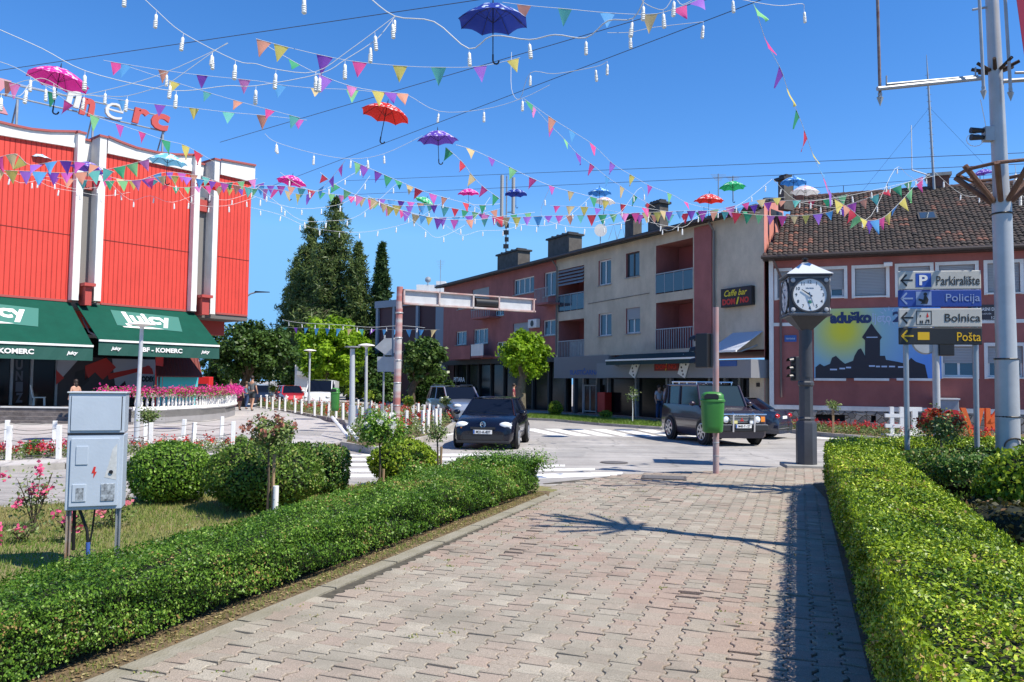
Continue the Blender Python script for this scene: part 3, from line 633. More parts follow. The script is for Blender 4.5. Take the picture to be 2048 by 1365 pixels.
# ------------------------------------------------------------------ trees
def tree(name, label, base, ht, crown, m, n, ls, trunk_r=.16, nc=60, bark=BARK, z0=0., blob=.22, trunkto=None, cat='tree', low=-1.):
    """crown = (cx,cy,cz,rx,ry,rz) relative to base"""
    cx,cy,cz,rx,ry,rz = crown; root = thing(name, label, cat, (base[0],base[1],z0))
    mb = MB(); top = Vector((cx,cy,cz)); mb.tube([(0,0,-.1),(0,0,(cz-rz)*.6+.2),top*.7,top], [trunk_r*1.2,trunk_r,trunk_r*.7,trunk_r*.25], 8)
    C = []
    while len(C) < nc:
        v = np.random.default_rng(len(C)+int(abs(base[0])*97)+random.randrange(9999)).normal(0,1,3); v /= np.linalg.norm(v); v *= RNG.random()**.33
        if v[2] < low: continue
        C.append(v*np.array([rx,ry,rz])*.88+np.array([cx,cy,cz]))
    C = np.array(C)
    for k in range(0, nc, max(1, nc//18)):
        c = Vector(C[k]); s = top*.55; mb.tube([s, s.lerp(c,.5)+Vector((0,0,.1*rz)), c], [trunk_r*.4,trunk_r*.22,trunk_r*.08], 5)
    mb.build('trunk', bark, root, smooth=60)
    wgt = RNG.uniform(.6,1.4,nc); idx = RNG.choice(nc, n, p=wgt/wgt.sum()); br = blob*np.array([rx,ry,rz])*1.0
    u = RNG.normal(0,1,(n,3)); u /= np.linalg.norm(u,axis=1,keepdims=True); rr = RNG.random((n,1))**.45
    P = C[idx]+u*rr*br*RNG.uniform(.7,1.3,nc)[idx][:,None]; N_ = u+np.array([0,0,.6])
    shade = RNG.uniform(-.25,.25,nc)[idx]
    leaves('crown', P, N_, np.full(n, ls)*RNG.uniform(.6,1.4,n), m, root, aspect=.75, spread=.6, rnd=np.clip(RNG.random(n)*.6+.2+shade,0,1))
    return root
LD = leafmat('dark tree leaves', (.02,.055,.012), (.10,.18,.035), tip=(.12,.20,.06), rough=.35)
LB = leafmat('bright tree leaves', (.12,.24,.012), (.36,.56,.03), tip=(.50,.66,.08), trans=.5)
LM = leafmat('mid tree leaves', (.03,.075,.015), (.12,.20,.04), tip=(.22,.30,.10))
def W(px, py, d): p = at(px, py, d); return p
def treepx(name, label, xb, d, x0, x1, yt, yb, m, n, ls, **k):
    b = at(xb, 0, d); c = at((x0+x1)/2, (yt+yb)/2, d); sx = (x1-x0)/2/F*d; sz = (yb-yt)/2/F*d
    return tree(name, label, (b.x,b.y), 0, (c.x-b.x, 0, c.z, sx, sx*.9, sz), m, n, ls, **k)
treepx('round_tree', 'pruned round bright green tree with a thick trunk on the verge', 1050, 41, 1000, 1103, 660, 758, LB, 8500, .17, nc=95, blob=.27, trunk_r=.26, bark=mat('pale mottled bark', (.20,.17,.12), .95, c2=(.06,.05,.035), scale=5, bump=.8, bscale=12))
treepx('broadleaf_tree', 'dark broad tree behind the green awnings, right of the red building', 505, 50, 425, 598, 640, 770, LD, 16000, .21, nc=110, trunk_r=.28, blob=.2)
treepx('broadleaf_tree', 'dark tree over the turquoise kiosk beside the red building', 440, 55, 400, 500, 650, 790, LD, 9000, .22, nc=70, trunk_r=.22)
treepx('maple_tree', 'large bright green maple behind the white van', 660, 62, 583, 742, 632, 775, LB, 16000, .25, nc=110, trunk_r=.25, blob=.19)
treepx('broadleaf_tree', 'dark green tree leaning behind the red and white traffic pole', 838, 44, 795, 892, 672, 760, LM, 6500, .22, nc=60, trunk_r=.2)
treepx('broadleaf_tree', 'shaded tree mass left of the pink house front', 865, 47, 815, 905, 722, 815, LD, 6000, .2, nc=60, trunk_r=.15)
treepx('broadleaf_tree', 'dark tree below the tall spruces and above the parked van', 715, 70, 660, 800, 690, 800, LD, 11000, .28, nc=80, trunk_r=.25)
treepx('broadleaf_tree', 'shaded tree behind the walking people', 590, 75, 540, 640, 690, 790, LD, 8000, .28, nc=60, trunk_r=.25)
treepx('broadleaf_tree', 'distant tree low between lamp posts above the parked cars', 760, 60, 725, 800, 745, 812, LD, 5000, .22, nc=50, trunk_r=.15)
NEED = leafmat('spruce needles', (.035,.065,.02), (.17,.24,.065), tip=(.32,.32,.11), trans=.3)
NEED2 = leafmat('fresh spruce needles', (.02,.045,.012), (.06,.11,.03), tip=(.10,.17,.05), trans=.15)
def spruce(label, px, d, ytop, ybot, hw, m, n_lv=38, dens=1., lean=0, narrow=False):
    b = at(px, 0, d); zt = at(px, ytop, d).z; root = thing('spruce_tree', label, 'spruce', (b.x,b.y,0), 0, 'spruces behind the houses'); R_ = hw/F*d
    zb = max(.5, at(px, ybot, d).z)
    mb = MB(); mb.tube([(0,0,0),(0,0,zt*.6),(0,0,zt)], [.32,.2,.03], 7); Ps, Ns, Sz, Rn = [], [], [], []
    for i in range(n_lv):
        t = i/(n_lv-1); z = zb+(zt-zb)*t; r = R_*((1-t)**.62*.97+.05)*(1 if not narrow else .9)
        for k in range(9 if t < .8 else 6):
            a = random.random()*2*PI; L = r*random.choice((random.uniform(.5,.9), random.uniform(.9,1.35))); droop = L*random.uniform(.25,.5); 
            dx, dy = math.cos(a), math.sin(a)
            pts = [Vector((dx*L*s, dy*L*s, z+L*.15*s-droop*s*s)) for s in (0,.5,1)]
            mb.tube(pts, [.05*(1-t)+.015,.03*(1-t)+.01,.006], 4, cap=False)
            n = int((20+62*L/max(R_,.1))*dens); s = RNG.random(n)**.7; q = RNG.normal(0,.11,n)*L*(1.15-s*.5)
            P = np.stack([dx*L*s-dy*q, dy*L*s+dx*q, z+L*.15*s-droop*s*s-np.abs(RNG.normal(0,.26,n))*L*.5], 1)
            Ps.append(P); Ns.append(np.tile([dx*.5,dy*.5,.3],(n,1))); Sz.append(np.full(n, .42+.14*(1-t))); Rn.append(np.clip(RNG.random(n)*.6+random.uniform(0,.4),0,1))
    mb.build('trunk', BARK, root)
    leaves('crown', np.concatenate(Ps), np.concatenate(Ns), np.concatenate(Sz)*RNG.uniform(.6,1.4,sum(map(len,Sz))), m, root, aspect=.22, spread=.7, rnd=np.concatenate(Rn))
spruce('tallest spruce with the broad drooping crown against the sky', 683, 80, 398, 690, 76, NEED, 44)
spruce('spruce at the left side of the tall cluster', 634, 84, 440, 690, 56, NEED, 34)
spruce('lower spruce at the right side of the tall cluster', 728, 78, 490, 700, 42, NEED, 30)
spruce('slim lone spruce standing right of the spruce cluster', 775, 78, 490, 650, 24, NEED2, 28, narrow=True)
spruce('short spruce in front at the left foot of the cluster', 606, 88, 520, 720, 52, NEED, 26)
# ------------------------------------------------------------------ facades
class Fac:
    def __init__(s, A, B):
        s.A = Vector((A[0],A[1],0)); s.ex = (Vector((B[0],B[1],0))-s.A); s.L = s.ex.length; s.ex.normalize(); s.ey = Vector((-s.ex.y, s.ex.x, 0)); s.rz = math.atan2(s.ex.y, s.ex.x)
    def uz(s, px, py, off=0.):
        r = ray(px, py); k = (s.ey.dot(s.A-CAM)+off)/s.ey.dot(r); P = CAM+r*k; return ((P-s.A).dot(s.ex), P.z)
    def rect(s, x0, y0, x1, y1, off=0.):
        ym = (y0+y1)/2; xm = (x0+x1)/2; return (s.uz(x0,ym,off)[0], s.uz(x1,ym,off)[0], s.uz(xm,y1,off)[1], s.uz(xm,y0,off)[1])
    def root(s, name, label, cat, group=None): return thing(name, label, cat, s.A, s.rz, group)
    def world(s, u, y, z): return s.A+s.ex*u+s.ey*y+Vector((0,0,z))
def wall(mb, u0, u1, z0, z1, holes, y=0., depth=.22, m=None, mr=None):
    us = sorted({u0,u1,*[h[0] for h in holes],*[h[1] for h in holes]}); zs = sorted({z0,z1,*[h[2] for h in holes],*[h[3] for h in holes]})
    us = [u for u in us if u0 <= u <= u1]; zs = [z for z in zs if z0 <= z <= z1]
    for i in range(len(us)-1):
        for j in range(len(zs)-1):
            uc = (us[i]+us[i+1])/2; zc = (zs[j]+zs[j+1])/2
            if any(h[0] < uc < h[1] and h[2] < zc < h[3] for h in holes): continue
            mb.quad((us[i],y,zs[j]),(us[i+1],y,zs[j]),(us[i+1],y,zs[j+1]),(us[i],y,zs[j+1]), m)
    for h in holes:
        d = h[4] if len(h) > 4 else depth; a,b,c,e = h[:4]; q = mr or m
        mb.quad((a,y,c),(a,y,e),(a,y+d,e),(a,y+d,c),q); mb.quad((b,y,e),(b,y,c),(b,y+d,c),(b,y+d,e),q)
        mb.quad((a,y,e),(b,y,e),(b,y+d,e),(a,y+d,e),q); mb.quad((b,y,c),(a,y,c),(a,y+d,c),(b,y+d,c),q)
FRW = mat('white window frame', (.72,.72,.70), .45)
FRD = mat('dark window frame', (.05,.045,.04), .6)
SHUT = mat('grey roller shutter', (.36,.37,.38), .6, stretch=(1,1,1)); 
def addlines(M, freq, amt=.25, axis=2):
    n = M.node_tree; P = n.nodes['Principled BSDF']; tc = n.nodes['Texture Coordinate']; s = n.nodes.new('ShaderNodeSeparateXYZ'); n.links.new(tc.outputs['Object'], s.inputs[0])
    a = n.nodes.new('ShaderNodeMath'); a.operation = 'MULTIPLY'; a.inputs[1].default_value = freq; n.links.new(s.outputs[axis], a.inputs[0])
    f = n.nodes.new('ShaderNodeMath'); f.operation = 'FRACT'; n.links.new(a.outputs[0], f.inputs[0])
    pp = n.nodes.new('ShaderNodeMath'); pp.operation = 'PINGPONG'; pp.inputs[1].default_value = .5; n.links.new(f.outputs[0], pp.inputs[0])
    mr = n.nodes.new('ShaderNodeMapRange'); mr.inputs[1].default_value = 0; mr.inputs[2].default_value = .12; n.links.new(pp.outputs[0], mr.inputs[0])
    b = n.nodes.new('ShaderNodeBump'); b.inputs['Strength'].default_value = 1; b.inputs['Distance'].default_value = .02; n.links.new(mr.outputs[0], b.inputs['Height'])
    if P.inputs['Normal'].links: n.links.new(P.inputs['Normal'].links[0].from_socket, b.inputs['Normal'])
    n.links.new(b.outputs[0], P.inputs['Normal'])
    mx = n.nodes.new('ShaderNodeMix'); mx.data_type = 'RGBA'; mx.blend_type = 'MULTIPLY'; mx.inputs[0].default_value = 1
    if P.inputs['Base Color'].links: n.links.new(P.inputs['Base Color'].links[0].from_socket, mx.inputs[6])
    else: mx.inputs[6].default_value = P.inputs['Base Color'].default_value
    m3 = n.nodes.new('ShaderNodeMapRange'); m3.inputs[3].default_value = 1-amt; m3.inputs[4].default_value = 1; n.links.new(mr.outputs[0], m3.inputs[0]); n.links.new(m3.outputs[0], mx.inputs[7]); n.links.new(mx.outputs[2], P.inputs['Base Color'])
addlines(SHUT, 16, .3)
def window(parent, r, nm=2, frame=FRW, glass=GLASSB, depth=.16, shut=0., sill=True, trim=None, fw=.07, y=0., shutm=None, curtain=False):
    a,b,c,e = r; fr = MB(); yd = y+depth
    fr.box(a,b,yd-.06,yd,c,c+fw); fr.box(a,b,yd-.06,yd,e-fw,e); fr.box(a,a+fw,yd-.06,yd,c+fw,e-fw); fr.box(b-fw,b,yd-.06,yd,c+fw,e-fw)
    for i in range(1, nm):
        u = a+(b-a)*i/nm; fr.box(u-fw*.6,u+fw*.6,yd-.06,yd,c+fw,e-fw)
    f = fr.build('window', frame, parent)
    g_ = MB(); g_.box(a+fw*.5,b-fw*.5,yd-.03,yd-.015,c+fw*.5,e-fw*.5); g_.build('pane', glass, f)
    if curtain:
        q = MB(); n = 26
        for i in range(n):
            u0 = a+(b-a)*i/n; u1 = a+(b-a)*(i+1)/n; y0 = yd+.10+(.03 if i%2 else 0); y1 = yd+.10+(0 if i%2 else .03); q.quad((u0,y0,c),(u1,y1,c),(u1,y1,e),(u0,y0,e))
        q.build('curtain', WHITE2, f)
    if shut > 0: q = MB(); q.box(a+.02,b-.02,yd-.10,yd-.062,e-(e-c)*shut,e); q.build('shutter', shutm or SHUT, f)
    if sill: q = MB(); q.box(a-.06,b+.06,y-.07,yd-.06,c-.06,c-.003); q.build('sill', CONC if trim is None else trim, f)
    if trim is not None:
        q = MB(); t = .13; yy = y-.03
        q.box(a-t,a,yy,y+.02,c-t*.6,e+t); q.box(b,b+t,yy,y+.02,c-t*.6,e+t); q.box(a,b,yy,y+.02,e,e+t); q.build('surround', trim, f)
    return f
# ------------------------------------------------------------------ long house: pink part + grey part
FD = Fac((-5.5,63.5), (10.85,33.7))
PINK = mat('dull red render', (.34,.12,.11), .9, var=.16, scale=.7, bump=.3, bscale=50)
GREYR = mat('grey render', (.56,.48,.365), .9, var=.18, scale=.5, bump=.3, bscale=40); grain(GREYR, 60, .12); streaks(GREYR, .2, .8, (1.1,1.1,.45)); streaks(PINK, .18, .8, (1.1,1.1,.5))
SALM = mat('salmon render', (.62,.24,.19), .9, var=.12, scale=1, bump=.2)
ROOFD = mat('black metal roof', (.03,.03,.032), .6, var=.3, scale=3)
um = FD.uz(1112,640)[0]; LF = FD.L; H1 = 9.45
dm = FD.root('apartment_house', 'long three-storey grey house with caffe bar at street level and a dark roof', 'house')
pk_ = FD.root('apartment_house', 'dull red three-storey house adjoining the grey house on its left', 'house')
pinkw = [((1027,556,1068,588),4,FRW,0,True),((1088,544,1112,592),2,FRW,0,True),((912,663,933,690),2,FRW,0,True),((947,658,976,688),3,FRW,0,True),((1086,640,1112,671),2,FRW,0,True),
         ((944,577,978,618),2,FRD,.95,False),((1026,646,1058,676),2,FRD,.95,False),((993,684,1012,712),2,FRW,0,True),((990,620,1008,632),2,FRW,0,False),((915,598,938,618),2,FRW,.9,False)]
H0 = 3.35
ph = [FD.rect(*q[0]) for q in pinkw]
mb = MB(); wall(mb, -.2, um, H0, H1+.02, ph, m=PINK); mb.build('wall', PINK, pk_)
for q, r_ in zip(pinkw, ph): window(pk_, r_, q[1], q[2], shut=q[3], curtain=q[4])
mb = MB(); mb.box(-.2,um,.5,10,H0,H1-.1); mb.build('house_body', PINK, pk_)
for nm, (x0,y0,x1,y1) in (('balcony',(1069,578,1095,606)),('balcony',(893,694,940,716)),('balcony',(942,690,966,712)),('balcony',(943,600,978,634))):
    a,b,c,e = FD.rect(x0,y0,x1,y1,-.9); mb = MB(); mb.box(a,b,-.9,0,c-.12,c); bl = mb.build(nm, PINK, pk_)
    q = MB(); big = x0 == 942
    q.box(a,b,-.9,-.86,c,e) if big or x0 == 893 else [q.box(a+(b-a)*i/10-.012,a+(b-a)*i/10+.012,-.9,-.87,c,e) for i in range(11)]; q.box(a,b,-.92,-.86,e,e+.04); q.build('railing', WHITE2 if big else (PINK if x0 == 893 else STEEL), bl)
a,b,c,e = FD.rect(1057,639,1074,656,-.25); mb = MB(); mb.box(a,b,-.3,-.02,c,e); ac = mb.build('air_conditioner', WHITE2, pk_, bevel=.02)
mb = MB(); mb.lathe([(.2,0),(.2,.01)], 16, ((a+b)/2,-.315,(c+e)/2), ax='y'); mb.build('fan_grille', BLACK, ac)
# grey part
DARKG = mat('dark shop glass', (.008,.010,.012), .15, spec=.25)
log = [(1117,536,1168,622),(1117,640,1168,716),(1312,484,1386,584),(1312,602,1386,698)]
gw = [((1197,520,1222,570),2,FRW,0),((1252,505,1279,554),2,FRD,.0),((1197,627,1223,672),2,FRW,0),((1252,616,1280,667),2,FRW,.45)]
lh_ = [(*FD.rect(*q),1.5) for q in log]; gh = [FD.rect(*q[0]) for q in gw]
mb = MB(); wall(mb, um, LF, H0, H1+.02, lh_+gh, m=GREYR, mr=PINK); mb.build('wall', GREYR, dm)
for q, r_ in zip(gw, gh): window(dm, r_, q[1], q[2], shut=q[3], curtain=q[3] == 0, trim=None)
mb = MB(); SH = -.77; yb_ = 8.; mb.hexa([(um,1.52,H0),(LF+SH*1.52-.02,1.52,H0),(LF+SH*yb_,yb_,H0),(um,yb_,H0),(um,1.52,H1-.1),(LF+SH*1.52-.02,1.52,H1-.1),(LF+SH*yb_,yb_,H1-.1),(um,yb_,H1-.1)]); mb.build('house_body', mat('loggia red', (.27,.075,.072), .9), dm)
for i, (a,b,c,e,_) in enumerate(lh_):
    # loggia back wall window + railing
    window(dm, (a+(b-a)*.45,b-.1,c+.05,e-.35), 2, FRW, depth=0., y=1.5, sill=False, curtain=False)
    q = MB(); hh = c+1.0
    rl = MB(); rl.box(a,b,-.03,.02,hh,hh+.05)
    nb = 4 if i in (0,2) else 16
    for k in range(nb+1): u = a+(b-a)*k/nb; rl.box(u-.018,u+.018,-.02,.01,c,hh)
    rr_ = rl.build('railing', STEEL, dm)
    if i in (0,2): q.box(a+.03,b-.03,-.012,-.004,c+.05,hh-.03); q.build('railing_glass', GLASSB, rr_)
    elif i == 1: q.box(a+(b-a)*.45,b,.03,.04,c+.02,hh-.03); q.build('railing_panel', STEEL, rr_)
    if i == 0:
        q = MB()
        for k in range(5): z = e-.05-k*.2; q.hexa([(a,-.12,z-.16),(b,-.12,z-.16),(b,-.09,z-.16),(a,-.09,z-.16),(a,.02,z),(b,.02,z),(b,.05,z),(a,.05,z)])
        q.build('slatted_blind', STEEL, dm)
a,_ = FD.uz(1390,560); b,_ = FD.uz(1425,560); mb = MB(); mb.box(a,b,-.06,.02,H0+.6,H1-.12); mb.build('pilaster', PINK, dm)
# right end wall + raised gable, lit by the sun
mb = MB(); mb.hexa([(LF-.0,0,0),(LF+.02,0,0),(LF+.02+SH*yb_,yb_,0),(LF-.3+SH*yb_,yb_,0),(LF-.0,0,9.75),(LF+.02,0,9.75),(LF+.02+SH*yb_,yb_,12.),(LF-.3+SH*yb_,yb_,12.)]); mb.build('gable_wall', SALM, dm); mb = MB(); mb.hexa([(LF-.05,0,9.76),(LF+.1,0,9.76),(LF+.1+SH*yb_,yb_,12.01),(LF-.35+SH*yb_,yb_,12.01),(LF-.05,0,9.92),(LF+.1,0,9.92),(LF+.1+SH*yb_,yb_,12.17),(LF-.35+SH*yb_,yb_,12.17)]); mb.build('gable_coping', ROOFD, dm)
# roof: eave slab + shallow slope
def ridge(u): return 0
for part, u0, u1 in ((pk_, -.6, um), (dm, um, LF+.35)):
    mb = MB(); z = H1-.1
    e_r = SH*5 if part is dm else 0.; e_2 = SH*8.4 if part is dm else 0.; e_0 = -.25 if part is dm else 0.
    mb.hexa([(u0,-.55,z),(u1+e_0,-.55,z),(u1+e_r,5,z+.85),(u0,5,z+.85),(u0,-.55,z+.24),(u1+e_0,-.55,z+.24),(u1+e_r,5,z+1.15),(u0,5,z+1.15)])
    mb.hexa([(u0,5,z+.85),(u1+e_r,5,z+.85),(u1+e_2,8.4,z),(u0,8.4,z),(u0,5,z+1.15),(u1+e_r,5,z+1.15),(u1+e_2,8.4,z+.22),(u0,8.4,z+.22)])
    rf = mb.build('roof', ROOFD, part)
    q = MB(); q.tube([(u0,-.6,z+.1),(u1,-.6,z+.1)], .07, 8); q.build('gutter', mat('brown gutter', (.05,.035,.03), .5), rf)
    CH = mat('sooty chimney render', (.10,.09,.08), .95, var=.3, scale=3)
    for (x0,y0,x1,y1) in (((995,504,1036,528),(1096,472,1138,500)) if part == pk_ else ((1250,430,1284,464),(1296,402,1344,442),(1556,354,1580,374))):
        a,b,c,e = FD.rect(x0,y0,x1,y1,1.6); b = b if part is pk_ else a+(b-a)*.5; y2 = 2.6 if part is pk_ else 2.2; q = MB(); q.box(a,b,1.6,y2,c-1.,e-.12); ch = q.build('chimney', CH, rf); s = MB(); s.box(a-.12,b+.12,1.48,y2+.12,e-.12,e)
        for k in range(4): u = a+(b-a)*(k+.5)/4; s.box(u-.08,u+.08,1.7,y2-.1,e,e+.14)
        s.build('chimney_cap', ROOFD, ch)
# street level band + shopfronts
DGR = mat('slate grey cladding', (.15,.15,.16), .7, var=.1, scale=2)
mb = MB(); mb.box(-.2,um,-.05,.3,3.1,H0+.1); mb.build('fascia', mat('dark fascia', (.018,.018,.02), .6), pk_)
text('fascia_lettering', 'PITARA', WHITE, pk_, *(lambda a,b,c,e: ((a+b)/2,-.06,(c+e)/2,b-a,e-c))(*FD.rect(909,755,931,764)), off=.02)
mb = MB(); mb.box(-.2,um,1.0,1.2,0,3.3); mb.build('shop_window', DARKG, pk_)
for k in range(9): u = .5+k*(um-.7)/8; q = MB(); q.box(u-.08,u+.08,.85,1.0,0,3.15); q.build('shop_frame', FRD, pk_)
a1,_ = FD.uz(1220,755)
z0_, z1_ = FD.uz(1165,757)[1], FD.uz(1165,730)[1]
mb = MB(); mb.box(um,a1,-.12,.3,z0_,H0+.02); mb.build('fascia', mat('grey fascia', (.20,.20,.20), .7), dm)
BLUE = mat('blue lettering', (.03,.10,.32), .5)
text('fascia_lettering', 'SLASTIČARNA', BLUE, dm, *(lambda a,b,c,e: ((a+b)/2,-.13,(c+e)/2,b-a,e-c))(*FD.rect(1140,737,1198,750,-.12)), off=.03)
zb0, zb1 = FD.uz(1380,756,-.9)[1], FD.uz(1380,722,-.9)[1]
mb = MB(); mb.box(a1,LF+.1,-.9,.3,zb0,zb1); mb.build('fascia', mat('projecting grey fascia', (.24,.24,.25), .6), dm)
RDL = mat('red lettering', (.55,.03,.02), .5); YEL = mat('yellow lettering', (.75,.62,.03), .5)
a,b,c,e = FD.rect(1310,726,1358,742,-.9); mb = MB(); mb.box(a,b,-.95,-.9,c,e); mb.build('fascia_sign', mat('dark red sign', (.20,.02,.02), .5), dm); text('fascia_lettering', 'DOM NO', RDL, dm, (a+b)/2, -.955, (c+e)/2, (b-a)*.85, (e-c)*.6, off=.03); text('fascia_lettering', '/', YEL, dm, (a+b)/2+.02, -.955, (c+e)/2, (b-a)*.07, (e-c)*.95, off=.03)
a,b,c,e = FD.rect(1440,722,1474,733,-.9); mb = MB(); mb.box(a,b,-.93,-.9,c,e); mb.build('fascia_sign', BLUE, dm)
for (x0,y0,x1,y1,rt) in ((1262,720,1279,750,.5),(1360,717,1378,748,.4)):   # domino tiles
    a,b,c,e = FD.rect(x0,y0,x1,y1,-.95); cx, cz = (a+b)/2, (c+e)/2; w_, h_ = .26, .5
    def rp_(u,v): return (cx+u*math.cos(rt)+v*math.sin(rt), cz-u*math.sin(rt)+v*math.cos(rt))
    q = MB(); q.prismy([rp_(-w_,-h_),rp_(w_,-h_),rp_(w_,h_),rp_(-w_,h_)], -1.0, -.94); dt = q.build('domino_tile', WHITE, dm)
    q = MB()
    for (u,v) in ((0,0.25),(-.12,.38),(.12,.12),(-.12,.12),(.12,.38),(-.12,-.12),(.12,-.38),(0,-.25)):
        x, z = rp_(u,v); q.lathe([(.05,0),(.05,.01)], 8, (x,-1.012,z), ax='y')
    q.build('spots', BLACK, dt)
# ground floor: pillars, frames, dark glass
mb = MB(); mb.box(um,LF-.05,1.3,1.5,0,z0_+.2); mb.build('shop_window', DARKG, dm)
GW = [(1112,1165),(1165,1210),(1210,1330),(1330,1400),(1400,1500)]
q = MB()
for px in (1114,1163,1190,1212,1268,1330,1337,1415,1425,1446,1475):
    u,_ = FD.uz(px,800,1.0); q = MB(); q.box(u-.07,u+.07,1.1,1.3,0,z0_+.1); q.build('shop_frame', STEEL, dm)
a,_ = FD.uz(1500,800); mb = MB(); mb.box(a,LF,-.04,1.4,0,zb0); mb.build('wall', GREYR, dm)
a,b,c,e = FD.rect(1515,766,1521,774); mb = MB(); mb.box(a,b,-.08,-.04,c,e); mb.build('wall_box', BLACK, dm)
a,b,c,e = FD.rect(1165,770,1190,832,.9); window(dm, (a,b,.1,e), 2, STEEL, glass=DARKG, depth=.1, y=.95, sill=False)
a,b,c,e = FD.rect(1200,785,1215,825,.9); mb = MB(); mb.box(a,b,.7,1.2,c,e); mb.build('red_cooler', RDL, dm, bevel=.03)
mb = MB(); a,_ = FD.uz(1150,800); mb.box(a-.2,a+.0,-.02,.2,0,z0_); mb.build('pillar', mat('dark pillar', (.05,.05,.055), .6), dm)
# closed dark awning + open white awning
def awning(label, p, out, zt, zb, m, u0, u1, val=.25, group=None, thick=.03, valm=None, txt=None, ytop=0.):
    root = thing('awning', label, 'awning', p.world(u0, ytop, 0), p.rz, group); L = u1-u0
    mb = MB(); mb.hexa([(0,0,zt-thick),(L,0,zt-thick),(L,-out,zb-thick),(0,-out,zb-thick),(0,0,zt),(L,0,zt),(L,-out,zb),(0,-out,zb)][:4][::-1]+[(0,0,zt),(L,0,zt),(L,-out,zb),(0,-out,zb)][::-1]); mb.build('canopy', m, root)
    mb = MB(); mb.box(0,L,-out-.07,-out-.0,zb-.08,zb+.0); mb.build('front_bar', WHITE, root)
    if val:
        mb = MB(); n = max(8, int(L*3))
        for i in range(n):
            u = L*i/n; v = L*(i+1)/n; dz = .0; mb.quad((u,-out-.02-.03*(i%2),zb-.08-val),(v,-out-.02-.03*((i+1)%2),zb-.08-val),(v,-out-.02,zb-.075),(u,-out-.02,zb-.075))
        mb.build('valance', valm or m, root)
    mb = MB()
    for u in (.3, L-.3): mb.tube([(u,0,zt-.6),(u-.2,-out*.5,(zt+zb)/2-.45),(u,-out,zb-.06)], .035, 6)
    mb.build('arm', STEEL, root); return root
a,b = FD.uz(1222,715,-1.3)[0], FD.uz(1400,712,-1.3)[0]; zt = FD.uz(1310,706,-.9)[1]
awning('nearly closed dark green awning over the bar fascia', FD, 1.1, zt, FD.uz(1310,716,-2.)[1], mat('dark awning', (.015,.04,.04), .8), a, b, .2, ytop=-.5)
a,b = FD.uz(1432,680,-1.)[0], LF-.1; zt = FD.uz(1500,664,-.0)[1]
awning('open pale grey awning at the right end of the grey house', FD, 1.5, zt, FD.uz(1480,700,-1.5)[1], mat('pale awning', (.66,.70,.76), .8, trans=.35), a, b, .0)
for px in (1113, 1428):
    u,_ = FD.uz(px,600,-.1); q = MB(); q.tube([(u,-.45,H1-.1),(u,-.1,H1-.5),(u,-.1,H0+.15)], .05, 8); q.build('downpipe', mat('grey downpipe', (.16,.15,.14), .6), dm)
q = MB(); q.tube([(FD.uz(1180,0,-.05)[0],-.04,6.4),(FD.uz(1300,0,-.05)[0],-.04,6.5)], .012, 5); q.build('wall_cable', BLACK, dm)
# bar sign
u0,u1,z0,z1 = FD.rect(1443,575,1504,613,-.2)
t = thing('bar_sign', 'black caffe bar domino sign with yellow and red lettering on the grey wall', 'sign', FD.world((u0+u1)/2,-.05,(z0+z1)/2), FD.rz)
mb = MB(); w_ = (u1-u0)/2; h_ = (z1-z0)/2; mb.box(-w_,w_,-.2,0.03,-h_,h_); mb.build('sign_box', BLACK, t, bevel=.02)
text('script_lettering', 'Caffe bar', YEL, t, 0, -.205, h_*.45, w_*1.5, h_*.65, shear=.35, off=.01)
text('block_lettering', 'DOM', RDL, t, -w_*.45, -.205, -h_*.45, w_*.85, h_*.65, off=.05); text('block_lettering', 'NO', RDL, t, w_*.58, -.205, -h_*.42, w_*.55, h_*.62, off=.05); text('slash', '/', YEL, t, w_*.14, -.205, -h_*.42, w_*.2, h_*.75, off=.05)
# ------------------------------------------------------------------ dark industrial building behind
FB = Fac(tuple(at(754,700,70))[:2], tuple(at(893,700,64))[:2])
bk = FB.root('office_building', 'dark maroon flat-roofed building with grey frame behind the traffic pole', 'building'); Lb = FB.L; zt = FB.uz(820,598)[1]
mb = MB(); mb.box(0,Lb,0,12,0,zt-.6); mb.build('wall', mat('maroon panels', (.055,.012,.018), .6), bk)
mb = MB(); mb.box(-.15,Lb+.1,-.25,12,zt-.6,zt)
for x in (757,790,797,837,882):
    u,_ = FB.uz(x,650); ww = .3 if x != 882 else .9; mb.box(u-ww/2,u+ww/2+(.3 if x==882 else 0),-.2,.1,0,zt-.6)
mb.build('frame', mat('blue grey frame', (.22,.25,.30), .6), bk)
P = at(868,590,75); t = thing('house', 'white roof block with satellite bits above the maroon building', 'house', (P.x,P.y,0)); mb = MB(); mb.box(-1.7,1.2,0,6,0,at(868,570,75).z); mb.box(.2,1.1,-.1,1,at(868,570,75).z,at(868,563,75).z); mb.build('wall', WHITE2, t)
mb = MB(); mb.tube([(-.6,0,at(868,570,75).z),(-.6,0,at(868,558,75).z)], .05, 6); mb.lathe([(.02,0),(.3,.1)], 12, (-.6,-.1,at(868,560,75).z), ax='y'); mb.build('satellite_dish', STEEL, t)
P = at(596,620,115); t = thing('church_tower', 'pale church tower with a dark spire partly hidden by spruces', 'tower', (P.x,P.y,0), .3)
zz = at(596,600,115).z; mb = MB(); mb.box(-1.5,1.5,-1.5,1.5,0,zz); mb.build('tower_wall', WHITE2, t)
mb = MB(); mb.lathe([(2.6,zz),(.0,zz+2.0)], 4, ph=PI/4); mb.build('spire', ROOFD, t); mb = MB(); mb.box(-.4,.4,-1.53,-1.5,zz-2.6,zz-1.2); mb.build('louvre', BLACK, t)
P = at(618,700,72); t = thing('house', 'white house wall glimpsed between lamp posts behind the van', 'house', (P.x,P.y,0), .2)
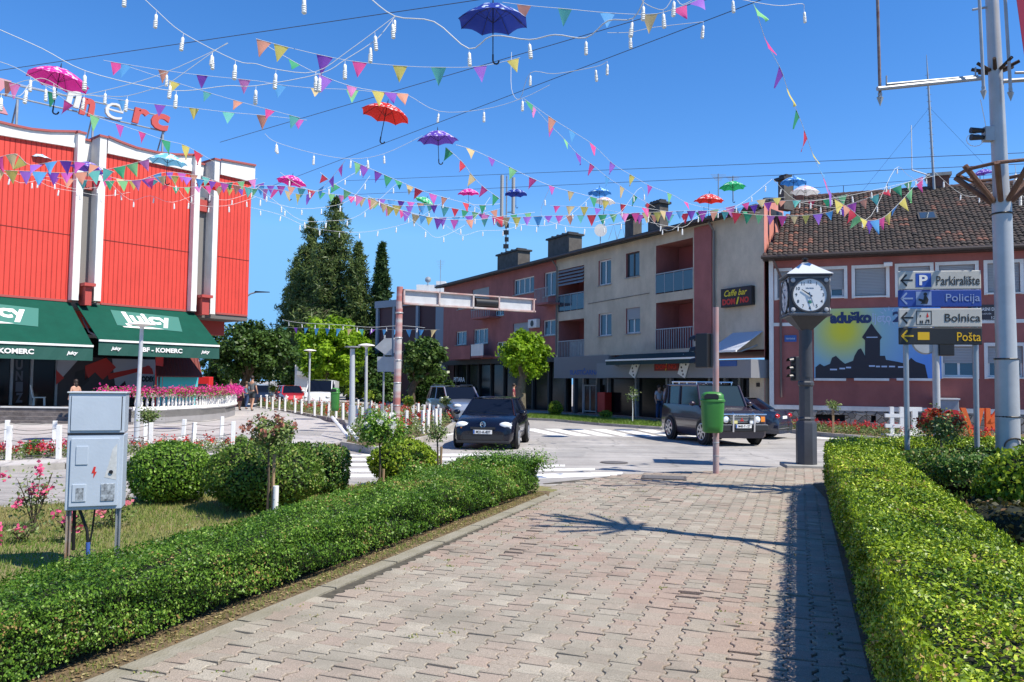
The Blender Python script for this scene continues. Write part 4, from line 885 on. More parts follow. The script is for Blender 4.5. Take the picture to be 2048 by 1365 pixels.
mb = MB(); mb.box(-1.2,1.2,0,5,0,3.6); mb.build('wall', WHITE2, t); mb = MB(); mb.box(-1.0,1.9,-.5,0,2.9,3.3); mb.box(-1.0,1.9,-.5,0,2.2,2.6); mb.build('balcony_band', mat('grey band', (.30,.31,.32), .7), t)
P = at(740,650,100); t = thing('house', 'distant grey house between the spruces', 'house', (P.x,P.y,0)); mb = MB(); mb.box(-6,4,0,8,0,5.5); mb.build('wall', mat('far grey render', (.22,.23,.25), .9), t); mb = MB(); mb.prismy([(-6.5,5.5),(4.5,5.5),(-1,8.5)], -.3, 8); mb.build('roof', ROOFD, t)
# ------------------------------------------------------------------ red house with the mural
FR = Fac((11.0,33.45), (19.6,30.1))
RR = mat('red render', (.34,.115,.10), .9, var=.15, scale=.8, bump=.35, bscale=45); 
streaks(RR, .18, .8, (1.1,1.1,.5))
rh = FR.root('red_house', 'two-storey dark red house with tiled roof, white trim and stone plinth', 'house')
LR = 17.; ze = 7.35; zp = FR.uz(1800,818)[1]
rw_ = [(1555,540,1578,602),(1634,542,1688,598),(1710,539,1772,596),(1797,532,1860,590),(1878,530,1950,588),(1975,523,2040,586)]
rw2 = [(1886,693,1950,754),(1976,692,2046,752)]
h1 = [FR.rect(*q) for q in rw_]; z0 = h1[4][2]; z1 = h1[4][3]; h1 = [(a,b,z0,z1) for a,b,_,_ in h1]
h2 = [FR.rect(*q) for q in rw2]; z0b, z1b = h2[0][2], h2[0][3]; h2 = [(a,b,z0b,z1b) for a,b,_,_ in h2]
wst = h1[5][1]-h1[5][0]; st = h1[5][0]-h1[4][0]
h1 += [(h1[5][0]+st*k, h1[5][1]+st*k, z0, z1) for k in (1,2,3)]; h2 += [(h2[1][0]+st*k, h2[1][1]+st*k, z0b, z1b) for k in (1,2,3)]
h1 = [h for h in h1 if h[1] < LR]; h2 = [h for h in h2 if h[1] < LR]
h1[0] = (h1[0][0], h1[0][1], z0, z1)
mb = MB(); wall(mb, 0, LR, zp, ze, h1+h2, m=RR); mb.build('wall', RR, rh)
mb = MB(); mb.box(0.02,LR-.02,.3,9.5,0,ze-.05); mb.build('house_body', RR, rh)
for i, h in enumerate(h1): window(rh, h, 2, FRW, shut=.96 if i != 1 else .72, trim=WHITE2, shutm=SHUT)
for i, h in enumerate(h2): window(rh, h, 2, FRW, shut=.55, trim=WHITE2)
BN = MB(); zb_ = FR.uz(1600,648)[1]; zb2 = FR.uz(1990,655)[1]
BN.box(0,LR,-.03,0,zb_-.09,zb_+.05); BN.box(0,LR,-.05,.0,zp-.12,zp+.06); BN.box(-.02,.16,-.06,0,zp,ze)
for (x0,x1) in ((1628,1692),(1708,1778),(1793,1880)):
    a,b,c,e = FR.rect(x0,757,x1,762); BN.box(a,b,-.10,0,c,e)
BN.build('trim', WHITE2, rh)
STN = mat('rubble stone', (.30,.28,.25), .95, bump=.3)
n_ = STN.node_tree; P_ = n_.nodes['Principled BSDF']; tc_ = n_.nodes['Texture Coordinate']; v_ = n_.nodes.new('ShaderNodeTexVoronoi'); v_.inputs['Scale'].default_value = 4.5; n_.links.new(tc_.outputs['Object'], v_.inputs['Vector'])
ve_ = n_.nodes.new('ShaderNodeTexVoronoi'); ve_.feature = 'DISTANCE_TO_EDGE'; ve_.inputs['Scale'].default_value = 4.5; n_.links.new(tc_.outputs['Object'], ve_.inputs['Vector'])
cr_ = n_.nodes.new('ShaderNodeValToRGB'); cr_.color_ramp.elements[0].color = (.14,.13,.12,1); cr_.color_ramp.elements[1].color = (.42,.39,.34,1); sp_ = n_.nodes.new('ShaderNodeSeparateColor'); n_.links.new(v_.outputs['Color'], sp_.inputs[0]); n_.links.new(sp_.outputs[0], cr_.inputs[0])
mr_ = n_.nodes.new('ShaderNodeMapRange'); mr_.inputs[2].default_value = .08; mr_.inputs[3].default_value = .3; n_.links.new(ve_.outputs['Distance'], mr_.inputs[0]); mx_ = n_.nodes.new('ShaderNodeMix'); mx_.data_type = 'RGBA'; mx_.blend_type = 'MULTIPLY'; mx_.inputs[0].default_value = 1
n_.links.new(cr_.outputs[0], mx_.inputs[6]); n_.links.new(mr_.outputs[0], mx_.inputs[7]); n_.links.new(mx_.outputs[2], P_.inputs['Base Color'])
b_ = n_.nodes.new('ShaderNodeBump'); b_.inputs['Distance'].default_value = .05; b_.inputs['Strength'].default_value = .8; n_.links.new(mr_.outputs[0], b_.inputs['Height']); n_.links.new(b_.outputs[0], P_.inputs['Normal'])
hb = [FR.rect(*q) for q in ((1632,826,1690,858),(1742,826,1752,858),(1975,830,2000,866))]
mb = MB(); wall(mb, 0, LR, 0, zp-.12, [(a,b,.35,zp-.3) for a,b,_,_ in hb], y=-.04, m=STN, depth=.35); pl = mb.build('plinth', STN, rh)
for a,b,_,_ in hb: mb = MB(); mb.box(a,b,.22,.29,.35,zp-.3); mb.build('basement_window', DARKIN, pl)
# tiled roof: real rows of tiles
TILE = bpy.data.materials.new('clay roof tiles'); TILE.use_nodes = True; n_ = TILE.node_tree; a_ = n_.nodes.new('ShaderNodeAttribute'); a_.attribute_name = 'rnd'; cr_ = n_.nodes.new('ShaderNodeValToRGB'); e_ = cr_.color_ramp.elements
e_[0].color = (.022,.017,.014,1); e_[1].color = (.17,.07,.045,1)
for p_, c_ in ((.5,(.045,.033,.026,1)), (.8,(.065,.04,.03,1)), (.96,(.10,.048,.034,1))): q_ = e_.new(p_); q_.color = c_
n_.links.new(a_.outputs['Fac'], cr_.inputs[0]); n_.links.new(cr_.outputs[0], n_.nodes['Principled BSDF'].inputs['Base Color']); n_.nodes['Principled BSDF'].inputs['Roughness'].default_value = .85
def tiles(parent, u0, u1, y0, zlo, y1, zhi, left_hip=0.):
    V, Fc, A_ = [], [], []; sl = math.hypot(y1-y0, zhi-zlo); nr = int(sl/.27); nc = int((u1-u0)/.20)
    dy, dz = (y1-y0)/sl, (zhi-zlo)/sl; ny, nz = -dz, dy
    for r_ in range(nr):
        for c_ in range(nc):
            u = u0+(u1-u0)*c_/nc; s = sl*r_/nr; 
            if u-u0 < left_hip*s/sl: continue
            wdt = (u1-u0)/nc*.96; L = sl/nr*1.12; jit = random.gauss(0,.006); o = len(V)
            for (du, hh) in ((0,.012),(wdt*.25,.045),(wdt*.6,.045),(wdt*.85,.012),(wdt,.012)):
                for (ss, lift) in ((0,.035),(L,.0)):
                    h = hh+lift+jit; V.append((u+du, y0+dy*(s+ss)+ny*h, zlo+dz*(s+ss)+nz*h))
                V.append((u+du, y0+dy*s, zlo+dz*s))
            col = random.random(); col = col**1.1; patch = math.sin(u*.9+1)*math.sin(s*1.7); col = min(1, max(0, col*.8+.25*(patch > .35)+(.25 if u-u0 < 2.5 and random.random() < .5 else 0)))
            for k in range(4):
                a = o+k*3; b = o+(k+1)*3; Fc.append((a,b,b+1,a+1)); A_.append(col); Fc.append((a+2,b+2,b,a)); A_.append(col*.8)
    me = bpy.data.meshes.new('roof'); me.from_pydata(V, [], Fc); me.materials.append(TILE); q = me.attributes.new('rnd','FLOAT','FACE'); q.data.foreach_set('value', A_); o = bpy.data.objects.new('roof', me); COL.objects.link(o); o.parent = parent; return o
yr, zr = 5.2, 10.95
rf = tiles(rh, -.25, LR, -.55, ze-.1, yr, zr, 1.25)
mb = MB(); mb.add([(-.2,-.5,ze-.16),(LR,-.5,ze-.16),(LR,yr,zr-.1),(1.1,yr,zr-.1),(LR,10.4,ze-.1),(-.2,10.4,ze-.1)], [(0,1,2,3),(3,2,4,5),(0,3,5)]); mb.build('roof_deck', mat('brown roof boards', (.06,.04,.03), .9), rh)
mb = MB(); mb.tube([(-.3,-.6,ze-.14),(LR,-.6,ze-.14)], .08, 8); mb.box(-.25,LR,-.5,.0,ze-.24,ze-.17); mb.build('gutter', mat('brown gutter'  , (.05,.035,.03), .5), rh)
mb = MB(); n = 60
for i in range(n): u = 1.0+(LR-1.)*i/n; mb.lathe([(.12,0),(.14,(LR+.2)/n*1.08)], 8, (u,yr,zr+.0), ax='x')
mb.build('ridge_tiles', mat('ridge tile', (.09,.05,.04), .85, var=.4, scale=2), rh)
mb = MB(); 
mb.tube([(1.0,yr,zr+.45),(LR,yr,zr+.45)], .012, 4)
for k in range(8): mb.box(1.2+k*1.9,1.23+k*1.9,yr-.01,yr+.01,zr,zr+.45)
mb.build('lightning_rod', WIRE, rh)
def onroof(px, py): # solve for u,s on slope
    r = ray(px, py); o = CAM-FR.A; a = Vector((o.dot(FR.ex), o.dot(FR.ey), o.z)); b = Vector((r.dot(FR.ex), r.dot(FR.ey), r.z)); sl = Vector((0, yr+.55, zr-ze+.1)).normalized(); n = Vector((0,-sl.z,sl.y)); p0 = Vector((0,-.55,ze-.1)); k = (p0-a).dot(n)/b.dot(n); return a+b*k
p = onroof(1854,436); mb = MB(); mb.box(-.35,.35,-.4,.4,0,.12); s_ = mb.build('skylight', FRD, rh); s_.location = p; s_.rotation_euler = (math.atan2(zr-ze+.1, yr+.55),0,0)
mb = MB(); mb.box(-.28,.28,-.32,.32,.12,.13); mb.build('skylight_pane', GLASSB, s_)
p = FR.uz(1878,365,yr); mb = MB(); mb.box(p[0]-.4,p[0]+.4,yr-.1,yr+.7,zr-.6,zr+.55); ch = mb.build('chimney', mat('brick chimney', (.16,.07,.05), .9, var=.3, scale=10), rh); q = MB(); q.box(p[0]-.5,p[0]+.5,yr-.2,yr+.8,zr+.55,zr+.7); q.build('chimney_cap', CONC, ch)
p = FR.uz(1594,385,yr-.4); zc_t = FR.uz(1594,384,yr-.4)[1]; mb = MB(); mb.box(p[0]-.3,p[0]+.3,yr-.7,yr-.1,zr-1.2,zc_t); mb.build('chimney', MATS['brick chimney'], rh)
p = FR.uz(1868,365,yr-.2); u = p[0]; zt = FR.uz(1853,110,yr-.2)[1]; ut = FR.uz(1853,110,yr-.2)[0]
mast = thing('radio_mast', 'tall thin lattice radio mast on the tiled roof beside the chimney', 'antenna', FR.world(u, yr-.2, zr), FR.rz); H_ = zt-zr; mb = MB()
mb.tube([(0,0,-.1),((ut-u)*.75,0,H_*.75),(ut-u,0,H_)], [.06,.045,.012], 6); mb.build('mast_tube', STEEL, mast)
mb = MB()
for k in range(16): z = .6+k*H_*.05; mb.tube([((ut-u)*z/H_-.10,0,z),((ut-u)*z/H_+.10,0,z)], .012, 4)
mb.build('rungs', STEEL, mast); mb = MB(); mb.tube([((ut-u)*.6,0,H_*.6),(-3.3,0,-.3)], .006, 4); mb.tube([((ut-u)*.6,0,H_*.6),(2.9,0,-.3)], .006, 4); mb.build('guy_wire', WIRE, mast)
mb = MB(); mb.tube([(-.9,0,.9),(-.0,0,.5)], .03, 6); mb.tube([(-.9,0,.9),(-.9,0,3.0)], .02, 6); mb.build('side_aerial', WHITE2, mast)
# floodlight + street name plate + downpipe
a,b,c,e = FR.rect(1768,522,1784,532,-.3); t = thing('floodlight', 'small white floodlight high on the red wall', 'floodlight', FR.world((a+b)/2,-.03,(c+e)/2), FR.rz); mb = MB(); mb.hexa([(-.16,-.3,-.12),(.16,-.3,-.12),(.14,-.1,-.08),(-.14,-.1,-.08),(-.16,-.34,.02),(.16,-.34,.02),(.14,-.12,.08),(-.14,-.12,.08)]); mb.build('lamp_head', WHITE, t); mb = MB(); mb.box(-.02,.02,-.12,.04,-.03,.03); mb.build('bracket', BLACK, t)
a,b,c,e = FR.rect(1569,671,1593,684,-.03); t = thing('street_name_plate', 'small blue street name plate on the red wall left of the clock', 'sign', FR.world((a+b)/2,-.0,(c+e)/2), FR.rz); mb = MB(); w_=(b-a)/2; h_=(e-c)/2; mb.box(-w_,w_,-.03,0.02,-h_,h_); mb.build('plate', BLUE, t); text('lettering', 'Mala Kladuša', WHITE, t, 0, -.032, 0, w_*1.5, h_*.5)
t = thing('downpipe', 'thin brown downpipe on the red wall left of the clock', 'pipe', FR.world(0,0,0), FR.rz); u0,_ = FR.uz(1562,700); mb = MB(); mb.tube([(.2,-.5,ze-.3),(u0,-.1,ze-.9),(u0,-.09,1.3)], .05, 8); mb.build('pipe', mat('copper pipe', (.13,.09,.08), .6), t)
a,b,c,e = FR.rect(1945,610,2000,642,-.03); t = thing('company_sign', 'dark grey company sign with white lettering on the red wall', 'sign', FR.world((a+b)/2,0,(c+e)/2), FR.rz); w_=(b-a)/2; h_=(e-c)/2; mb = MB(); mb.box(-w_-.15,w_,-.03,0.02,-h_,h_); mb.build('plate', mat('anthracite', (.05,.045,.05), .6), t)
text('lettering', 'ROGASNI DO', WHITE, t, -.02, -.032, h_*.45, w_*1.75, h_*.42, off=.02); text('lettering', 'VELIKA KLADUŠA', WHITE, t, -.15, -.032, -.1*h_, w_*1.4, h_*.22); text('lettering', '123', WHITE, t, w_*.6, -.032, -h_*.6, w_*.45, h_*.32, off=.02)
a,b,c,e = FR.rect(1875,800,1918,826,-.6); t = thing('electric_box', 'grey utility box against the red wall behind the big letters', 'box', FR.world((a+b)/2,-.6,0), FR.rz); w_=(b-a)/2; mb = MB(); mb.box(-w_,w_,0,.45,0,e); mb.build('cabinet', STEEL, t, bevel=.02); mb = MB(); mb.box(-w_-.04,w_+.04,-.05,.5,e,e+.06); mb.build('lid', WHITE2, t)
# mural banner
SKYB = bpy.data.materials.new('banner print'); SKYB.use_nodes = True; n_ = SKYB.node_tree; tc_ = n_.nodes.new('ShaderNodeTexCoord'); vs_ = n_.nodes.new('ShaderNodeVectorMath'); vs_.operation = 'DISTANCE'; n_.links.new(tc_.outputs['Object'], vs_.inputs[0])
a,b,c,e = FR.rect(1628,616,1882,757,-.04); cxm, czm = (a+b)/2, (c+e)/2; su, sz_ = FR.uz(1693,668,-.04); vs_.inputs[1].default_value = (su-cxm-.15,0,sz_-czm+.15); cr_ = n_.nodes.new('ShaderNodeValToRGB'); mr_ = n_.nodes.new('ShaderNodeMapRange'); mr_.inputs[2].default_value = 3.3; n_.links.new(vs_.outputs['Value'], mr_.inputs[0]); n_.links.new(mr_.outputs[0], cr_.inputs[0]); e_ = cr_.color_ramp.elements
e_[0].color = (.78,.68,.02,1); e_[1].color = (.12,.30,.75,1)
for p_, c_ in ((.12,(.70,.66,.06,1)), (.25,(.50,.58,.22,1)), (.45,(.28,.48,.52,1))): q_ = e_.new(p_); q_.color = c_
n_.links.new(cr_.outputs[0], n_.nodes['Principled BSDF'].inputs['Base Color']); n_.nodes['Principled BSDF'].inputs['Roughness'].default_value = .6
t = thing('mural_banner', 'large printed summer festival banner with a castle silhouette and a sun', 'banner', FR.world(cxm,0,czm), FR.rz)
W_, H_ = (b-a)/2, (e-c)/2; mb = MB(); mb.box(-W_,W_,-.04,0.0,-H_,H_); mb.build('banner_sheet', SKYB, t)
SIL = mat('banner dark print', (.022,.02,.03), .6); 
def mp(px, py): u, z = FR.uz(px, py, -.05); return (u-cxm, z-czm)
mb = MB(); 
out = [(1631,757),(1631,735),(1640,728),(1648,733),(1660,728),(1664,716),(1672,712),(1680,720),(1690,728),(1706,722),(1709,712),(1716,700),(1722,697),(1722,697),(1730,712),(1730,681),(1724,675),(1734,660),(1743,647),(1752,660),(1764,675),(1760,681),(1760,712),(1770,712),(1772,720),(1795,724),(1812,728),(1822,716),(1832,724),(1850,730),(1856,757)]
bm = bmesh.new(); vv = [bm.verts.new((mp(*p)[0],-.048,mp(*p)[1])) for i, p in enumerate(out) if i == 0 or p != out[i-1]]; f = bm.faces.new(vv); f.normal_update(); bmesh.ops.triangulate(bm, faces=[f]); bmesh.ops.recalc_face_normals(bm, faces=bm.faces[:]); me = bpy.data.meshes.new('castle_print'); bm.to_mesh(me); bm.free(); me.materials.append(SIL); o = bpy.data.objects.new('castle_print', me); COL.objects.link(o); o.parent = t
q = MB()
for (x0,y0,x1,y1) in ((1660,738,1674,741),(1679,736,1690,739),(1692,734,1702,737),(1738,731,1750,734),(1752,732,1760,735),(1763,732,1774,735),(1778,732,1790,735),(1796,733,1812,736),(1733,674,1755,676)):
    p0, p1 = mp(x0,y1), mp(x1,y0); q.box(p0[0],p1[0],-.052,-.048,p0[1],p1[1])
q.build('light_print', mat('banner pale print', (.45,.55,.72), .6), t)
p0, p1 = mp(1638,622), mp(1744,648)
a_,b_ = mp(1660,648), mp(1743,623); text('lettering', 'aduško', mat('navy print', (.02,.04,.12), .6), t, (a_[0]+b_[0])/2, -.05, (a_[1]+b_[1])/2, b_[0]-a_[0], b_[1]-a_[1], off=.06)
a_,b_ = mp(1745,651), mp(1782,626); text('lettering', 'ljeto', mat('banner pale print' , (.45,.55,.72), .6), t, (a_[0]+b_[0])/2, -.05, (a_[1]+b_[1])/2, b_[0]-a_[0], b_[1]-a_[1], off=.01)
a_,b_ = mp(1786,645), mp(1806,623); text('lettering', '2018', mat('navy print', (.02,.04,.12), .6), t, (a_[0]+b_[0])/2+.5, -.05, (a_[1]+b_[1])/2, 1.4, b_[1]-a_[1], off=.04)
q = MB(); c0 = mp(1778,633)
for k in range(12): a = k*PI/6; q.prismy([(c0[0]+math.cos(a-.1)*.24, c0[1]+math.sin(a-.1)*.24),(c0[0]+math.cos(a+.1)*.24, c0[1]+math.sin(a+.1)*.24),(c0[0]+math.cos(a)*.42, c0[1]+math.sin(a)*.42)], -.053,-.047)
q.build('sun_rays', mat('banner pale print' , (.45,.55,.72), .6), t)
# ------------------------------------------------------------------ red department store on the left
FL = Fac((-20.2,31.0), (-13.05,39.9))
REDP = mat('red corrugated cladding', (.70,.055,.035), .65, var=.06, scale=1.2); addlines(REDP, 5.2, .35, 0); streaks(REDP, .16, 1.4, (2.5,2.5,.3))
st_ = FL.root('department_store', 'bright red corrugated store with white fins over a dark glazed ground floor', 'store')
def P2(px, py, off=0.): return FL.uz(px, py, off)
UL = -9.0
def panel(name, tl, tr, br, bl, y0, y1, m, parent=st_):
    q = MB(); poly = [bl, br, tr, tl]; q.prismy(poly, y0, y1); return q.build(name, m, parent)
def ext(p, q, u):  # extrapolate line p-q to u
    k = (u-p[0])/(q[0]-p[0]); return (u, p[1]+(q[1]-p[1])*k)
ZT = 11.2; DPT = 12.
zbot = (P2(70,596)[1]+P2(460,631)[1])/2
tl, tr = P2(0,272), P2(157,298)
ur1 = (P2(157,300)[0]+P2(143,600)[0])/2
panel('cladding_panel', (UL, ext(tl,tr,UL)[1]), (ur1, tr[1]), (ur1, zbot), (UL, zbot), 0, .3, REDP)
ul2 = (P2(214,308)[0]+P2(199,602)[0])/2; ur2 = (P2(394,345)[0]+P2(379,620)[0])/2
panel('cladding_panel', (ul2, P2(215,308)[1]), (ur2, P2(392,347)[1]), (ur2, zbot), (ul2, zbot), 0, .3, REDP)
ul3 = (P2(440,352)[0]+P2(431,628)[0])/2; ur3 = (P2(506,368)[0]+P2(492,634)[0])/2
panel('cladding_panel', (ul3, P2(440,350)[1]), (ur3, P2(505,366)[1]), (ur3, zbot), (ul3, zbot), 0, .3, REDP)
q = MB(); q.quad((ur3,.0,zbot),(ur3,DPT,zbot),(ur3,DPT,ZT),(ur3,0,ZT)); q.build('side_wall', REDP, st_)
for (a_, b_, py) in ((UL, ur1, 470), (ul2, ur2, 492), (ul3, ur3, 505)):
    z = P2(290,492)[1]; q = MB(); q.box(a_+.02,b_-.02,-.012,.02,z-.015,z+.015); q.build('panel_joint', mat('dark joint', (.18,.02,.015), .8), st_)
    q = MB(); q.box(a_+.02,b_-.02,-.03,.3,zbot-.03,zbot+.06); q.build('bottom_flashing', mat('red coping', (.36,.08,.07), .6), st_)
# white parapet, with scalloped top
def parapet(toppx, botpx, y0=-.12, y1=.35):
    tp = [P2(*p) for p in toppx]; bt = [P2(*p) for p in botpx]
    if toppx[0][0] <= 0: tp = [(UL, tp[0][1]+.1)]+tp; bt = [(UL, bt[0][1]+.5)]+bt
    q = MB()
    n = len(tp); 
    # resample both to same count
    us = [t[0] for t in tp]
    def ev(L, u):
        for i in range(len(L)-1):
            if L[i][0] <= u <= L[i+1][0]: k = (u-L[i][0])/(L[i+1][0]-L[i][0]); return L[i][1]+(L[i+1][1]-L[i][1])*k
        return L[0][1] if u < L[0][0] else L[-1][1]
    for i in range(n-1):
        a, b = us[i], us[i+1]; q.hexa([(a,y0,ev(bt,a)),(b,y0,ev(bt,b)),(b,y1,ev(bt,b)),(a,y1,ev(bt,a)),(a,y0,tp[i][1]),(b,y0,tp[i+1][1]),(b,y1,tp[i+1][1]),(a,y1,tp[i][1])])
    o = q.build('parapet', WHITE2, st_); q = MB()
    for i in range(n-1):
        a, b = us[i], us[i+1]; z, w_ = tp[i][1], tp[i+1][1]; q.hexa([(a,y0-.08,z),(b,y0-.08,w_),(b,y1+.1,w_),(a,y1+.1,z),(a,y0-.08,z+.09),(b,y0-.08,w_+.09),(b,y1+.1,w_+.09),(a,y1+.1,z+.09)])
    q.build('coping', mat('red coping', (.36,.08,.07), .6), o)
parapet([(0,249),(25,255),(60,262),(100,266),(157,267)], [(0,272),(157,298)])
parapet([(172,276),(196,281)], [(172,318),(196,322)], .5, .8)
parapet([(214,277),(240,288),(270,299),(310,308),(345,312),(394,313)], [(214,308),(394,346)])
parapet([(404,325),(420,328)], [(404,345),(420,350)], .5, .8)
parapet([(440,322),(508,334)], [(440,350),(508,366)])
def fin(x0, x1, ytop, xb0, ybot, y0=-.35, y1=1.2, m=WHITE2):
    a = (P2(x0,ytop,y0)[0]+P2(xb0,ybot,y0)[0])/2; w_ = P2(x1,ytop,y0)[0]-P2(x0,ytop,y0)[0]; zt = P2(x0,ytop,y0)[1]; zb = P2(xb0,ybot,y0)[1]
    q = MB(); q.box(a,a+w_,y0,y1,zb,zt); q.build('fin', m, st_); q = MB(); q.box(a-.04,a+w_+.04,y0-.05,y1,zt,zt+.09); q.build('coping', MATS['red coping'], st_); return a, a+w_
f1 = fin(157,171,266,143,600); f2 = fin(198,212,273,190,602); f3 = fin(393,404,312,380,622); f4 = fin(430,440,320,420,628)
for (a, b) in ((f1[1], f2[0]), (f3[1], f4[0])):
    q = MB(); q.box(a,b,1.15,1.3,zbot,ZT-.5); q.build('recess_wall', mat('grey render'+' b', (.24,.23,.22), .9, var=.1), st_)
    w0 = a+.02; w1 = a+(b-a)*.62
    zz0 = P2(170,575)[1]; zz1 = P2(170,400)[1]
    for k in range(3): window(st_, (w0,w1,zz0+(zz1-zz0)*k/3+.03,zz0+(zz1-zz0)*(k+1)/3-.03), 1, FRW, glass=mat('pale window', (.30,.34,.33), .25), depth=.05, y=1.05, sill=False)
    q = MB(); q.box(a-.05,b+.05,.1,1.15,P2(175,378)[1],P2(175,352)[1]); q.build('red_beam', mat('red beam', (.42,.06,.05), .7), st_)
    q = MB(); q.box(a+.15,b-.2,-.6,.9,zbot-.15,zbot+.65); q.box(a+.05,b-.1,-.75,.9,zbot+.65,zbot+.78); q.build('red_beam_end', MATS['red beam'], st_)
    q = MB(); q.box(w0,w0+(b-a)*.5,.6,1.0,zz1+.15,zz1+.5); q.build('vent_box', STEEL, st_)
q = MB(); q.box(UL,ur3,.3,DPT,zbot+.05,ZT-.6); q.build('store_body', mat('store body', (.20,.19,.18), .9), st_)
q = MB(); q.box(UL,ur3,.02,DPT,zbot-.25,zbot+.04); q.build('soffit', mat('soffit', (.14,.13,.12), .9), st_)
q = MB(); q.box(UL,ur3-.3,1.6,2.2,zbot-.95,zbot-.25); q.build('red_beam', MATS['red beam'], st_)
# ground floor glazing with posters
gy = 2.4; uE = P2(347,760,gy)[0]
q = MB(); q.box(UL,uE,gy,gy+.2,0,zbot-.2); q.build('shop_window', DARKG, st_)
q = MB(); q.box(UL,uE,gy+.25,gy+6,0,zbot-.2); q.build('shop_interior', DARKIN, st_)
for px in (22,62,112,318): u,_ = P2(px,760,gy); q = MB(); q.box(u-.05,u+.05,gy-.08,gy,0,3.6); q.build('shop_frame', STEEL, st_)
q = MB(); q.box(UL,uE,gy-.06,gy,3.6,3.75); q.build('shop_frame', STEEL, st_)
u0,_ = P2(318,760,gy-.1); u1,_ = P2(346,760,gy-.1); q = MB(); q.box(u0,u1,gy-.15,gy+.1,0,3.9); q.build('red_pier', mat('red pier', (.30,.02,.02), .7), st_)
u0,u1,c,e = FL.rect(116,716,318,812,gy-.1); ps = MB(); ps.box(u0,u1,gy-.1,gy-.05,c,e); pst = ps.build('poster', mat('poster dark ground', (.035,.03,.035), .5), st_)
def pp(px, py): return P2(px, py, gy-.11)
def pshape(name, pts, m, y=.12, par=pst):
    q = MB(); poly = [pp(*p) for p in pts]; bm = bmesh.new(); v = [bm.verts.new((x, gy-y, z)) for x, z in poly]; f = bm.faces.new(v); f.normal_update(); bmesh.ops.triangulate(bm, faces=[f]); me = bpy.data.meshes.new(name); bm.to_mesh(me); bm.free(); me.materials.append(m); o = bpy.data.objects.new(name, me); COL.objects.link(o); o.parent = par
LG_ = mat('poster grey', (.42,.43,.47), .6); PR = mat('poster red', (.50,.03,.02), .5); PD_ = mat('poster black', (.01,.01,.012), .5)
pshape('poster_print', [(224,718),(318,720),(318,792),(290,800),(230,770)], LG_, .115); pshape('poster_print', [(116,716),(160,716),(112,770)], LG_, .115)
pshape('poster_print', [(112,740),(128,756),(112,770)], PR); pshape('poster_print', [(170,732),(212,716),(232,735),(205,760),(190,745),(170,762)], PR, .12); pshape('poster_print', [(215,748),(300,732),(300,738),(240,754),(218,760)], PR, .12)
pshape('poster_print', [(282,748),(286,736),(296,731),(304,738),(307,749)], PR, .125); pshape('poster_print', [(150,745),(170,738),(178,762),(160,778),(148,765)], PD_, .12); pshape('poster_print', [(236,775),(250,762),(256,792),(240,796)], PD_, .125)
p0, p1 = pp(276,764), pp(312,753); text('lettering', 'RODEO', PD_, st_, (p0[0]+p1[0])/2, gy-.13, (p0[1]+p1[1])/2, p1[0]-p0[0], p1[1]-p0[1], off=.06)
for i, ch in enumerate('UNIZ'):
    p0 = pp(40, 730+i*22); text('lettering', ch, mat('frosted letter', (.10,.11,.14), .6), st_, p0[0], gy-.02, p0[1], .28, .42, off=.05)
# awnings with the juice logo
GRN = mat('green awning cloth', (.006,.075,.05), .85, var=.12, scale=2, trans=.1, spec=.15); GRV = mat('green valance', (.010,.075,.058), .8)
def logo_awning(label, x0, x1, xt0, xt1, ytopx, yfront, out=2.3):
    u0 = P2(x0, yfront, -out)[0]; u1 = P2(x1, yfront+(14 if x1 > 300 else 8), -out)[0]
    zf = P2((x0+x1)/2, yfront+4, -out)[1]; zt = zbot-.05
    root = awning(label, FL, out, zt, zf, GRN, u0, u1, .55, 'green shop awnings with white lettering', valm=GRV, ytop=0.)
    L = u1-u0; sl = math.atan2(zt-zf, out); sn, cs = math.sin(sl), math.cos(sl)
    # lettering on the slope: build flat then lay on the slope
    def lay(o, cu, s):  # s = 0 front .. 1 top
        v = np.empty(len(o.data.vertices)*3); o.data.vertices.foreach_get('co', v); v = v.reshape(-1,3)
        x = v[:,0]+cu; t = v[:,2]; h = -v[:,1]+.012; Ls = math.hypot(out, zt-zf)
        y = -out+(s*Ls+t)*cs; z = zf+(s*Ls+t)*sn; y = y-h*sn; z = z+h*cs
        o.data.vertices.foreach_set('co', np.stack([x,y,z],1).ravel()); o.data.update()
    cu = L*.5
    pb = MB(); pb.prismy([(-1.5,-.5),(1.3,-.72),(1.65,.55),(-1.35,.75)], -.004, 0); o = pb.build('logo_patch', mat('faded logo patch', (.035,.17,.135), .8), root); lay(o, cu, .60)
    o = text('logo_lettering', 'Juicy', WHITE, root, 0, -.006, .08, 2.2, 1.15, off=.035); lay(o, cu, .60)
    pb = MB(); pb.prismy([(-1.3,-.56),(-.1,-.50),(.5,-.60),(-.2,-.66),(-1.25,-.63)], -.008, -.003); o = pb.build('logo_swash', WHITE, root); lay(o, cu, .60)
    text('valance_lettering', 'BF - KOMERC', WHITE, root, L*.5, -out-.06, zf-.34, 1.75, .2, off=.04)
    for u in ((L*.13, L*.87) if x1 > 300 else (L*.87,)): text('valance_lettering', 'juicy', WHITE, root, u, -out-.06, zf-.36, .42, .18, off=.04, shear=.3)
logo_awning('green awning with white juice logo at the left frame edge', -185, 186, 0, 0, 0, 679)
logo_awning('green awning with white juice logo right of the lamp post', 197, 438, 0, 0, 0, 681)
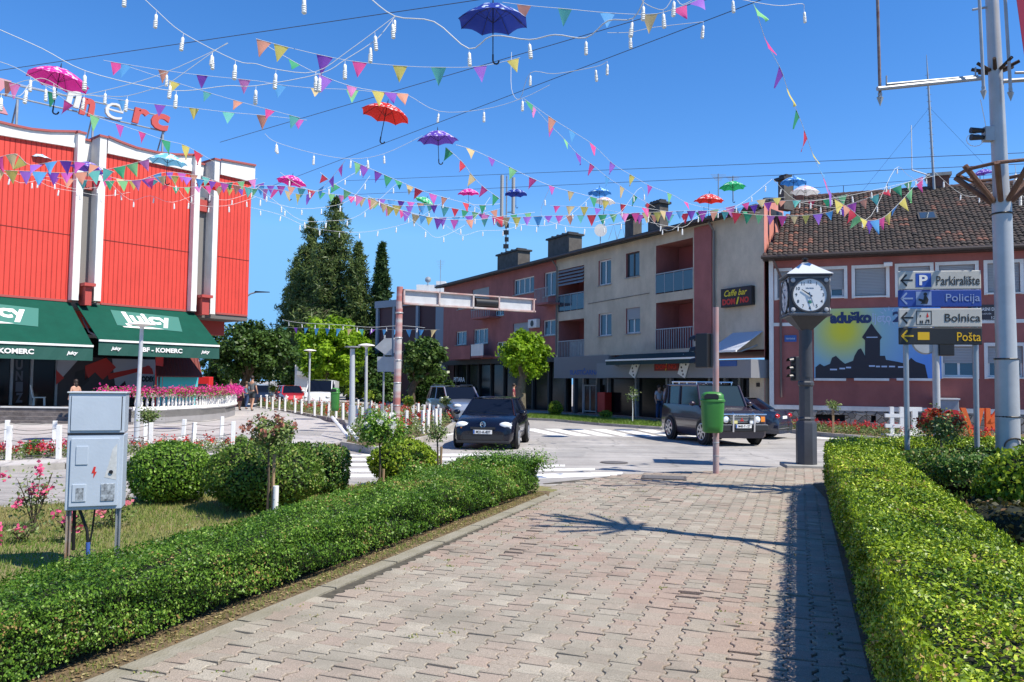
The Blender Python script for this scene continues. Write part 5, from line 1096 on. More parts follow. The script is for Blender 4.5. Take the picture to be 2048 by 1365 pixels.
# roof lettering
t = thing('roof_sign', 'red and white cut-out lettering on a pipe frame above the red store', 'sign', FL.world(0,1.,0), FL.rz)
def p3(px, py): return P2(px, py, 1.)
fr = MB()
for (a,b) in (((-20,184),(330,264)),((-20,160),(320,232))): A_, B_ = p3(*a), p3(*b); fr.tube([(A_[0],0,A_[1]),(B_[0],0,B_[1])], .035, 6)
for (x,y0,y1) in ((35,200,262),(187,222,290),(326,262,318)): A_ = p3(x,y0); B_ = p3(x,y1); fr.tube([(A_[0],0,A_[1]),(A_[0],0,B_[1]-.6)], .05, 6); fr.tube([(A_[0],0,A_[1]),(A_[0],1.,B_[1]-.6)], .035, 6)
fr.build('frame', STEEL, t)
RL = mat('faded red sign face', (.50,.07,.06), .6); WL = mat('bare white sign face', (.60,.60,.58), .7)
for s_, x0,y0,x1,y1, m_ in (('m',128,190,186,226,None),('e',208,207,244,240,WL),('r',262,218,296,250,RL),('c',300,228,337,262,RL)):
    a_, b_ = p3(x0,(y0+y1)/2), p3(x1,(y0+y1)/2); zc0, zc1 = p3((x0+x1)/2,y1)[1], p3((x0+x1)/2,y0)[1]; w_ = b_[0]-a_[0]
    if s_ == 'm':
        text('letter', 'n', WL, t, a_[0]+w_*.27, -.02, (zc0+zc1)/2+.15, w_*.55, zc1-zc0, off=.05, shear=.25, ext=.12); text('letter', 'n', RL, t, a_[0]+w_*.75, -.05, (zc0+zc1)/2-.08, w_*.55, zc1-zc0, off=.05, shear=.2, ext=.12)
    else: text('letter', s_, m_, t, a_[0]+w_/2, -.03, (zc0+zc1)/2, w_, zc1-zc0, off=.04 if s_ != 'e' else -.01, shear=.15, ext=.12)
a_, b_ = p3(-45,180), p3(20,180); text('letter', 'k', mat('pink sign face', (.55,.25,.28), .7), t, (a_[0]+b_[0])/2, -.03, p3(0,178)[1], b_[0]-a_[0], p3(0,128)[1]-p3(0,228)[1], off=.04, shear=.15, ext=.12)
# terrace: steps, wall, balustrade with flowers
FT = Fac(tuple(gnd(-60,846,PZ))[:2], tuple(gnd(265,850,PZ))[:2])
ts = thing('terrace', 'raised terrace with stone steps in front of the dark shop window', 'terrace', FT.A, FT.rz)
STEP = mat('weathered stone steps', (.24,.21,.20), .95, c2=(.09,.075,.07), scale=3, bump=.6, bscale=20)
mb = MB(); zs = FT.uz(60,818)[1]
for k in range(4): mb.box(-6,FT.L,.25*k,.25*k+.27 if k < 3 else 3.2,-.1,zs*(k+1)/4)
mb.build('steps', STEP, ts); mb = MB(); mb.box(-6,FT.L,.72,.80,zs,zs+.06); mb.build('step_edge', WHITE, ts)
wl = [gnd(262,850,PZ),gnd(330,848,PZ),gnd(400,843,PZ),gnd(450,837,PZ),gnd(470,831,PZ),gnd(466,824,PZ)]
tb = thing('terrace_balustrade', 'curved grey wall with white balustrade along the terrace', 'balustrade', (wl[0].x,wl[0].y,0)); O = Vector((wl[0].x,wl[0].y,0)); zw = .58
mb = MB(); n = len(wl); inn = [p+Vector((-.12,.3,0)) for p in wl]
for i in range(n-1): a,b,c,d = [q-O for q in (wl[i],wl[i+1],inn[i+1],inn[i])]; mb.hexa([(a.x,a.y,0),(b.x,b.y,0),(c.x,c.y,0),(d.x,d.y,0),(a.x,a.y,zw),(b.x,b.y,zw),(c.x,c.y,zw),(d.x,d.y,zw)])
mb.build('wall', mat('terrace wall grey', (.30,.29,.29), .8, var=.1, scale=2), tb)
mb = MB(); mb.prism([((p-O).x,(p-O).y) for p in wl]+[(wl[-1].x-O.x-3,wl[-1].y-O.y+2),(wl[0].x-O.x-1,wl[0].y-O.y+4)], .3, zw-.02); mb.build('terrace_floor', CONC, tb)
rail = MB(); bal = MB(); tot = 0
for i in range(n-1):
    a, b = wl[i]-O+Vector((-.03,.15,0)), wl[i+1]-O+Vector((-.03,.15,0)); L = (b-a).length; k = int(L/.2)
    rail.tube([(a.x,a.y,zw+.58),(b.x,b.y,zw+.58)], .075, 6)
    rail.tube([(a.x,a.y,zw+.04),(b.x,b.y,zw+.04)], .09, 6)
    for j in range(k): p = a.lerp(b, (j+.5)/k); bal.lathe([(.05,0),(.03,.08),(.06,.2),(.03,.38),(.055,.5)], 7, (p.x,p.y,zw+.04))
rail.build('rail', WHITE, tb); bal.build('balusters', WHITE, tb, smooth=60)
pts = []
for i in range(-1, n-1):
    a, b = (wl[i], wl[i+1]) if i >= 0 else (gnd(195,851,PZ), wl[0]); k = int((b-a).length*420)
    s = RNG.random((k,1)); pts.append(np.array(a)*(1-s)+np.array(b)*s+RNG.normal(0,1,(k,3))*np.array([.14,.2,.09])+np.array([0,.12,zw+.70-PZ]))
P = np.concatenate(pts); t = tag(leaves('petunia_row', P, np.tile([0,-.4,.8],(len(P),1)), np.full(len(P),.075), MG, aspect=1.), 'row of magenta petunias hanging over the white balustrade', 'flowers', kind='stuff')
k = len(P)//2; leaves('foliage', P[:k]+RNG.normal(0,.05,(k,3))-np.array([0,0,.05]), np.tile([0,0,1.],(k,1)), np.full(k,.08), BUSH, t)
shrub('petunia_bush', 'large magenta flowering mound beside the walking people', g(452,826,PZ), .5,.5,1.15, MG, 1500, .08, cat='flowers', z0=PZ)
# kiosk, banner column, drinks fridge
P = at(383,0,36.3); t = thing('kiosk', 'small turquoise kiosk with a brown corrugated roof beside the store', 'kiosk', (P.x,P.y,0), R(30))
mb = MB(); mb.box(-.9,.85,0,1.6,0,1.95); mb.build('wall', mat('turquoise panel', (.06,.50,.52), .6), t)
BRN = mat('brown corrugated roof', (.16,.035,.03), .6); addlines(BRN, 7, .4, 0); mb = MB(); mb.hexa([(-1.0,-.6,1.85),(.95,-.6,1.85),(.9,1,3.0),(-.95,1,3.0),(-1.0,-.6,1.9),(.95,-.6,1.9),(.9,1,3.06),(-.95,1,3.06)]); mb.build('roof', BRN, t)
P = at(345,0,36); t = thing('banner_column', 'tall red advertising column with bottle print by the shop corner', 'advertising column', (P.x,P.y,.4), R(20)); mb = MB(); mb.box(-.16,.16,-.1,.1,0,at(345,712,36).z-.4); mb.build('column', mat('bright red panel', (.65,.03,.03), .4), t)
mb = MB(); mb.lathe([(.01,0),(.10,.05),(.11,.7),(.04,1.1),(.045,1.25)], 10, (0,-.03,.9)); mb.build('bottle_print', mat('cola brown', (.06,.01,.01), .3), t)
P = at(431,0,44); t = thing('drinks_fridge', 'bright red drinks fridge under the dark tree', 'fridge', (P.x,P.y,0)); mb = MB(); mb.box(-.35,.35,0,.6,0,1.9); mb.build('cabinet', MATS['bright red panel'], t, bevel=.03); mb = MB(); mb.box(-.26,.26,-.02,0,.5,1.5); mb.build('door_pane', GLASSB, t)
P = at(417,0,43); t = thing('blue_sign', 'small blue square sign above the kiosk corner', 'sign', (P.x,P.y,0)); mb = MB(); mb.tube([(0,0,0),(0,0,2.6)], .03, 6); mb.build('post', STEEL, t); mb = MB(); mb.box(-.15,.15,-.04,.0,at(417,762,43).z,at(417,748,43).z); mb.build('plate', mat('signal blue', (.01,.08,.40), .5), t)
# ------------------------------------------------------------------ street furniture
def zat(px, py, d): return at(px, py, d).z
# electric cabinet
P = at(183,1100,7.3); t = thing('electric_cabinet', 'pale grey metal electric cabinet on legs with a red lightning mark', 'cabinet', (P.x,P.y,0), R(19)); k = 7.3/F
CB = mat('pale blue grey paint', (.42,.48,.55), .45, var=.06, scale=3, bump=.05); BARE = mat('scuffed metal', (.42,.43,.42), .5, c2=(.62,.63,.62), scale=22)
wC = .235; zb, zm, zt = zat(180,1020,7.3), zat(185,868,7.3), zat(190,787,7.3); lean = .02
mb = MB(); mb.box(-wC,wC,0,.27,zb,zm-.008); mb.build('lower_box', CB, t, bevel=.008)
mb = MB(); mb.box(-wC+.0,wC-.0,-.005,.27,zm+.006,zt); mb.build('upper_box', CB, t, bevel=.008)
mb = MB(); mb.box(-wC-.012,wC+.012,-.02,.28,zt,zt+.014); mb.build('top_lid', mat('light edge metal', (.60,.62,.62), .4, metal=.3), t, bevel=.004)
mb = MB(); mb.box(-wC+.025,wC-.03,-.016,-.005,zm+.03,zt-.03); mb.build('upper_panel', CB, t, bevel=.004)
mb = MB(); mb.box(-wC+.02,wC-.02,-.006,-.0055,zt-.035,zt-.028); mb.box(-wC+.02,-wC+.026,-.0062,-.0055,zm+.03,zt-.03); mb.box(wC-.03,wC-.022,-.0062,-.0055,zm+.03,zt-.03); mb.box(-wC,wC,-.004,.0,zm-.008,zm+.006); mb.build('seam', BLACK, t)
dz0, dz1 = zb+.035, zm-.04
mb = MB(); mb.box(-wC+.035,wC-.035,-.018,0,dz0,dz1); dr = mb.build('door', CB, t, bevel=.004)
H = dz1-dz0; q = MB(); q.box(-wC+.08,-wC+.18,-.026,-.018,dz1-.07-.17,dz1-.07); q.build('plate', CB, dr, bevel=.003)
PLT = mat('torn label plate', (.45,.50,.54), .6, c2=(.03,.03,.035), scale=26, detail=3)
for x in (-wC+.06, wC-.175):
    q = MB(); q.box(x,x+.115,-.026,-.018,dz0+.045,dz0+.205); q.build('label_plate', PLT if x > 0 else CB, dr, bevel=.012)
    q = MB(); q.box(x+.03,x+.095,-.0275,-.026,dz0+.06,dz0+.17); q.build('torn_sticker', PLT, dr)
q = MB(); q.prismy([(wC-.15,dz0+H*.42),(wC-.05,dz0+H*.38),(wC-.052,dz1-.05),(wC-.09,dz1-.1),(wC-.12,dz0+H*.6)], -.0195,-.018); q.build('scuffed_patch', BARE, dr)
q = MB(); q.lathe([(.018,0),(.015,.012)], 14, (wC-.095,-.03,dz0+H*.5), ax='y'); q.build('lock', BLACK, dr)
zc = dz0+H*.50; q = MB(); q.prismy([(-.005,zc-.055),(.022,zc+.005),(.006,zc+.003),(.012,zc+.05),(-.005,zc+.05),(-.022,zc-.01),(-.004,zc-.008)], -.021,-.018); q.build('lightning_mark', mat('warning red', (.55,.03,.02), .5), dr)
for x in (-wC+.01, wC-.05):
    q = MB(); 
    for dx in (0,.032): q.box(x+dx,x+dx+.012,.03,.05,0,zb)
    q.box(x,x+.044,.05,.054,0,zb); q.build('leg', mat('rust streaked steel', (.36,.37,.38), .5, c2=(.25,.13,.05), scale=3) if x < 0 else GALV, t)
q = MB(); q.tube([(-.17,.1,zb),(-.17,.12,.2)], .016, 8); q.tube([(-.13,.1,zb),(-.06,.1,zb-.2),(-.045,.1,.25)], .014, 8); q.tube([(0,.1,zb),(-.02,.12,zb-.22),(-.04,.1,.2)], .009, 6); q.build('cable', BLACK, t, smooth=60)
q = MB(); q.tube([(-.045,.09,.27),(-.04,.09,.12),(-.035,.09,0)], .019, 10); q.build('blue_conduit', mat('blue plastic', (.05,.11,.36), .4), t, smooth=60)
q = MB(); q.tube([(-.04+.07*math.cos(a*.5),.08,.17+.04*math.sin(a*.5)) for a in range(13)], .004, 5); q.build('cable_loop', BLACK, t)
# green bins
GB = mat('green plastic bin', (.045,.20,.035), .4, var=.08, scale=4)
def bin_(root, c, z0, z1, w_, d_):
    mb = MB(); prof = [(.72,0),(.86,.04),(.90,.2),(1.0,.86),(1.0,.9)]; n = 20; o = []; H = z1-z0
    def ring(s, z): return [(c[0]+w_/2*s*(abs(math.cos(a))**.6)*math.copysign(1,math.cos(a)), c[1]+d_/2*s*(abs(math.sin(a))**.6)*math.copysign(1,math.sin(a)), z) for a in [2*PI*k/n for k in range(n)]]
    R_ = [ring(s, z0+t_*H*.83) for s, t_ in prof]+[ring(1.07, z0+H*.76), ring(1.07, z0+H*.80), ring(.95, z0+H*.83)]
    V = [p for r in R_ for p in r]; mb.add(V, [(i*n+k,i*n+(k+1)%n,(i+1)*n+(k+1)%n,(i+1)*n+k) for i in range(len(R_)-1) for k in range(n)]+[tuple(range(n-1,-1,-1))]); b = mb.build('bin_body', GB, root, smooth=40)
    h = MB(); R_ = [ring(.97, z0+H*.83), ring(.93, z0+H*.93), ring(.7, z0+H*.985), ring(.3, z0+H)]; V = [p for r in R_ for p in r]; h.add(V, [(i*n+k,i*n+(k+1)%n,(i+1)*n+(k+1)%n,(i+1)*n+k) for i in range(len(R_)-1) for k in range(n)]+[tuple(range((len(R_)-1)*n,len(R_)*n))]); hd = h.build('hood', GB, root, smooth=50)
    s = MB(); R_ = []; 
    s.prismy([(c[0]-w_*.40,z0+H*.83),(c[0]+w_*.22,z0+H*.83),(c[0]+w_*.22,z0+H*.91),(c[0]+w_*.12,z0+H*.95),(c[0]-w_*.28,z0+H*.95),(c[0]-w_*.38,z0+H*.91)], c[1]-d_*.53, c[1]-d_*.2); s.build('bin_opening', BLACK, hd)
P = gnd(1432,948); d0 = P.y; t = thing('litter_bin', 'green litter bin strapped to the faded pink signal post on the path', 'litter bin', (P.x,P.y,0), R(-8)); bin_(t, (-.09,-.2,0), zat(1432,866,d0-.2), zat(1432,784,d0-.2), .46, .36)
PKP = mat('faded pink and grey paint', (.42,.17,.15), .5, c2=(.36,.36,.36), scale=1.3, stretch=(1,1,.9), detail=2)
t = thing('signal_post', 'faded pink and grey signal post rising beside the green litter bin', 'post', (P.x,P.y,0)); mb = MB(); zt = zat(1432,615,d0); mb.tube([(0,0,0),(0,0,zt)], .062, 14); mb.build('post', PKP, t, smooth=50)
mb = MB(); mb.lathe([(.064,0),(.068,.01),(.064,.02)], 14, (0,0,.62)); mb.lathe([(.064,0),(.068,.01),(.064,.02)], 14, (0,0,.35)); mb.build('clamp', STEEL, t)
def traffic_light(root, c, z0, z1, w_, face, par=None, dirx=-1):
    """face: visors point along face (unit xy)"""
    f = Vector(face).to_3d().normalized(); s = Vector((-f.y,f.x,0)); c = Vector(c); mb = MB(); h = (z1-z0); D = w_*.45
    q = [c+s*a*w_/2+f*b*D for a,b in ((-1,-1),(1,-1),(1,1),(-1,1))]; mb.hexa([(p.x,p.y,z0) for p in q]+[(p.x,p.y,z1) for p in q]); o = mb.build('signal_head', BLACK, root, bevel=.02)
    v = MB()
    for k in range(3):
        z = z0+h*(k+.5)/3; p = c+f*D; r = w_*.36; n = 9; V = []
        for j in (0,1):
            for i in range(n): a = PI*i/(n-1); e = p+f*(j*w_*.55*(1-.0*i))+s*math.cos(a)*r; V.append((e.x,e.y,z+math.sin(a)*r-j*r*.25))
        v.add(V, [(i,i+1,n+i+1,n+i) for i in range(n-1)])
    v.build('visor', BLACK, o); L = MB()
    for k in range(3):
        z = z0+h*(k+.5)/3; p = c+f*(D+.01); r = w_*.32; L.add([(p.x+s.x*r*math.cos(a*PI/6),p.y+s.y*r*math.cos(a*PI/6),z+r*math.sin(a*PI/6)) for a in range(12)], [tuple(range(12))])
    L.build('lens', mat('dark lens', (.03,.03,.03), .15), o)
traffic_light(t, (-.2,.12,0), zat(1410,736,d0), zat(1410,667,d0), .30, (-.75,.66))
P = gnd(690,845,.1); P = at(690,845,30); t = thing('litter_bin', 'green litter bin on the pale lamp post beside the flower island', 'litter bin', (P.x,P.y,0)); 
d2 = 28.4; P = at(694,0,d2); t.location = (P.x-.02,P.y-.3,0); bin_(t, (0,0,0), zat(690,822,d2), zat(690,776,d2), .30, .3)
# lamp posts
def lamp(label, px, py, pt, cap=True, r=.06, lean=0, cw=.33, z0=PZ, thick=1.):
    P = gnd(px, py, z0); d = P.y; T = at(lean or px, pt, d); t = thing('lamp_post', label, 'lamp post', (P.x,P.y,z0), 0, 'mushroom lamp posts on the plaza'); h = T.z-z0; dx = (T.x-P.x); mb = MB()
    mb.tube([(0,0,-.05),(0,0,.9)], r*1.25*thick, 12); mb.tube([(0,0,.9),(dx,0,h-.05)], [r*thick, r*.85*thick], 12); mb.tube([(0,0,0),(0,0,.03)], r*2.4, 12); mb.build('pole', mat('pale grey paint', (.46,.48,.50), .45, var=.1, scale=3), t, smooth=40)
    if cap:
        mb = MB(); mb.lathe([(.05,-.12),(.07,-.05),(cw*.5,-.02),(cw,-.0),(cw*.95,.03),(cw*.5,.07),(.0,.09)], 20, (dx,0,h)); mb.build('lamp_shade', WHITE2, t, smooth=40)
    else: mb = MB(); mb.lathe([(.10,-.02),(.26,.0),(.26,.03)], 12, (dx,0,h)); mb.build('cap_plate', STEEL, t)
    return t
lamp('mushroom lamp post in front of the right green awning', 273, 882, 650, lean=284, cw=.36)
lamp('mushroom lamp post nearest the walking people', 538, 812, 711, cw=.33)
lamp('mushroom lamp post in front of the white van', 617, 822, 702, cw=.36, lean=620)
lamp('mushroom lamp post between the thick capless post and the traffic pole', 731, 852, 692, cw=.33, lean=733)
lamp('thick pale post without a lamp hood at the island corner', 703, 866, 695, cap=False, r=.075, lean=705, thick=1.25)
P = at(492,0,60); t = thing('street_light', 'tall curved street light arching over the dark trees', 'street light', (P.x,P.y,0)); zt = zat(520,580,60); mb = MB()
pts = [(0,0,0),(0,0,zt*.72)]+[(1.6*(1-math.cos(a)), 0, zt*.72+(zt*.26)*math.sin(a)) for a in (.3,.6,.9,1.2,1.5)]; mb.tube(pts, .06, 8); mb.build('pole', STEEL, t, smooth=50); mb = MB(); x = pts[-1][0]; mb.hexa([(x-.1,-.12,pts[-1][2]-.05),(x+1.0,-.1,pts[-1][2]-.02),(x+1.0,.1,pts[-1][2]-.02),(x-.1,.12,pts[-1][2]-.05),(x-.1,-.1,pts[-1][2]+.08),(x+1.0,-.07,pts[-1][2]+.03),(x+1.0,.07,pts[-1][2]+.03),(x-.1,.1,pts[-1][2]+.08)]); mb.build('lamp_head', BLACK, t)
# red-white traffic pole with box arm
P = gnd(792,858,.1); d = P.y; t = thing('signal_gantry', 'red and white traffic pole with a long boxed arm over the road', 'gantry', (P.x,P.y,.1)); h = zat(800,574,d)-.1; T = at(800,574,d)
RW = mat('worn red and white bands', (.50,.47,.45), .55, c2=(.42,.16,.14), scale=1.1, stretch=(.2,.2,1.4), detail=2); RW.node_tree.nodes['Color Ramp'].color_ramp.elements[0].position = .44; RW.node_tree.nodes['Color Ramp'].color_ramp.elements[1].position = .56
mb = MB(); mb.tube([(0,0,0),(T.x-P.x,0,h)], [.14,.115], 14); mb.build('pole', RW, t, smooth=40)
mb = MB(); 
for z in (.8,1.6,2.4,3.2,4.1): mb.lathe([(.13,0),(.15,.03),(.13,.06)], 14, ((T.x-P.x)*z/h,0,z))
mb.build('pole_band', STEEL, t)
A_ = at(804,594,d); B_ = at(1068,612,d+3.5); ux = Vector((B_.x-A_.x, B_.y-A_.y, 0)); L = ux.length; ux.normalize(); za, zc_ = A_.z, B_.z
arm = bpy.data.objects.new('arm', None); bpy.data.objects.remove(arm)
def armp(s, y, z): zz = za+(zc_-za)*s/L+z; v = ux*s+Vector((-ux.y,ux.x,0))*y; return (A_.x-P.x+v.x, A_.y-P.y+v.y, zz-.1)
hh = .27; mb = MB()
for z0, z1, y0, y1 in ((-hh,-hh+.06,-.13,.13),(hh-.05,hh,-.13,.13)): mb.hexa([armp(0,y0,z0),armp(L,y0,z0),armp(L,y1,z0),armp(0,y1,z0),armp(0,y0,z1),armp(L,y0,z1),armp(L,y1,z1),armp(0,y1,z1)])
for k, s in enumerate((0.03,L*.25,L*.5,L*.76 if 0 else L*.70,L*.985)):
    mb.hexa([armp(s-.03,-.13,-hh),armp(s+.03,-.13,-hh),armp(s+.03,.13,-hh),armp(s-.03,.13,-hh),armp(s-.03,-.13,hh),armp(s+.03,-.13,hh),armp(s+.03,.13,hh),armp(s-.03,.13,hh)])
ar = mb.build('arm', mat('faded red arm edge', (.42,.20,.17), .6, c2=(.5,.48,.46), scale=2), t)
for s0, s1 in ((.06,L*.25-.03),(L*.25+.03,L*.5-.03),(L*.70+.03,L-.1)): mb = MB(); mb.hexa([armp(s0,-.02,-hh+.06),armp(s1,-.02,-hh+.06),armp(s1,.02,-hh+.06),armp(s0,.02,-hh+.06),armp(s0,-.02,hh-.05),armp(s1,-.02,hh-.05),armp(s1,.02,hh-.05),armp(s0,.02,hh-.05)]); mb.build('arm_panel', mat('pale arm panel', (.50,.51,.52), .5, var=.12, scale=3), ar)
mb = MB(); a_, b_ = armp(L*.52,0,-.02), armp(L*.69,0,-.02); mb.tube([a_, b_], .17, 12); mb.build('signal_head', BLACK, t, smooth=40)
# back of the signs next to it
P2_ = at(783,0,29.5); t = thing('sign_backs', 'grey backs of a diamond sign and a square sign on one post', 'sign', (P2_.x,P2_.y,.1)); d = 29.5; mb = MB(); mb.tube([(0,0,0),(0,0,zat(783,676,d))], .035, 8); mb.build('post', STEEL, t)
def loc(px, py): p = at(px, py, d); return (p.x-P2_.x, p.z-.1)
SGB = mat('grey sign back', (.38,.39,.40), .5, metal=.3, var=.1, scale=4)
mb = MB(); mb.prismy([loc(750,695),loc(772,711),loc(784,711),loc(784,677),loc(770,677)], -.06,-.035); mb.build('sign_plate', SGB, t)
mb = MB(); mb.prismy([loc(755,744),loc(790,744),loc(790,714),loc(755,714)], -.06,-.035); mb.build('sign_plate', SGB, t)
P2_ = at(806,0,31); t = thing('pedestrian_signal', 'slim grey pole with black pedestrian signal and pale back plate', 'traffic light', (P2_.x,P2_.y,.1)); d = 31; mb = MB(); mb.tube([(0,0,0),(0,0,zat(806,678,d))], .05, 10); mb.build('pole', STEEL, t); traffic_light(t, (.12,.0,0), zat(806,738,d)-.1, zat(806,703,d)-.1, .3, (.3,-1)); q = MB(); a_, b_ = loc(800,706)[0]+P2_.x-P2_.x, 0; q.box(-.12,.12,.08,.1,zat(806,706,d)-.1,zat(806,676,d)-.1); q.build('back_plate', WHITE2, t)
# clock
P = gnd(1613,934); d = P.y; rz = R(-8); t = thing('street_clock', 'black four-sided street clock with white roof on an octagonal post', 'clock', (P.x,P.y,0), rz)
IRON = mat('dark grey cast iron', (.055,.057,.065), .45, metal=.2, var=.1, scale=5, bump=.1)
mb = MB(); mb.box(-.50,.46,-.4,.42,-.02,.06); mb.build('base_slab', CONC, t, bevel=.01)
kz = lambda y: zat(1613, y, d)
mb = MB(); z1 = kz(843); mb.lathe([(.225,.06),(.225,z1-.05),(.20,z1),(.17,z1+.02),(.18,z1+.06),(.15,z1+.10),(.15,kz(768)-.06),(.175,kz(768)-.03),(.175,kz(768)+.03),(.15,kz(768)+.06),(.15,kz(760)+.06)], 8, ph=PI/8); mb.build('post', IRON, t, smooth=25)
mb = MB(); mb.lathe([(.15,kz(760)+.05),(.14,kz(660))], 20); mb.build('upper_post', IRON, t, smooth=40)
zb_, zt_ = kz(633), kz(556); hw = .425
mb = MB(); mb.lathe([(.16,kz(662)),(hw*math.sqrt(2)*.97,zb_)], 4, ph=PI/4); mb.build('lower_funnel', IRON, t)
mb = MB(); mb.box(-hw,hw,-hw,hw,zb_,zt_); hd = mb.build('clock_case', IRON, t, bevel=.012)
mb = MB(); mb.box(-hw-.04,hw+.04,-hw-.04,hw+.04,zb_-.03,zb_+.02); mb.box(-hw-.05,hw+.05,-hw-.05,hw+.05,zt_-.02,zt_+.03); mb.build('case_rim', IRON, t, bevel=.008)
mb = MB(); mb.lathe([((hw+.07)*1.414,zt_+.03),((hw-.05)*1.2,zt_+.15),(.10,kz(527)),(.05,kz(526))], 4, ph=PI/4); mb.build('clock_roof', mat('white metal roof', (.62,.64,.66), .35, metal=.2), t)
mb = MB(); mb.lathe([(.05,kz(527)),(.08,kz(524)),(.03,kz(523)),(.07,kz(520)),(.075,kz(518)),(.0,kz(516))], 12); mb.build('finial', BLACK, t, smooth=40)
zc = (zb_+zt_)/2; RF = .355
CLF = mat('clock dial', (.72,.74,.75), .25); BOLT = mat('white bolt cap', (.45,.46,.47), .4)
NAVY = mat('dial ink', (.01,.012,.02), .4); GRE = mat('dial green mark', (.02,.30,.22), .5); BLU = mat('dial blue hand', (.05,.13,.25), .4)
for s in range(4):
    f = bpy.data.objects.new('clock_face', None); bpy.data.objects.remove(f)
    ca, sa = math.cos(s*PI/2), math.sin(s*PI/2)
    def tr(o):
        v = np.empty(len(o.data.vertices)*3); o.data.vertices.foreach_get('co', v); v = v.reshape(-1,3); x = v[:,0]*ca-v[:,1]*sa; y = v[:,0]*sa+v[:,1]*ca; v[:,0] = x; v[:,1] = y; o.data.vertices.foreach_set('co', v.ravel()); o.data.update(); return o
    q = MB(); q.lathe([(RF,0),(RF+.035,0),(RF+.035,.03),(RF,.03),(RF,.0)], 40, (0,-hw-.03,zc), ax='y', cap=False); tr(q.build('face_ring', IRON, hd, smooth=30))
    q = MB(); q.lathe([(RF,-.002),(RF,.01)], 40, (0,-hw-.012,zc), ax='y'); fc = tr(q.build('dial', CLF, t))
    for (x,z) in ((-1,-1),(-1,1),(1,-1),(1,1)): q = MB(); q.lathe([(.018,-.008),(.045,0),(.05,.012)], 14, (x*.35,-hw-.02,zc+z*.35*(zt_-zb_)/.94), ax='y'); tr(q.build('corner_boss', BOLT, hd, smooth=30))
    q = MB(); q.box(-hw+.02,hw-.02,-hw-.006,-hw,zb_+.03,zb_+.045); tr(q.build('case_trim', STEEL, hd)); q = MB(); q.box(-hw+.02,hw-.02,-hw-.006,-hw,zt_-.05,zt_-.035); tr(q.build('case_trim', STEEL, hd))
    if s in (0,3):
        for k in range(1,13):
            a = PI/2-k*PI/6; tr(text('numeral', str(k), NAVY, fc, .285*math.cos(a), -hw-.013, zc+.285*math.sin(a), h=.07, off=.01))
        def hand(nm, a, L, w_, m, y):
            q = MB(); c_, s_ = math.sin(a), math.cos(a); q.prismy([(-c_*.06-s_*w_, zc-s_*.06+c_*w_),(-c_*.06+s_*w_, zc-s_*.06-c_*w_),(c_*L+s_*w_*.4, zc+s_*L-c_*w_*.4),(c_*L-s_*w_*.4, zc+s_*L+c_*w_*.4)], -hw-y-.006,-hw-y); tr(q.build(nm, m, fc))
        hand('hour_hand', R(305), .21, .016, NAVY, .025); hand('minute_hand', R(162), .28, .012, BLU, .035)
        tr(text('dial_lettering', 'Velika Kladuša', BLU, fc, 0, -hw-.013, zc+.15, .17, .03))
        q = MB(); q.prismy([(-.03,zc-.12),(-.05,zc-.18),(0,zc-.2),(.05,zc-.18),(.03,zc-.12)], -hw-.014,-hw-.012); tr(q.build('dial_emblem', GRE, fc))
# small signal behind the clock
P = at(1603,0,27.5); d = 27.5; t = thing('pedestrian_signal', 'black signal with three pale visors on a thin pole left of the clock', 'traffic light', (P.x,P.y,0)); mb = MB(); mb.tube([(0,0,0),(0,0,zat(1603,708,d))], .06, 10); mb.box(-.06,.12,-.03,.03,zat(1603,711,d),zat(1603,706,d)); mb.build('pole', mat('pale pink grey pole', (.45,.40,.38), .5), t); traffic_light(t, (-.26,0,0), zat(1590,762,d), zat(1590,714,d), .34, (-1,-.25))
VIS = MATS['dark lens']
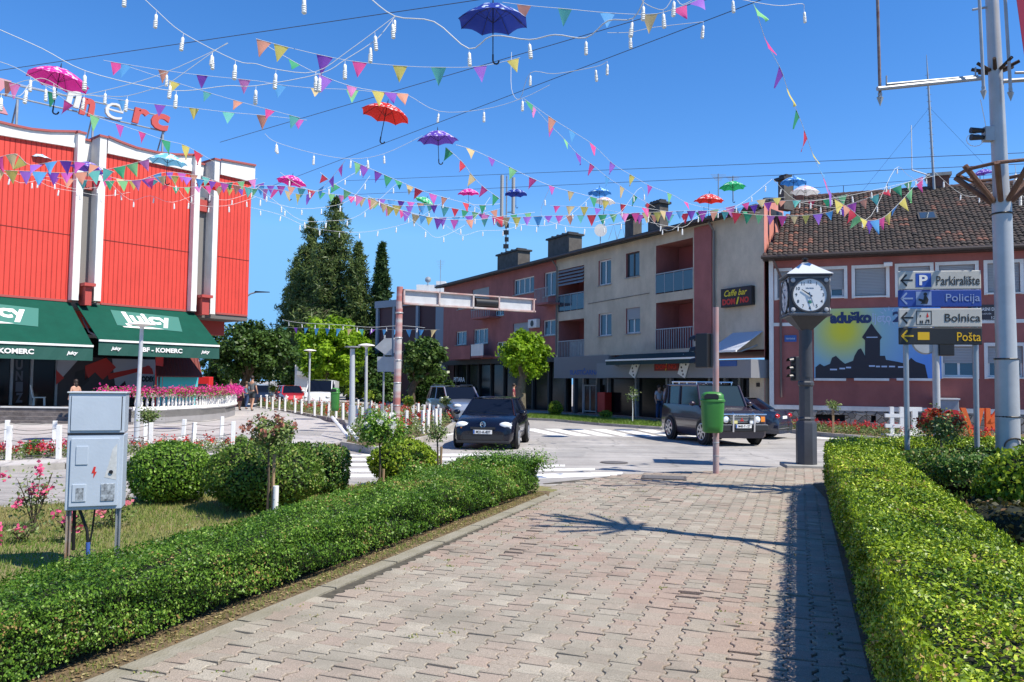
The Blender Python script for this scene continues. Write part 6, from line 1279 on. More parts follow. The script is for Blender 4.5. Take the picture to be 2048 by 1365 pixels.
# direction sign
P = at(1866,0,13.0); d = 13.0; t = thing('direction_sign', 'stack of four town direction boards on two grey posts in the right bed', 'sign', (P.x,P.y,0), R(-10)); ks = d/F
CRM = mat('cream board', (.50,.49,.45), .5, var=.05, scale=2); BBL = mat('blue board', (.012,.055,.30), .5, var=.08, scale=2); BDK = mat('black board', (.015,.018,.022), .5); YLW = mat('yellow sign ink', (.75,.45,.01), .5); BLK = mat('black sign ink', (.02,.02,.02), .5); FBL = mat('faded pale ink', (.22,.30,.50), .6)
Wb = .638; ys = [(543,580),(581,615),(618,655),(656,690)]
for x in (-.51+.0, .555):
    q = MB(); q.tube([(x,0,0),(x,0,zat(1866,560,d))], .042, 12); q.build('post', mat('galvanised post', (.30,.34,.38), .4, metal=.4, var=.1, scale=3), t, smooth=50)
for k, ((y0,y1), m_, ink, s_) in enumerate(zip(ys, (CRM,BBL,CRM,BDK), (BLK,FBL,BLK,YLW), ('Parkiralište','Policija','Bolnica','Pošta'))):
    z1, z0 = zat(1866,y0,d), zat(1866,y1,d); q = MB(); q.box(-Wb,Wb,-.075,-.04,z0,z1); b = q.build('board', m_, t, bevel=.012); zc = (z0+z1)/2; h = z1-z0; sg = lambda o: o
    q = MB(); y = -.0765; a_ = .085
    q.box(-.60+.02,-.41,y-.002,y,zc-.014,zc+.014); q.prismy([(-.605,zc),(-.585,zc-.012),(-.50,zc+.075),(-.50,zc+.1),(-.52,zc+.1)], y-.002,y); q.prismy([(-.605,zc),(-.52,zc-.1),(-.50,zc-.1),(-.50,zc-.075),(-.585,zc+.012)], y-.002,y); q.build('arrow', ink, b)
    tw = {0:.66,1:.52,2:.54,3:.36}[k]; ht = {0:.15,1:.165,2:.13,3:.145}[k]; text('lettering', s_, ink, b, .615-tw/2, y, zc-(.0 if k in (2,) else .01), tw, ht, off=.004)
    if k == 0: q = MB(); q.box(-.365,-.125,y-.002,y,zc-.115,zc+.115); q.build('icon_plate', mat('parking blue', (.01,.07,.38), .5), b); text('icon_letter', 'P', WHITE, b, -.245, y-.003, zc, .13, .17, off=.03)
    if k == 1:
        q = MB(); q.box(-.365,-.125,y-.002,y,zc-.115,zc+.115); q.build('icon_plate', FBL, b); q = MB(); q.prismy([(-.30,zc-.09),(-.19,zc-.09),(-.17,zc-.02),(-.2,zc+.04),(-.24,zc+.04),(-.25,zc-.02),(-.32,zc+.0),(-.33,zc-.03),(-.27,zc-.06)], y-.005,y-.002); q.lathe([(.03,-.003),(.03,0)], 10, (-.22,y-.002,zc+.07), ax='y'); q.build('icon', BLK, b)
    if k == 2:
        q = MB()
        for r_ in ((-.365,-.355,-.115,.115),(-.135,-.125,-.115,.115),(-.355,-.135,.105,.115),(-.355,-.135,-.115,-.105)): q.box(r_[0],r_[1],y-.002,y,zc+r_[2],zc+r_[3])
        for x,z,w_,h_ in ((-.30,-.07,.012,.03),(-.27,-.07,.012,.03),(-.19,-.04,.03,.012),(-.17,-.06,.012,.03),(-.30,.03,.01,.02),(-.215,-.075,.012,.02)): q.box(x-w_,x+w_,y-.002,y,zc+z-h_,zc+z+h_) if 0 else q.box(x-w_*.8,x+w_*.8,y-.002,y,zc+z-h_*.8,zc+z+h_*.8)
        q.build('icon', BLK, b); q = MB(); q.prismy([(-.21,zc+.02),(-.19,zc+.0),(-.17,zc+.02),(-.18,zc+.05),(-.19,zc+.09),(-.2,zc+.05)], y-.002,y); q.build('icon_flame', RDL, b)
    if k == 3: q = MB(); q.box(-.345,-.165,y-.002,y,zc-.065,zc+.065); q.build('icon', YLW, b)
# pole with round mirror back behind the sign
P = at(1860,0,17.5); d = 17.5; t = thing('signal_pole', 'plain grey pole behind the direction boards with a signal and round disc', 'traffic light', (P.x,P.y,0), 0); mb = MB(); mb.tube([(0,0,0),(0,0,zat(1860,668,d))], .075, 14); mb.build('pole', mat('painted light steel', (.42,.43,.44), .5, var=.1), t, smooth=50)
traffic_light(t, (.2,-.0,0), zat(1860,712,d), zat(1860,640,d), .32, (.2,1)); mb = MB(); mb.lathe([(.3,-.03),(.33,0),(.31,.04),(.1,.06)], 24, (-.22,.02,zat(1850,680,d)), ax='y'); mb.build('round_disc', STEEL, t, smooth=30)
# big town letters
P = at(1872,0,27.7); d = 27.7; t = thing('town_letters', 'big free-standing hashtag, I, heart and orange VK letters by the road', 'letter sign', (P.x,P.y,.09), R(-7)); z0 = 0.; H = zat(1872,812,d)-.15; kx = d/F/math.cos(R(8))
ORG = mat('orange paint', (.72,.13,.02), .5); HRT = mat('red paint', (.45,.01,.015), .5)
def lx(px): return (at(px,0,d).x-P.x)*1.0
mb = MB(); mb.box(lx(1762),lx(1838),-.3,.3,-.02,.05); mb.build('base', WHITE, t); mb = MB(); mb.box(lx(1838),lx(1984),-.3,.3,-.02,.04); mb.build('base', ORG, t)
mb = MB(); x0, x1 = lx(1764), lx(1806)
for f in (.22,.66): mb.box(x0+(x1-x0)*f,x0+(x1-x0)*f+.13,-.07,.07,.05,H)
for z in (.27,.63): mb.box(x0,x1,-.065,.065,H*z,H*z+.13) if 0 else mb.box(x0,x1,-.075,-.071,H*z,H*z+.13)
mb.box(x0,x1,-.0705,.06,H*.27+.001,H*.27+.129); mb.box(x0,x1,-.0705,.06,H*.63+.001,H*.63+.129); mb.build('hash_sign', WHITE, t)
x0, x1 = lx(1805), lx(1834); xm = (x0+x1)/2; mb = MB(); mb.box(xm-.09,xm+.09,-.07,.07,.19,H-.14); mb.box(x0,x1,-.07,.07,.05,.19); mb.box(x0+.03,x1-.03,-.07,.07,H-.14,H); mb.build('letter', WHITE, t)
xm = lx(1871); mb = MB(); s = .033*1.05; hp = [(xm+16*math.sin(a)**3*s*1.25, H*.52+(13*math.cos(a)-5*math.cos(2*a)-2*math.cos(3*a)-math.cos(4*a))*s*1.0) for a in [2*PI*i/36 for i in range(36)]]; mb.prismy(hp[::-1], -.07,.07); mb.build('heart', HRT, t)
def stroke(mb, a, b, w_): 
    dx, dz = b[0]-a[0], b[1]-a[1]; L = math.hypot(dx,dz); hx = w_/2/(abs(dz)/L+.001); mb.prismy([(a[0]-hx,a[1]),(a[0]+hx,a[1]),(b[0]+hx,b[1]),(b[0]-hx,b[1])] if b[1] > a[1] else [(b[0]-hx,b[1]),(b[0]+hx,b[1]),(a[0]+hx,a[1]),(a[0]-hx,a[1])], -.07,.07)
mb = MB(); stroke(mb, ((lx(1924)),.05), (lx(1908),H), .16); mb2 = MB(); stroke(mb, (lx(1926)+.05,.05), (lx(1942),H), .151); mb.build('letter', ORG, t)
mb = MB(); mb.box(lx(1949),lx(1949)+.15,-.07,.07,.05,H); stroke(mb, (lx(1955),H*.45), (lx(1977),H), .17); mb.build('letter', ORG, t); mb = MB(); stroke(mb, (lx(1978),.05), (lx(1959),H*.52), .169); mb.build('letter_leg', ORG, t)
# big grey pole on the right with arms
P = at(2018,1000,12.0); d = 12.0; t = thing('power_pole', 'big tapered grey steel pole at the right with brackets and stick crowns', 'pole', (P.x,P.y,0)); zq = lambda y: zat(2010,y,d); T = at(1972,-60,d)
LGS = mat('light grey steel pole', (.40,.41,.42), .4, metal=.25, var=.12, scale=2)
def ax(py): return at({-60:1981,0:1984,395:2003,720:2013,1000:2021}.get(py, np.interp(py,[-60,0,395,720,1000],[1981,1984,2003,2013,2021])), py, d).x-P.x
mb = MB(); mb.tube([(0,0,0),(ax(720),0,zq(720))], [.172,.160], 20); mb.tube([(ax(720),0,zq(720)),(ax(725)-.0,0,zq(735)*0+zq(720)+.05),(ax(395),0,zq(395))], [.150,.143,.135], 20); mb.tube([(ax(395),0,zq(395)),(ax(-60),0,zq(-60))], [.115,.090], 20); mb.build('pole_shaft', LGS, t, smooth=40)
mb = MB()
for y, r_ in ((906,.166),(835,.17),(720,.17),(430,.148)): mb.lathe([(r_,0),(r_+.008,.012),(r_,.024)], 20, (ax(y),0,zq(y)))
mb.build('strap', BLACK, t)
mb = MB(); mb.tube([(.0+.16*math.cos(a),-.172-.01*0,.92+.0+.13*math.sin(a)) for a in [PI*i/10 for i in range(11)]], .014, 6); mb.build('cable_loop', BLACK, t)
RST = mat('rusty arm', (.28,.25,.23), .55, metal=.3, c2=(.14,.05,.035), scale=7)
def lp_(px, py, dy=0): p = at(px, py, d+dy); return (p.x-P.x, dy, p.z)
mb = MB(); mb.tube([lp_(1755,178,-.3),lp_(1962,157,-.05)], .035, 8); mb.tube([lp_(1773,169,-.3),lp_(1955,153,-.05)], .02, 8); mb.tube([lp_(1773,178,-.3),lp_(1773,152,-.3)], .012, 6); mb.tube([lp_(1951,160,-.05),lp_(1951,135,-.05)], .012, 6); mb.build('bracket_arm', STEEL, t); mb = MB()
mb.tube([lp_(2005,163),lp_(2110,156,-.1)], .035, 8); mb.tube([lp_(2030,146),lp_(2110,144,-.1)], .022, 8); mb.build('bracket_arm', STEEL, t); mb = MB(); mb.tube([lp_(1945,20),lp_(1990,12)], .018, 6); mb.build('cross_pin', STEEL, t)
for (x0,y0,x1,y1) in ((1754,-40,1760,188),(1957,-40,1967,175),(2008,-40,2021,178)):
    mb = MB(); mb.tube([lp_(x0,y0,-.25),lp_(x1,y1,-.25)], .024, 8); o = mb.build('hanging_rod', RST if x0 < 1800 else STEEL, t); q = MB(); e = lp_(x1,y1,-.25); q.lathe([(.0,-.20),(.055,-.06),(.03,-.04),(.035,.0),(.02,.03)], 4, e); q.build('arrow_finial', STEEL, o)
WDB = mat('weathered brown sticks', (.10,.035,.02), .8, c2=(.20,.12,.08), scale=3, bump=.4)
mb = MB()
for k in range(8): a = k*PI/4+.2; x = ax(135); mb.tube([(x+.1*math.cos(a),.1*math.sin(a),zq(140)-.02),(x+.32*math.cos(a),.32*math.sin(a),zq(140)+.07)], [.03,.026], 6)
mb.build('stick_crown', mat('dark brown sticks', (.05,.03,.02), .8), t)
mb = MB(); x = ax(405); rr_ = .62; zl, zh = zq(405), zq(340)
for k in range(8): a = k*PI/4+.15; mb.tube([(x+.13*math.cos(a),.13*math.sin(a),zl),(x+rr_*math.cos(a),rr_*math.sin(a),zh+.03*(-1)**k)], [.04,.044], 7)
mb.build('stick_crown', WDB, t); mb = MB(); mb.tube([(x+rr_*math.cos(a)*.95,rr_*math.sin(a)*.95,zh-.02+.02*math.sin(3*a)) for a in [PI/4*i+.15 for i in range(9)]], .028, 7); mb.build('crown_ring', WDB, t)
mb = MB(); e = lp_(1975,268,0); mb.box(e[0]-.06,e[0]+.22,-.06,.06,e[2]-.12,e[2]+.10); mb.build('junction_box', STEEL, t); mb = MB()
for z in (-.06,.05): mb.lathe([(.05,0),(.035,.2)], 8, (e[0]-.26,-.0,e[2]+z), ax='x')
mb.build('black_sensor', BLACK, t); mb = MB(); mb.tube([(e[0]-.2+.13*math.sin(a),-.0,e[2]-.1-.1*math.cos(a)+.0) for a in [PI*2*i/12 for i in range(13)]], .006, 5); mb.tube([lp_(1967,180),lp_(1961,60),lp_(1958,-40)], .008, 5); mb.tube([(e[0]-.02,0,e[2]+.1),lp_(1961,200)], .006, 5); mb.build('thin_cable', WHITE, t)
# red banner at the corner
P3 = at(2052,0,11.6); d3 = 11.6; t = thing('street_banner', 'red hanging banner with a white letter at the top right corner', 'banner', (P3.x,P3.y,zat(2040,144,d3)), R(-18)); mb = MB(); hB = zat(2035,-60,d3)-zat(2040,135,d3); mb.hexa([(-.02,-.01,.06),(.75,-.01,.06),(.75,.01,.06),(-.02,.01,.06),(-.16,-.01,hB),(.75,-.01,hB),(.75,.01,hB),(-.16,.01,hB)]); mb.build('banner_cloth', mat('crimson banner', (.46,.02,.06), .6), t)
mb = MB(); mb.box(-.02,.75,-.011,.011,0,.0595); mb.build('banner_hem', WHITE, t); text('lettering', 'MTEL', WHITE, t, .17, -.012, .22, .42, .09, off=.02)
# white fence posts with ropes
WP = mat('whitewashed wood post', (.76,.75,.72), .7, var=.06, scale=5, bump=.2)
pm = MB(); pm.prism([(-.045,-.045),(.045,-.045),(.045,.045),(-.045,.045)], 0, .7); p0_ = pm.build('rope_post', WP, None, bevel=.006); COL.objects.unlink(p0_)
def postrow(pxs, where, z=PZ, h=.7, grp='white wooden posts round the flower beds', rope=3, ropelabel=None, sag=.06):
    Ps = []
    for i, (px, py) in enumerate(pxs):
        g_ = gnd(px, py, z); o = p0_.copy(); COL.objects.link(o); o.location = (g_.x, g_.y, z); o.scale = (1,1,h/.7*random.uniform(.96,1.04)); o.rotation_euler = (random.gauss(0,.02),random.gauss(0,.02),random.random())
        tag(o, '%s white post from the left %s' % (ORD[i], where), 'post', grp); Ps.append(g_)
    if rope:
        mb = MB(); b = Ps[0]
        for i in range(len(Ps)-1):
            for zz in ([h-.04,h*.6,h*.2][:rope]): A, B = Ps[i]-b+Vector((0,0,zz)), Ps[i+1]-b+Vector((0,0,zz)); mb.tube([A.lerp(B,s/6)-Vector((0,0,sag*4*(s/6)*(1-s/6))) for s in range(7)], .008, 4, cap=False)
        tag(mb.build('rope', mat('dark rope', (.10,.095,.09), .8), None, loc=b), ropelabel, 'rope')
postrow([(-80,924),(17,921),(117,918),(210,912),(301,907),(386,902),(465,903)], 'in the front row along the left road', ropelabel='ropes strung between the front row of posts beside the left road')
postrow([(-90,903),(12,901),(108,899),(205,894),(290,892),(365,890),(442,887)], 'in the back row of the roadside flower strip', ropelabel='ropes strung between the back row of posts on the plaza')
postrow([(522,816),(533,818),(545,820),(558,821),(570,823),(590,826),(603,828),(629,832),(643,833),(657,835),(672,838),(686,841)], 'along the left kerb of the flower island', z=.1, h=.72, rope=1, ropelabel='thin rope along the left kerb of the flower island')
postrow([(742,884),(770,872),(785,880),(812,868),(846,868),(856,866),(872,862),(880,858)], 'on the road side of the flower island', z=.1, h=.75, rope=2, ropelabel='ropes on the road side of the flower island')
postrow([(712,850),(725,856),(739,850),(752,846),(763,848),(784,846),(826,846),(836,843),(848,845),(858,843),(866,848),(877,846)], 'in the middle of the flower island', z=.1, h=.75, rope=0)
postrow([(548,810),(572,812),(588,814),(606,814),(640,818),(668,820),(716,826),(742,828)], 'at the far side of the flower island', z=.1, h=.7, rope=0)
# broken post pair lying at the island corner
for i, (a, b) in enumerate((((698,878),(720,852)),((716,882),(722,868)))):
    A, B = gnd(*a,.12), gnd(*b,.12); A.z = .14; B = A+Vector(((B-A).x,(B-A).y*.3,.5-.2*i)); mb = MB(); mb.tube([Vector((0,0,0)), B-A], .05, 6); tag(mb.build('broken_post', WP, None, loc=A), ['broken white post leaning at the island corner','short snapped white post at the island corner'][i], 'post')
# antennas on roofs
def antenna(px, d, y0, y1, label, kind=0):
    P = at(px,0,d); z0 = zat(px,y1,d); t = thing('antenna', label, 'antenna', (P.x,P.y,z0)); h = zat(px,y0,d)-z0; mb = MB(); mb.tube([(0,0,-.3),(0,0,h)], .06 if kind else .03, 6); mb.build('mast', GALV, t)
    if kind == 1:
        mb = MB(); 
        for dx, z0_, z1_ in ((-.35,h*.45,h*1.0),(.5,h*.5,h*.97)): mb.tube([(dx,-.1,z0_),(dx,-.1,z1_)], .13, 8); mb.box(min(0,dx),max(0,dx),-.03,.03,z0_+.1,z0_+.16)
        mb.build('panel_antenna', mat('antenna grey', (.35,.34,.33), .6), t); mb = MB(); mb.lathe([(.05,.0),(.32,.12),(.34,.14)], 14, (-.4,-.2,h*.38), ax='y'); mb.build('dish', mat('antenna grey', (.35,.34,.33), .6), t); 
        for k in range(4): mb = MB(); mb.box(-.2+.1*(k%2),.2,-.15,.1,h*(.05+.09*k),h*(.05+.09*k)+.3); mb.build('equipment_box', BLACK, t)
    else:
        mb = MB()
        for k in range(5): mb.tube([(-.4+.06*k,0,h*(.95-.06*k)),(.4-.06*k,0,h*(.95-.06*k))], .012, 4)
        mb.build('elements', GALV, t)
antenna(1018,58,352,505,'tall mobile antenna mast with drum aerials beside the left chimney', 1)
antenna(1436,40,348,392,'thin aerial behind the green umbrella, on the left', 0); antenna(1465,40,352,390,'thin aerial behind the green umbrella, on the right', 0)
antenna(890,72,520,578,'hair-thin aerial above the left end of the dark roof', 0)
P = at(1204,0,46); t = thing('satellite_dish', 'white satellite dish with a lattice frame on the dark roof', 'dish', (P.x,P.y,zat(1204,478,46))); mb = MB(); mb.lathe([(.03,.1),(.35,.0),(.38,-.03)], 16, (0,0,.5), ax='y'); mb.build('dish_bowl', WHITE2, t); mb = MB(); mb.tube([(0,.1,-.8),(0,.1,.5)], .03, 6)
for k in range(4): mb.tube([(.5+k*.5,.2,.0),(.8+k*.5,.2,.9),(1.0+k*.5,.2,.0)], .02, 4)
mb.tube([(.5,.2,.9),(2.6,.2,.95)], .02, 4); mb.build('frame', GALV, t)
# ------------------------------------------------------------------ vehicles
def car(label, name, cat, loc, fwd, L, W_, H, paint, prof, cab, wr=.31, wx=(.8,-.8), glassm=None, tall=False, plate=None, z0=RZ, lamps=True, rimm=RIM, cladding=None, bumper=None, lampm=None):
    """local frame: +x forward. prof = [(x, ztop, halfwidth)] lower body; cab = (x_wind_base, x_roof_front, x_roof_rear, x_rear_base, z_belt)"""
    t = thing(name, label, cat, (loc[0],loc[1],z0), math.atan2(fwd[1],fwd[0])); hw = W_/2; GLS = glassm or GLASS
    zs = wr*.62; body = MB(); V = []; n = 0
    for (x, zt, w_) in prof:
        sec = [(w_*.90,zs),(w_*.985,zs+.10),(w_*1.0,zs+(zt-zs)*.5),(w_*.985,zs+(zt-zs)*.78),(w_*.92,zt-.025),(w_*.80,zt),(0,zt+.02)]
        ring = [(x,-y,z) for y,z in sec]+[(x,y,z) for y,z in sec[:-1][::-1]]; n = len(ring); V += ring
    k = len(prof); body.add(V, [(i*n+j,i*n+(j+1)%n,(i+1)*n+(j+1)%n,(i+1)*n+j) for i in range(k-1) for j in range(n)]+[tuple(range(n)), tuple(range((k-1)*n,k*n))[::-1]])
    xwb,xrf,xrr,xrb,zb = cab; wb, wt = hw*.90, hw*(.80 if tall else .68)
    # roof slab
    def roof(x): return H-(.03 if tall else .055)*((x-(xrf+xrr)/2)/(xrf-xrr))**2*4*.5
    rx = [xrf, xrf-(xrf-xrr)*.25, (xrf+xrr)/2, xrr+(xrf-xrr)*.2, xrr]; V = []
    for x in rx:
        z = roof(x); V += [(x,-wt,z-.05),(x,-wt*.93,z-.012),(x,-wt*.6,z+.012),(x,wt*.6,z+.012),(x,wt*.93,z-.012),(x,wt,z-.05)]
    body.add(V, [(i*6+j,i*6+j+1,(i+1)*6+j+1,(i+1)*6+j) for i in range(4) for j in range(5)]+[(0,6,12,18,24,29,23,17,11,5)])
    # pillars
    def bar(a, b, r): body.tube([a,b], r, 6)
    for s in (-1,1):
        bar((xwb,s*wb*.98,zb-.02),(xrf,s*wt,H-.06),.035); bar((xrb,s*wb*.98,zb-.02),(xrr,s*wt,H-.06),.05)
        xm = (xwb*.45+xrb*.55); xt = (xrf*.45+xrr*.55); bar((xm,s*wb,zb-.02),(xt,s*wt*1.0,H-.05),.035)
        if L > 4: x2 = xwb*.12+xrb*.88; x3 = xrf*.05+xrr*.95; bar((x2,s*wb,zb-.02),(x3,s*wt,H-.05),.035)
        bar((xrf,s*wt,H-.055),(xrr,s*wt,H-.055),.03)
    body.build('body', paint, t, smooth=38)
    gl = MB(); e = .012; gl.hexa([(xrb+e,-wb+.02,zb-.03),(xwb-e,-wb+.02,zb-.03),(xwb-e,wb-.02,zb-.03),(xrb+e,wb-.02,zb-.03),(xrr+e,-wt+.01,H-.05),(xrf-e,-wt+.01,H-.05),(xrf-e,wt-.01,H-.05),(xrr+e,wt-.01,H-.05)]); gl.build('windows', GLS, t)
    # wheels
    for x in wx:
        for s in (-1,1):
            q = MB(); q.lathe([(wr+.065,0),(wr+.065,.01)], 20, (x,s*(hw*1.0)-.005 if s > 0 else -hw-.005,wr+.03), ax='y'); q.build('arch_shade', BLACK, t)  # flat black disc stands for the shaded hollow round the wheel
            y0 = s*hw-(.0 if s > 0 else 0); w = MB(); w.lathe([(wr*.6,-.1),(wr*.93,-.1),(wr,-.06),(wr,.06),(wr*.93,.1),(wr*.6,.1)], 22, (x,s*(hw-.05),wr), ax='y'); wh = w.build('wheel', TYRE, t, smooth=30)
            r_ = MB(); yy = s*(hw+.035); r_.lathe([(wr*.64,0),(wr*.60,.01)] if s < 0 else [(wr*.60,-.01),(wr*.64,0)], 20, (x,yy,wr), ax='y'); r_.build('wheel_disc', BLACK, wh); sp = MB()
            for k in range(7):
                a = k*2*PI/7; c_, s_ = math.cos(a), math.sin(a); r0, r1, ww = wr*.08, wr*.62, wr*.075; f = -1 if s < 0 else 1; y1 = yy+f*.012; y2 = yy+f*.03
                pts = [(x+c_*r0-s_*ww, wr+s_*r0+c_*ww),(x+c_*r0+s_*ww, wr+s_*r0-c_*ww),(x+c_*r1+s_*ww, wr+s_*r1-c_*ww),(x+c_*r1-s_*ww, wr+s_*r1+c_*ww)]; sp.prismy(pts, min(y1,y2), max(y1,y2))
            sp.tube([(x+wr*.62*math.cos(b*PI/10), yy+ (.012 if s > 0 else -.012), wr+wr*.62*math.sin(b*PI/10)) for b in range(21)], wr*.045, 5); sp.build('rim', rimm, wh)
    xf = prof[0][0]; xr = prof[-1][0]
    for s in (-1,1): q = MB(); q.ball((xwb-.15,s*(hw+.10),zb+.06), .10, 10, sz=(.7,1.1,.75)); q.build('mirror', paint if cladding is None else cladding, t, smooth=60)
    if plate:
        zp_ = plate[1]; q = MB(); q.box(xf+plate[2],xf+plate[2]+.015,-.26,.26,zp_-.055,zp_+.055); pl_ = q.build('number_plate', WHITE, t); o = text('plate_characters', plate[0], BLK, pl_, 0, 0, 0, .40, .075, off=.02); v = np.empty(len(o.data.vertices)*3); o.data.vertices.foreach_get('co', v); v = v.reshape(-1,3); o.data.vertices.foreach_set('co', np.stack([xf+plate[2]+.016-v[:,1], v[:,0]+.02, v[:,2]+zp_],1).ravel()); q = MB(); q.box(xf+plate[2]+.015,xf+plate[2]+.018,-.26,-.215,zp_-.05,zp_+.05); q.build('plate_band', BLUE, pl_)
    return t, MB
CARBK = mat('black blue car paint', (.004,.005,.013), .22, coat=.35, spec=.35); CARSL = mat('silver car paint', (.30,.33,.38), .3, metal=.6, coat=.8); CARWH = mat('white van paint', (.75,.76,.78), .3, coat=.5); CARRD = mat('red car paint', (.55,.02,.02), .25, coat=.8); CARMR = mat('dark plum car paint', (.030,.015,.026), .3, coat=.6); CARBL = mat('dark blue car paint', (.02,.03,.06), .2, coat=1.)
HLM = mat('headlamp glass', (.78,.80,.80), .08, spec=.8, coat=1.); AMB = mat('amber lens', (.80,.25,.03), .2); TLR = mat('tail lamp red', (.45,.01,.015), .15, coat=.5); BPL = mat('black bumper plastic', (.015,.015,.017), .55)
# black hatchback (front view)
P = at(974,0,21.5); a = R(-13); fw = Vector((math.sin(a),-math.cos(a)))
fw = Vector((-.13,-1)).normalized(); Lg = 4.0; hw = .86
c = Vector((P.x+.05,P.y))-fw*(Lg/2)
t, _ = car('black hatchback driving towards the camera at the crossing', 'hatchback_car', 'car', c, fw, Lg, 1.72, 1.42, CARBK,
   [(2.0,.52,.60),(1.96,.66,.74),(1.85,.76,.80),(1.5,.86,.84),(1.0,.93,.86),(.85,.97,.86),(-.5,.98,.86),(-1.6,.98,.84),(-1.95,.92,.76),(-2.0,.6,.68)], (.98,.30,-1.25,-1.75,.93), .32, (1.25,-1.25), plate=('M21-K-837',.50,.03), cladding=CARBK)
for s in (-1,1):
    q = MB(); y = s*.60; q.hexa([(1.90,y-.16 if s < 0 else y-.17,.60),(1.93,y+.17,.60),(1.75,y+.17,.60),(1.7,y-.16,.60),(1.90,y-.17,.70),(1.9,y+.17,.74),(1.72,y+.17,.76),(1.7,y-.16,.72)]); q.ball((1.87,y,.68), 1, 12, sz=(.11,.19,.095)); q.build('headlight', HLM, t, smooth=50)
q = MB(); q.ball((1.89,-.60,.60), 1, 10, sz=(.09,.15,.03)); q.build('indicator', AMB, t, smooth=50)
q = MB(); q.box(1.985,2.03,-.55,.55,.30,.42); q.box(1.99,2.03,-.34,.34,.57,.63); q.build('grille', BPL, t)
q = MB(); q.box(1.80,2.04,-.74,.74,.19,.26); q.build('front_lip', BPL, t, bevel=.02)
q = MB(); q.tube([(2.0,.075*math.cos(k*PI/9),.70+.075*math.sin(k*PI/9)) for k in range(19)], .009, 5); q.tube([(2.0,-.055,.745),(2.0,-.03,.66),(2.0,0,.72),(2.0,.03,.66),(2.0,.055,.745)], .008, 5); q.tube([(2.0,-.03,.765),(2.0,0,.70),(2.0,.03,.765)], .007, 5); q.build('emblem', CHROME, t)
q = MB(); q.box(.97,1.0,-.6,.6,.955,.965); q.tube([(1.0,.5,.96),(.85,.0,1.03)], .01, 4); q.tube([(1.0,-.1,.96),(.85,-.6,1.03)], .01, 4); q.build('wiper', BLACK, t)
# silver SUV behind
fw = Vector((.40,-.92)).normalized(); P = at(945,0,34.5); c = Vector((P.x-.6,P.y+2.2))
t, _ = car('silver estate SUV waiting behind the black hatchback', 'suv_car', 'car', c, fw, 4.4, 1.80, 1.66, CARSL,
   [(2.2,.60,.66),(2.12,.86,.80),(1.6,.98,.88),(1.1,1.03,.90),(.9,1.06,.90),(-1.0,1.08,.90),(-2.0,1.06,.87),(-2.2,.7,.78)], (1.0,.35,-1.55,-2.0,1.03), .34, (1.35,-1.3), tall=True)
q = MB()
for s in (-1,1): q.tube([(.3,s*.68,1.64),(.2,s*.7,1.70),(-1.4,s*.7,1.70),(-1.5,s*.68,1.64)], .022, 6)
q.build('roof_rail', BLACK, t)
for s in (-1,1): q = MB(); q.ball((2.05,s*.66,.80), 1, 10, sz=(.14,.20,.09)); q.build('headlight', HLM, t, smooth=50)
# plum off-roader
fw = Vector((.225,-.974)).normalized(); A = gnd(1498,893,RZ); c = Vector((A.x-.30,A.y-.1))-fw*1.95
t, _ = car('dark plum off-road car with roof rack and chrome front turning right', 'offroad_car', 'car', c, fw, 4.3, 1.80, 1.88, CARMR,
   [(2.0,.84,.80),(1.97,1.06,.86),(1.5,1.12,.88),(.95,1.16,.90),(.8,1.22,.90),(-1.0,1.22,.90),(-1.80,1.22,.90),(-1.87,.8,.87)], (.92,.58,-1.68,-1.82,1.20), .40, (1.28,-1.10), tall=True, plate=('M45-T-127',.62,.16), glassm=mat('smoky car glass', (.02,.035,.04), .08, spec=.5))
q = MB(); q.box(2.0,2.05,-.62,.62,.72,1.0); q.build('grille', BPL, t)
q = MB(); 
for k in range(5): q.box(2.05,2.06,-.40,.40,.73+k*.045,.745+k*.045)
q.build('grille_bar', STEEL, t); text_ = text('grille_lettering', 'MITSUBISHI', CHROME, t, 0,0,0,.62,.05,off=.02); v = np.empty(len(text_.data.vertices)*3); text_.data.vertices.foreach_get('co', v); v = v.reshape(-1,3); text_.data.vertices.foreach_set('co', np.stack([2.066-v[:,1], v[:,0], v[:,2]+.955],1).ravel())
q = MB(); 
for a in (PI/2, PI/2+2*PI/3, PI/2-2*PI/3):
    c_, s_ = math.cos(a), math.sin(a); q.add([(2.07,0,.80),(2.07,c_*.035-s_*.022,.80+s_*.035+c_*.022),(2.07,c_*.07,.80+s_*.07),(2.07,c_*.035+s_*.022,.80+s_*.035-c_*.022)], [(0,1,2,3)])
q.build('emblem', mat('red emblem', (.6,.02,.02), .4), t)
for s in (-1,1):
    q = MB(); q.lathe([(.09,0),(.085,.02),(.03,.035)], 16, (2.05,s*.52,.82), ax='x'); q.build('headlight', HLM, t, smooth=40); q = MB(); q.lathe([(.105,-.01),(.105,.01),(.088,.012)], 16, (2.05,s*.52,.82), ax='x'); q.build('headlight_ring', CHROME, t)
    q = MB(); q.box(1.9,2.04,s*.72-.07,s*.72+.07,.74,.90); q.build('indicator', AMB, t, bevel=.01)
    q = MB(); q.box(2.12,2.18,s*.30-.09,s*.30+.09,.70,.79) ; q.build('fog_lamp', mat('yellow fog lamp', (.65,.60,.25), .2) if s < 0 else HLM, t)
q = MB(); q.box(1.95,2.15,-.86,.86,.46,.66); q.build('bumper', BPL, t, bevel=.03); q = MB(); q.box(2.15,2.16,-.80,.80,.655,.67); q.build('bumper_trim', CHROME, t)
q = MB()
for s in (-1,1): q.tube([(2.18,s*.35,.45),(2.2,s*.35,.98),(2.12,s*.33,1.02)], .025, 6); 
q.tube([(2.2,-.74,.98),(2.2,.74,.98)], .022, 6); q.build('bull_bar', CHROME, t)
q = MB()
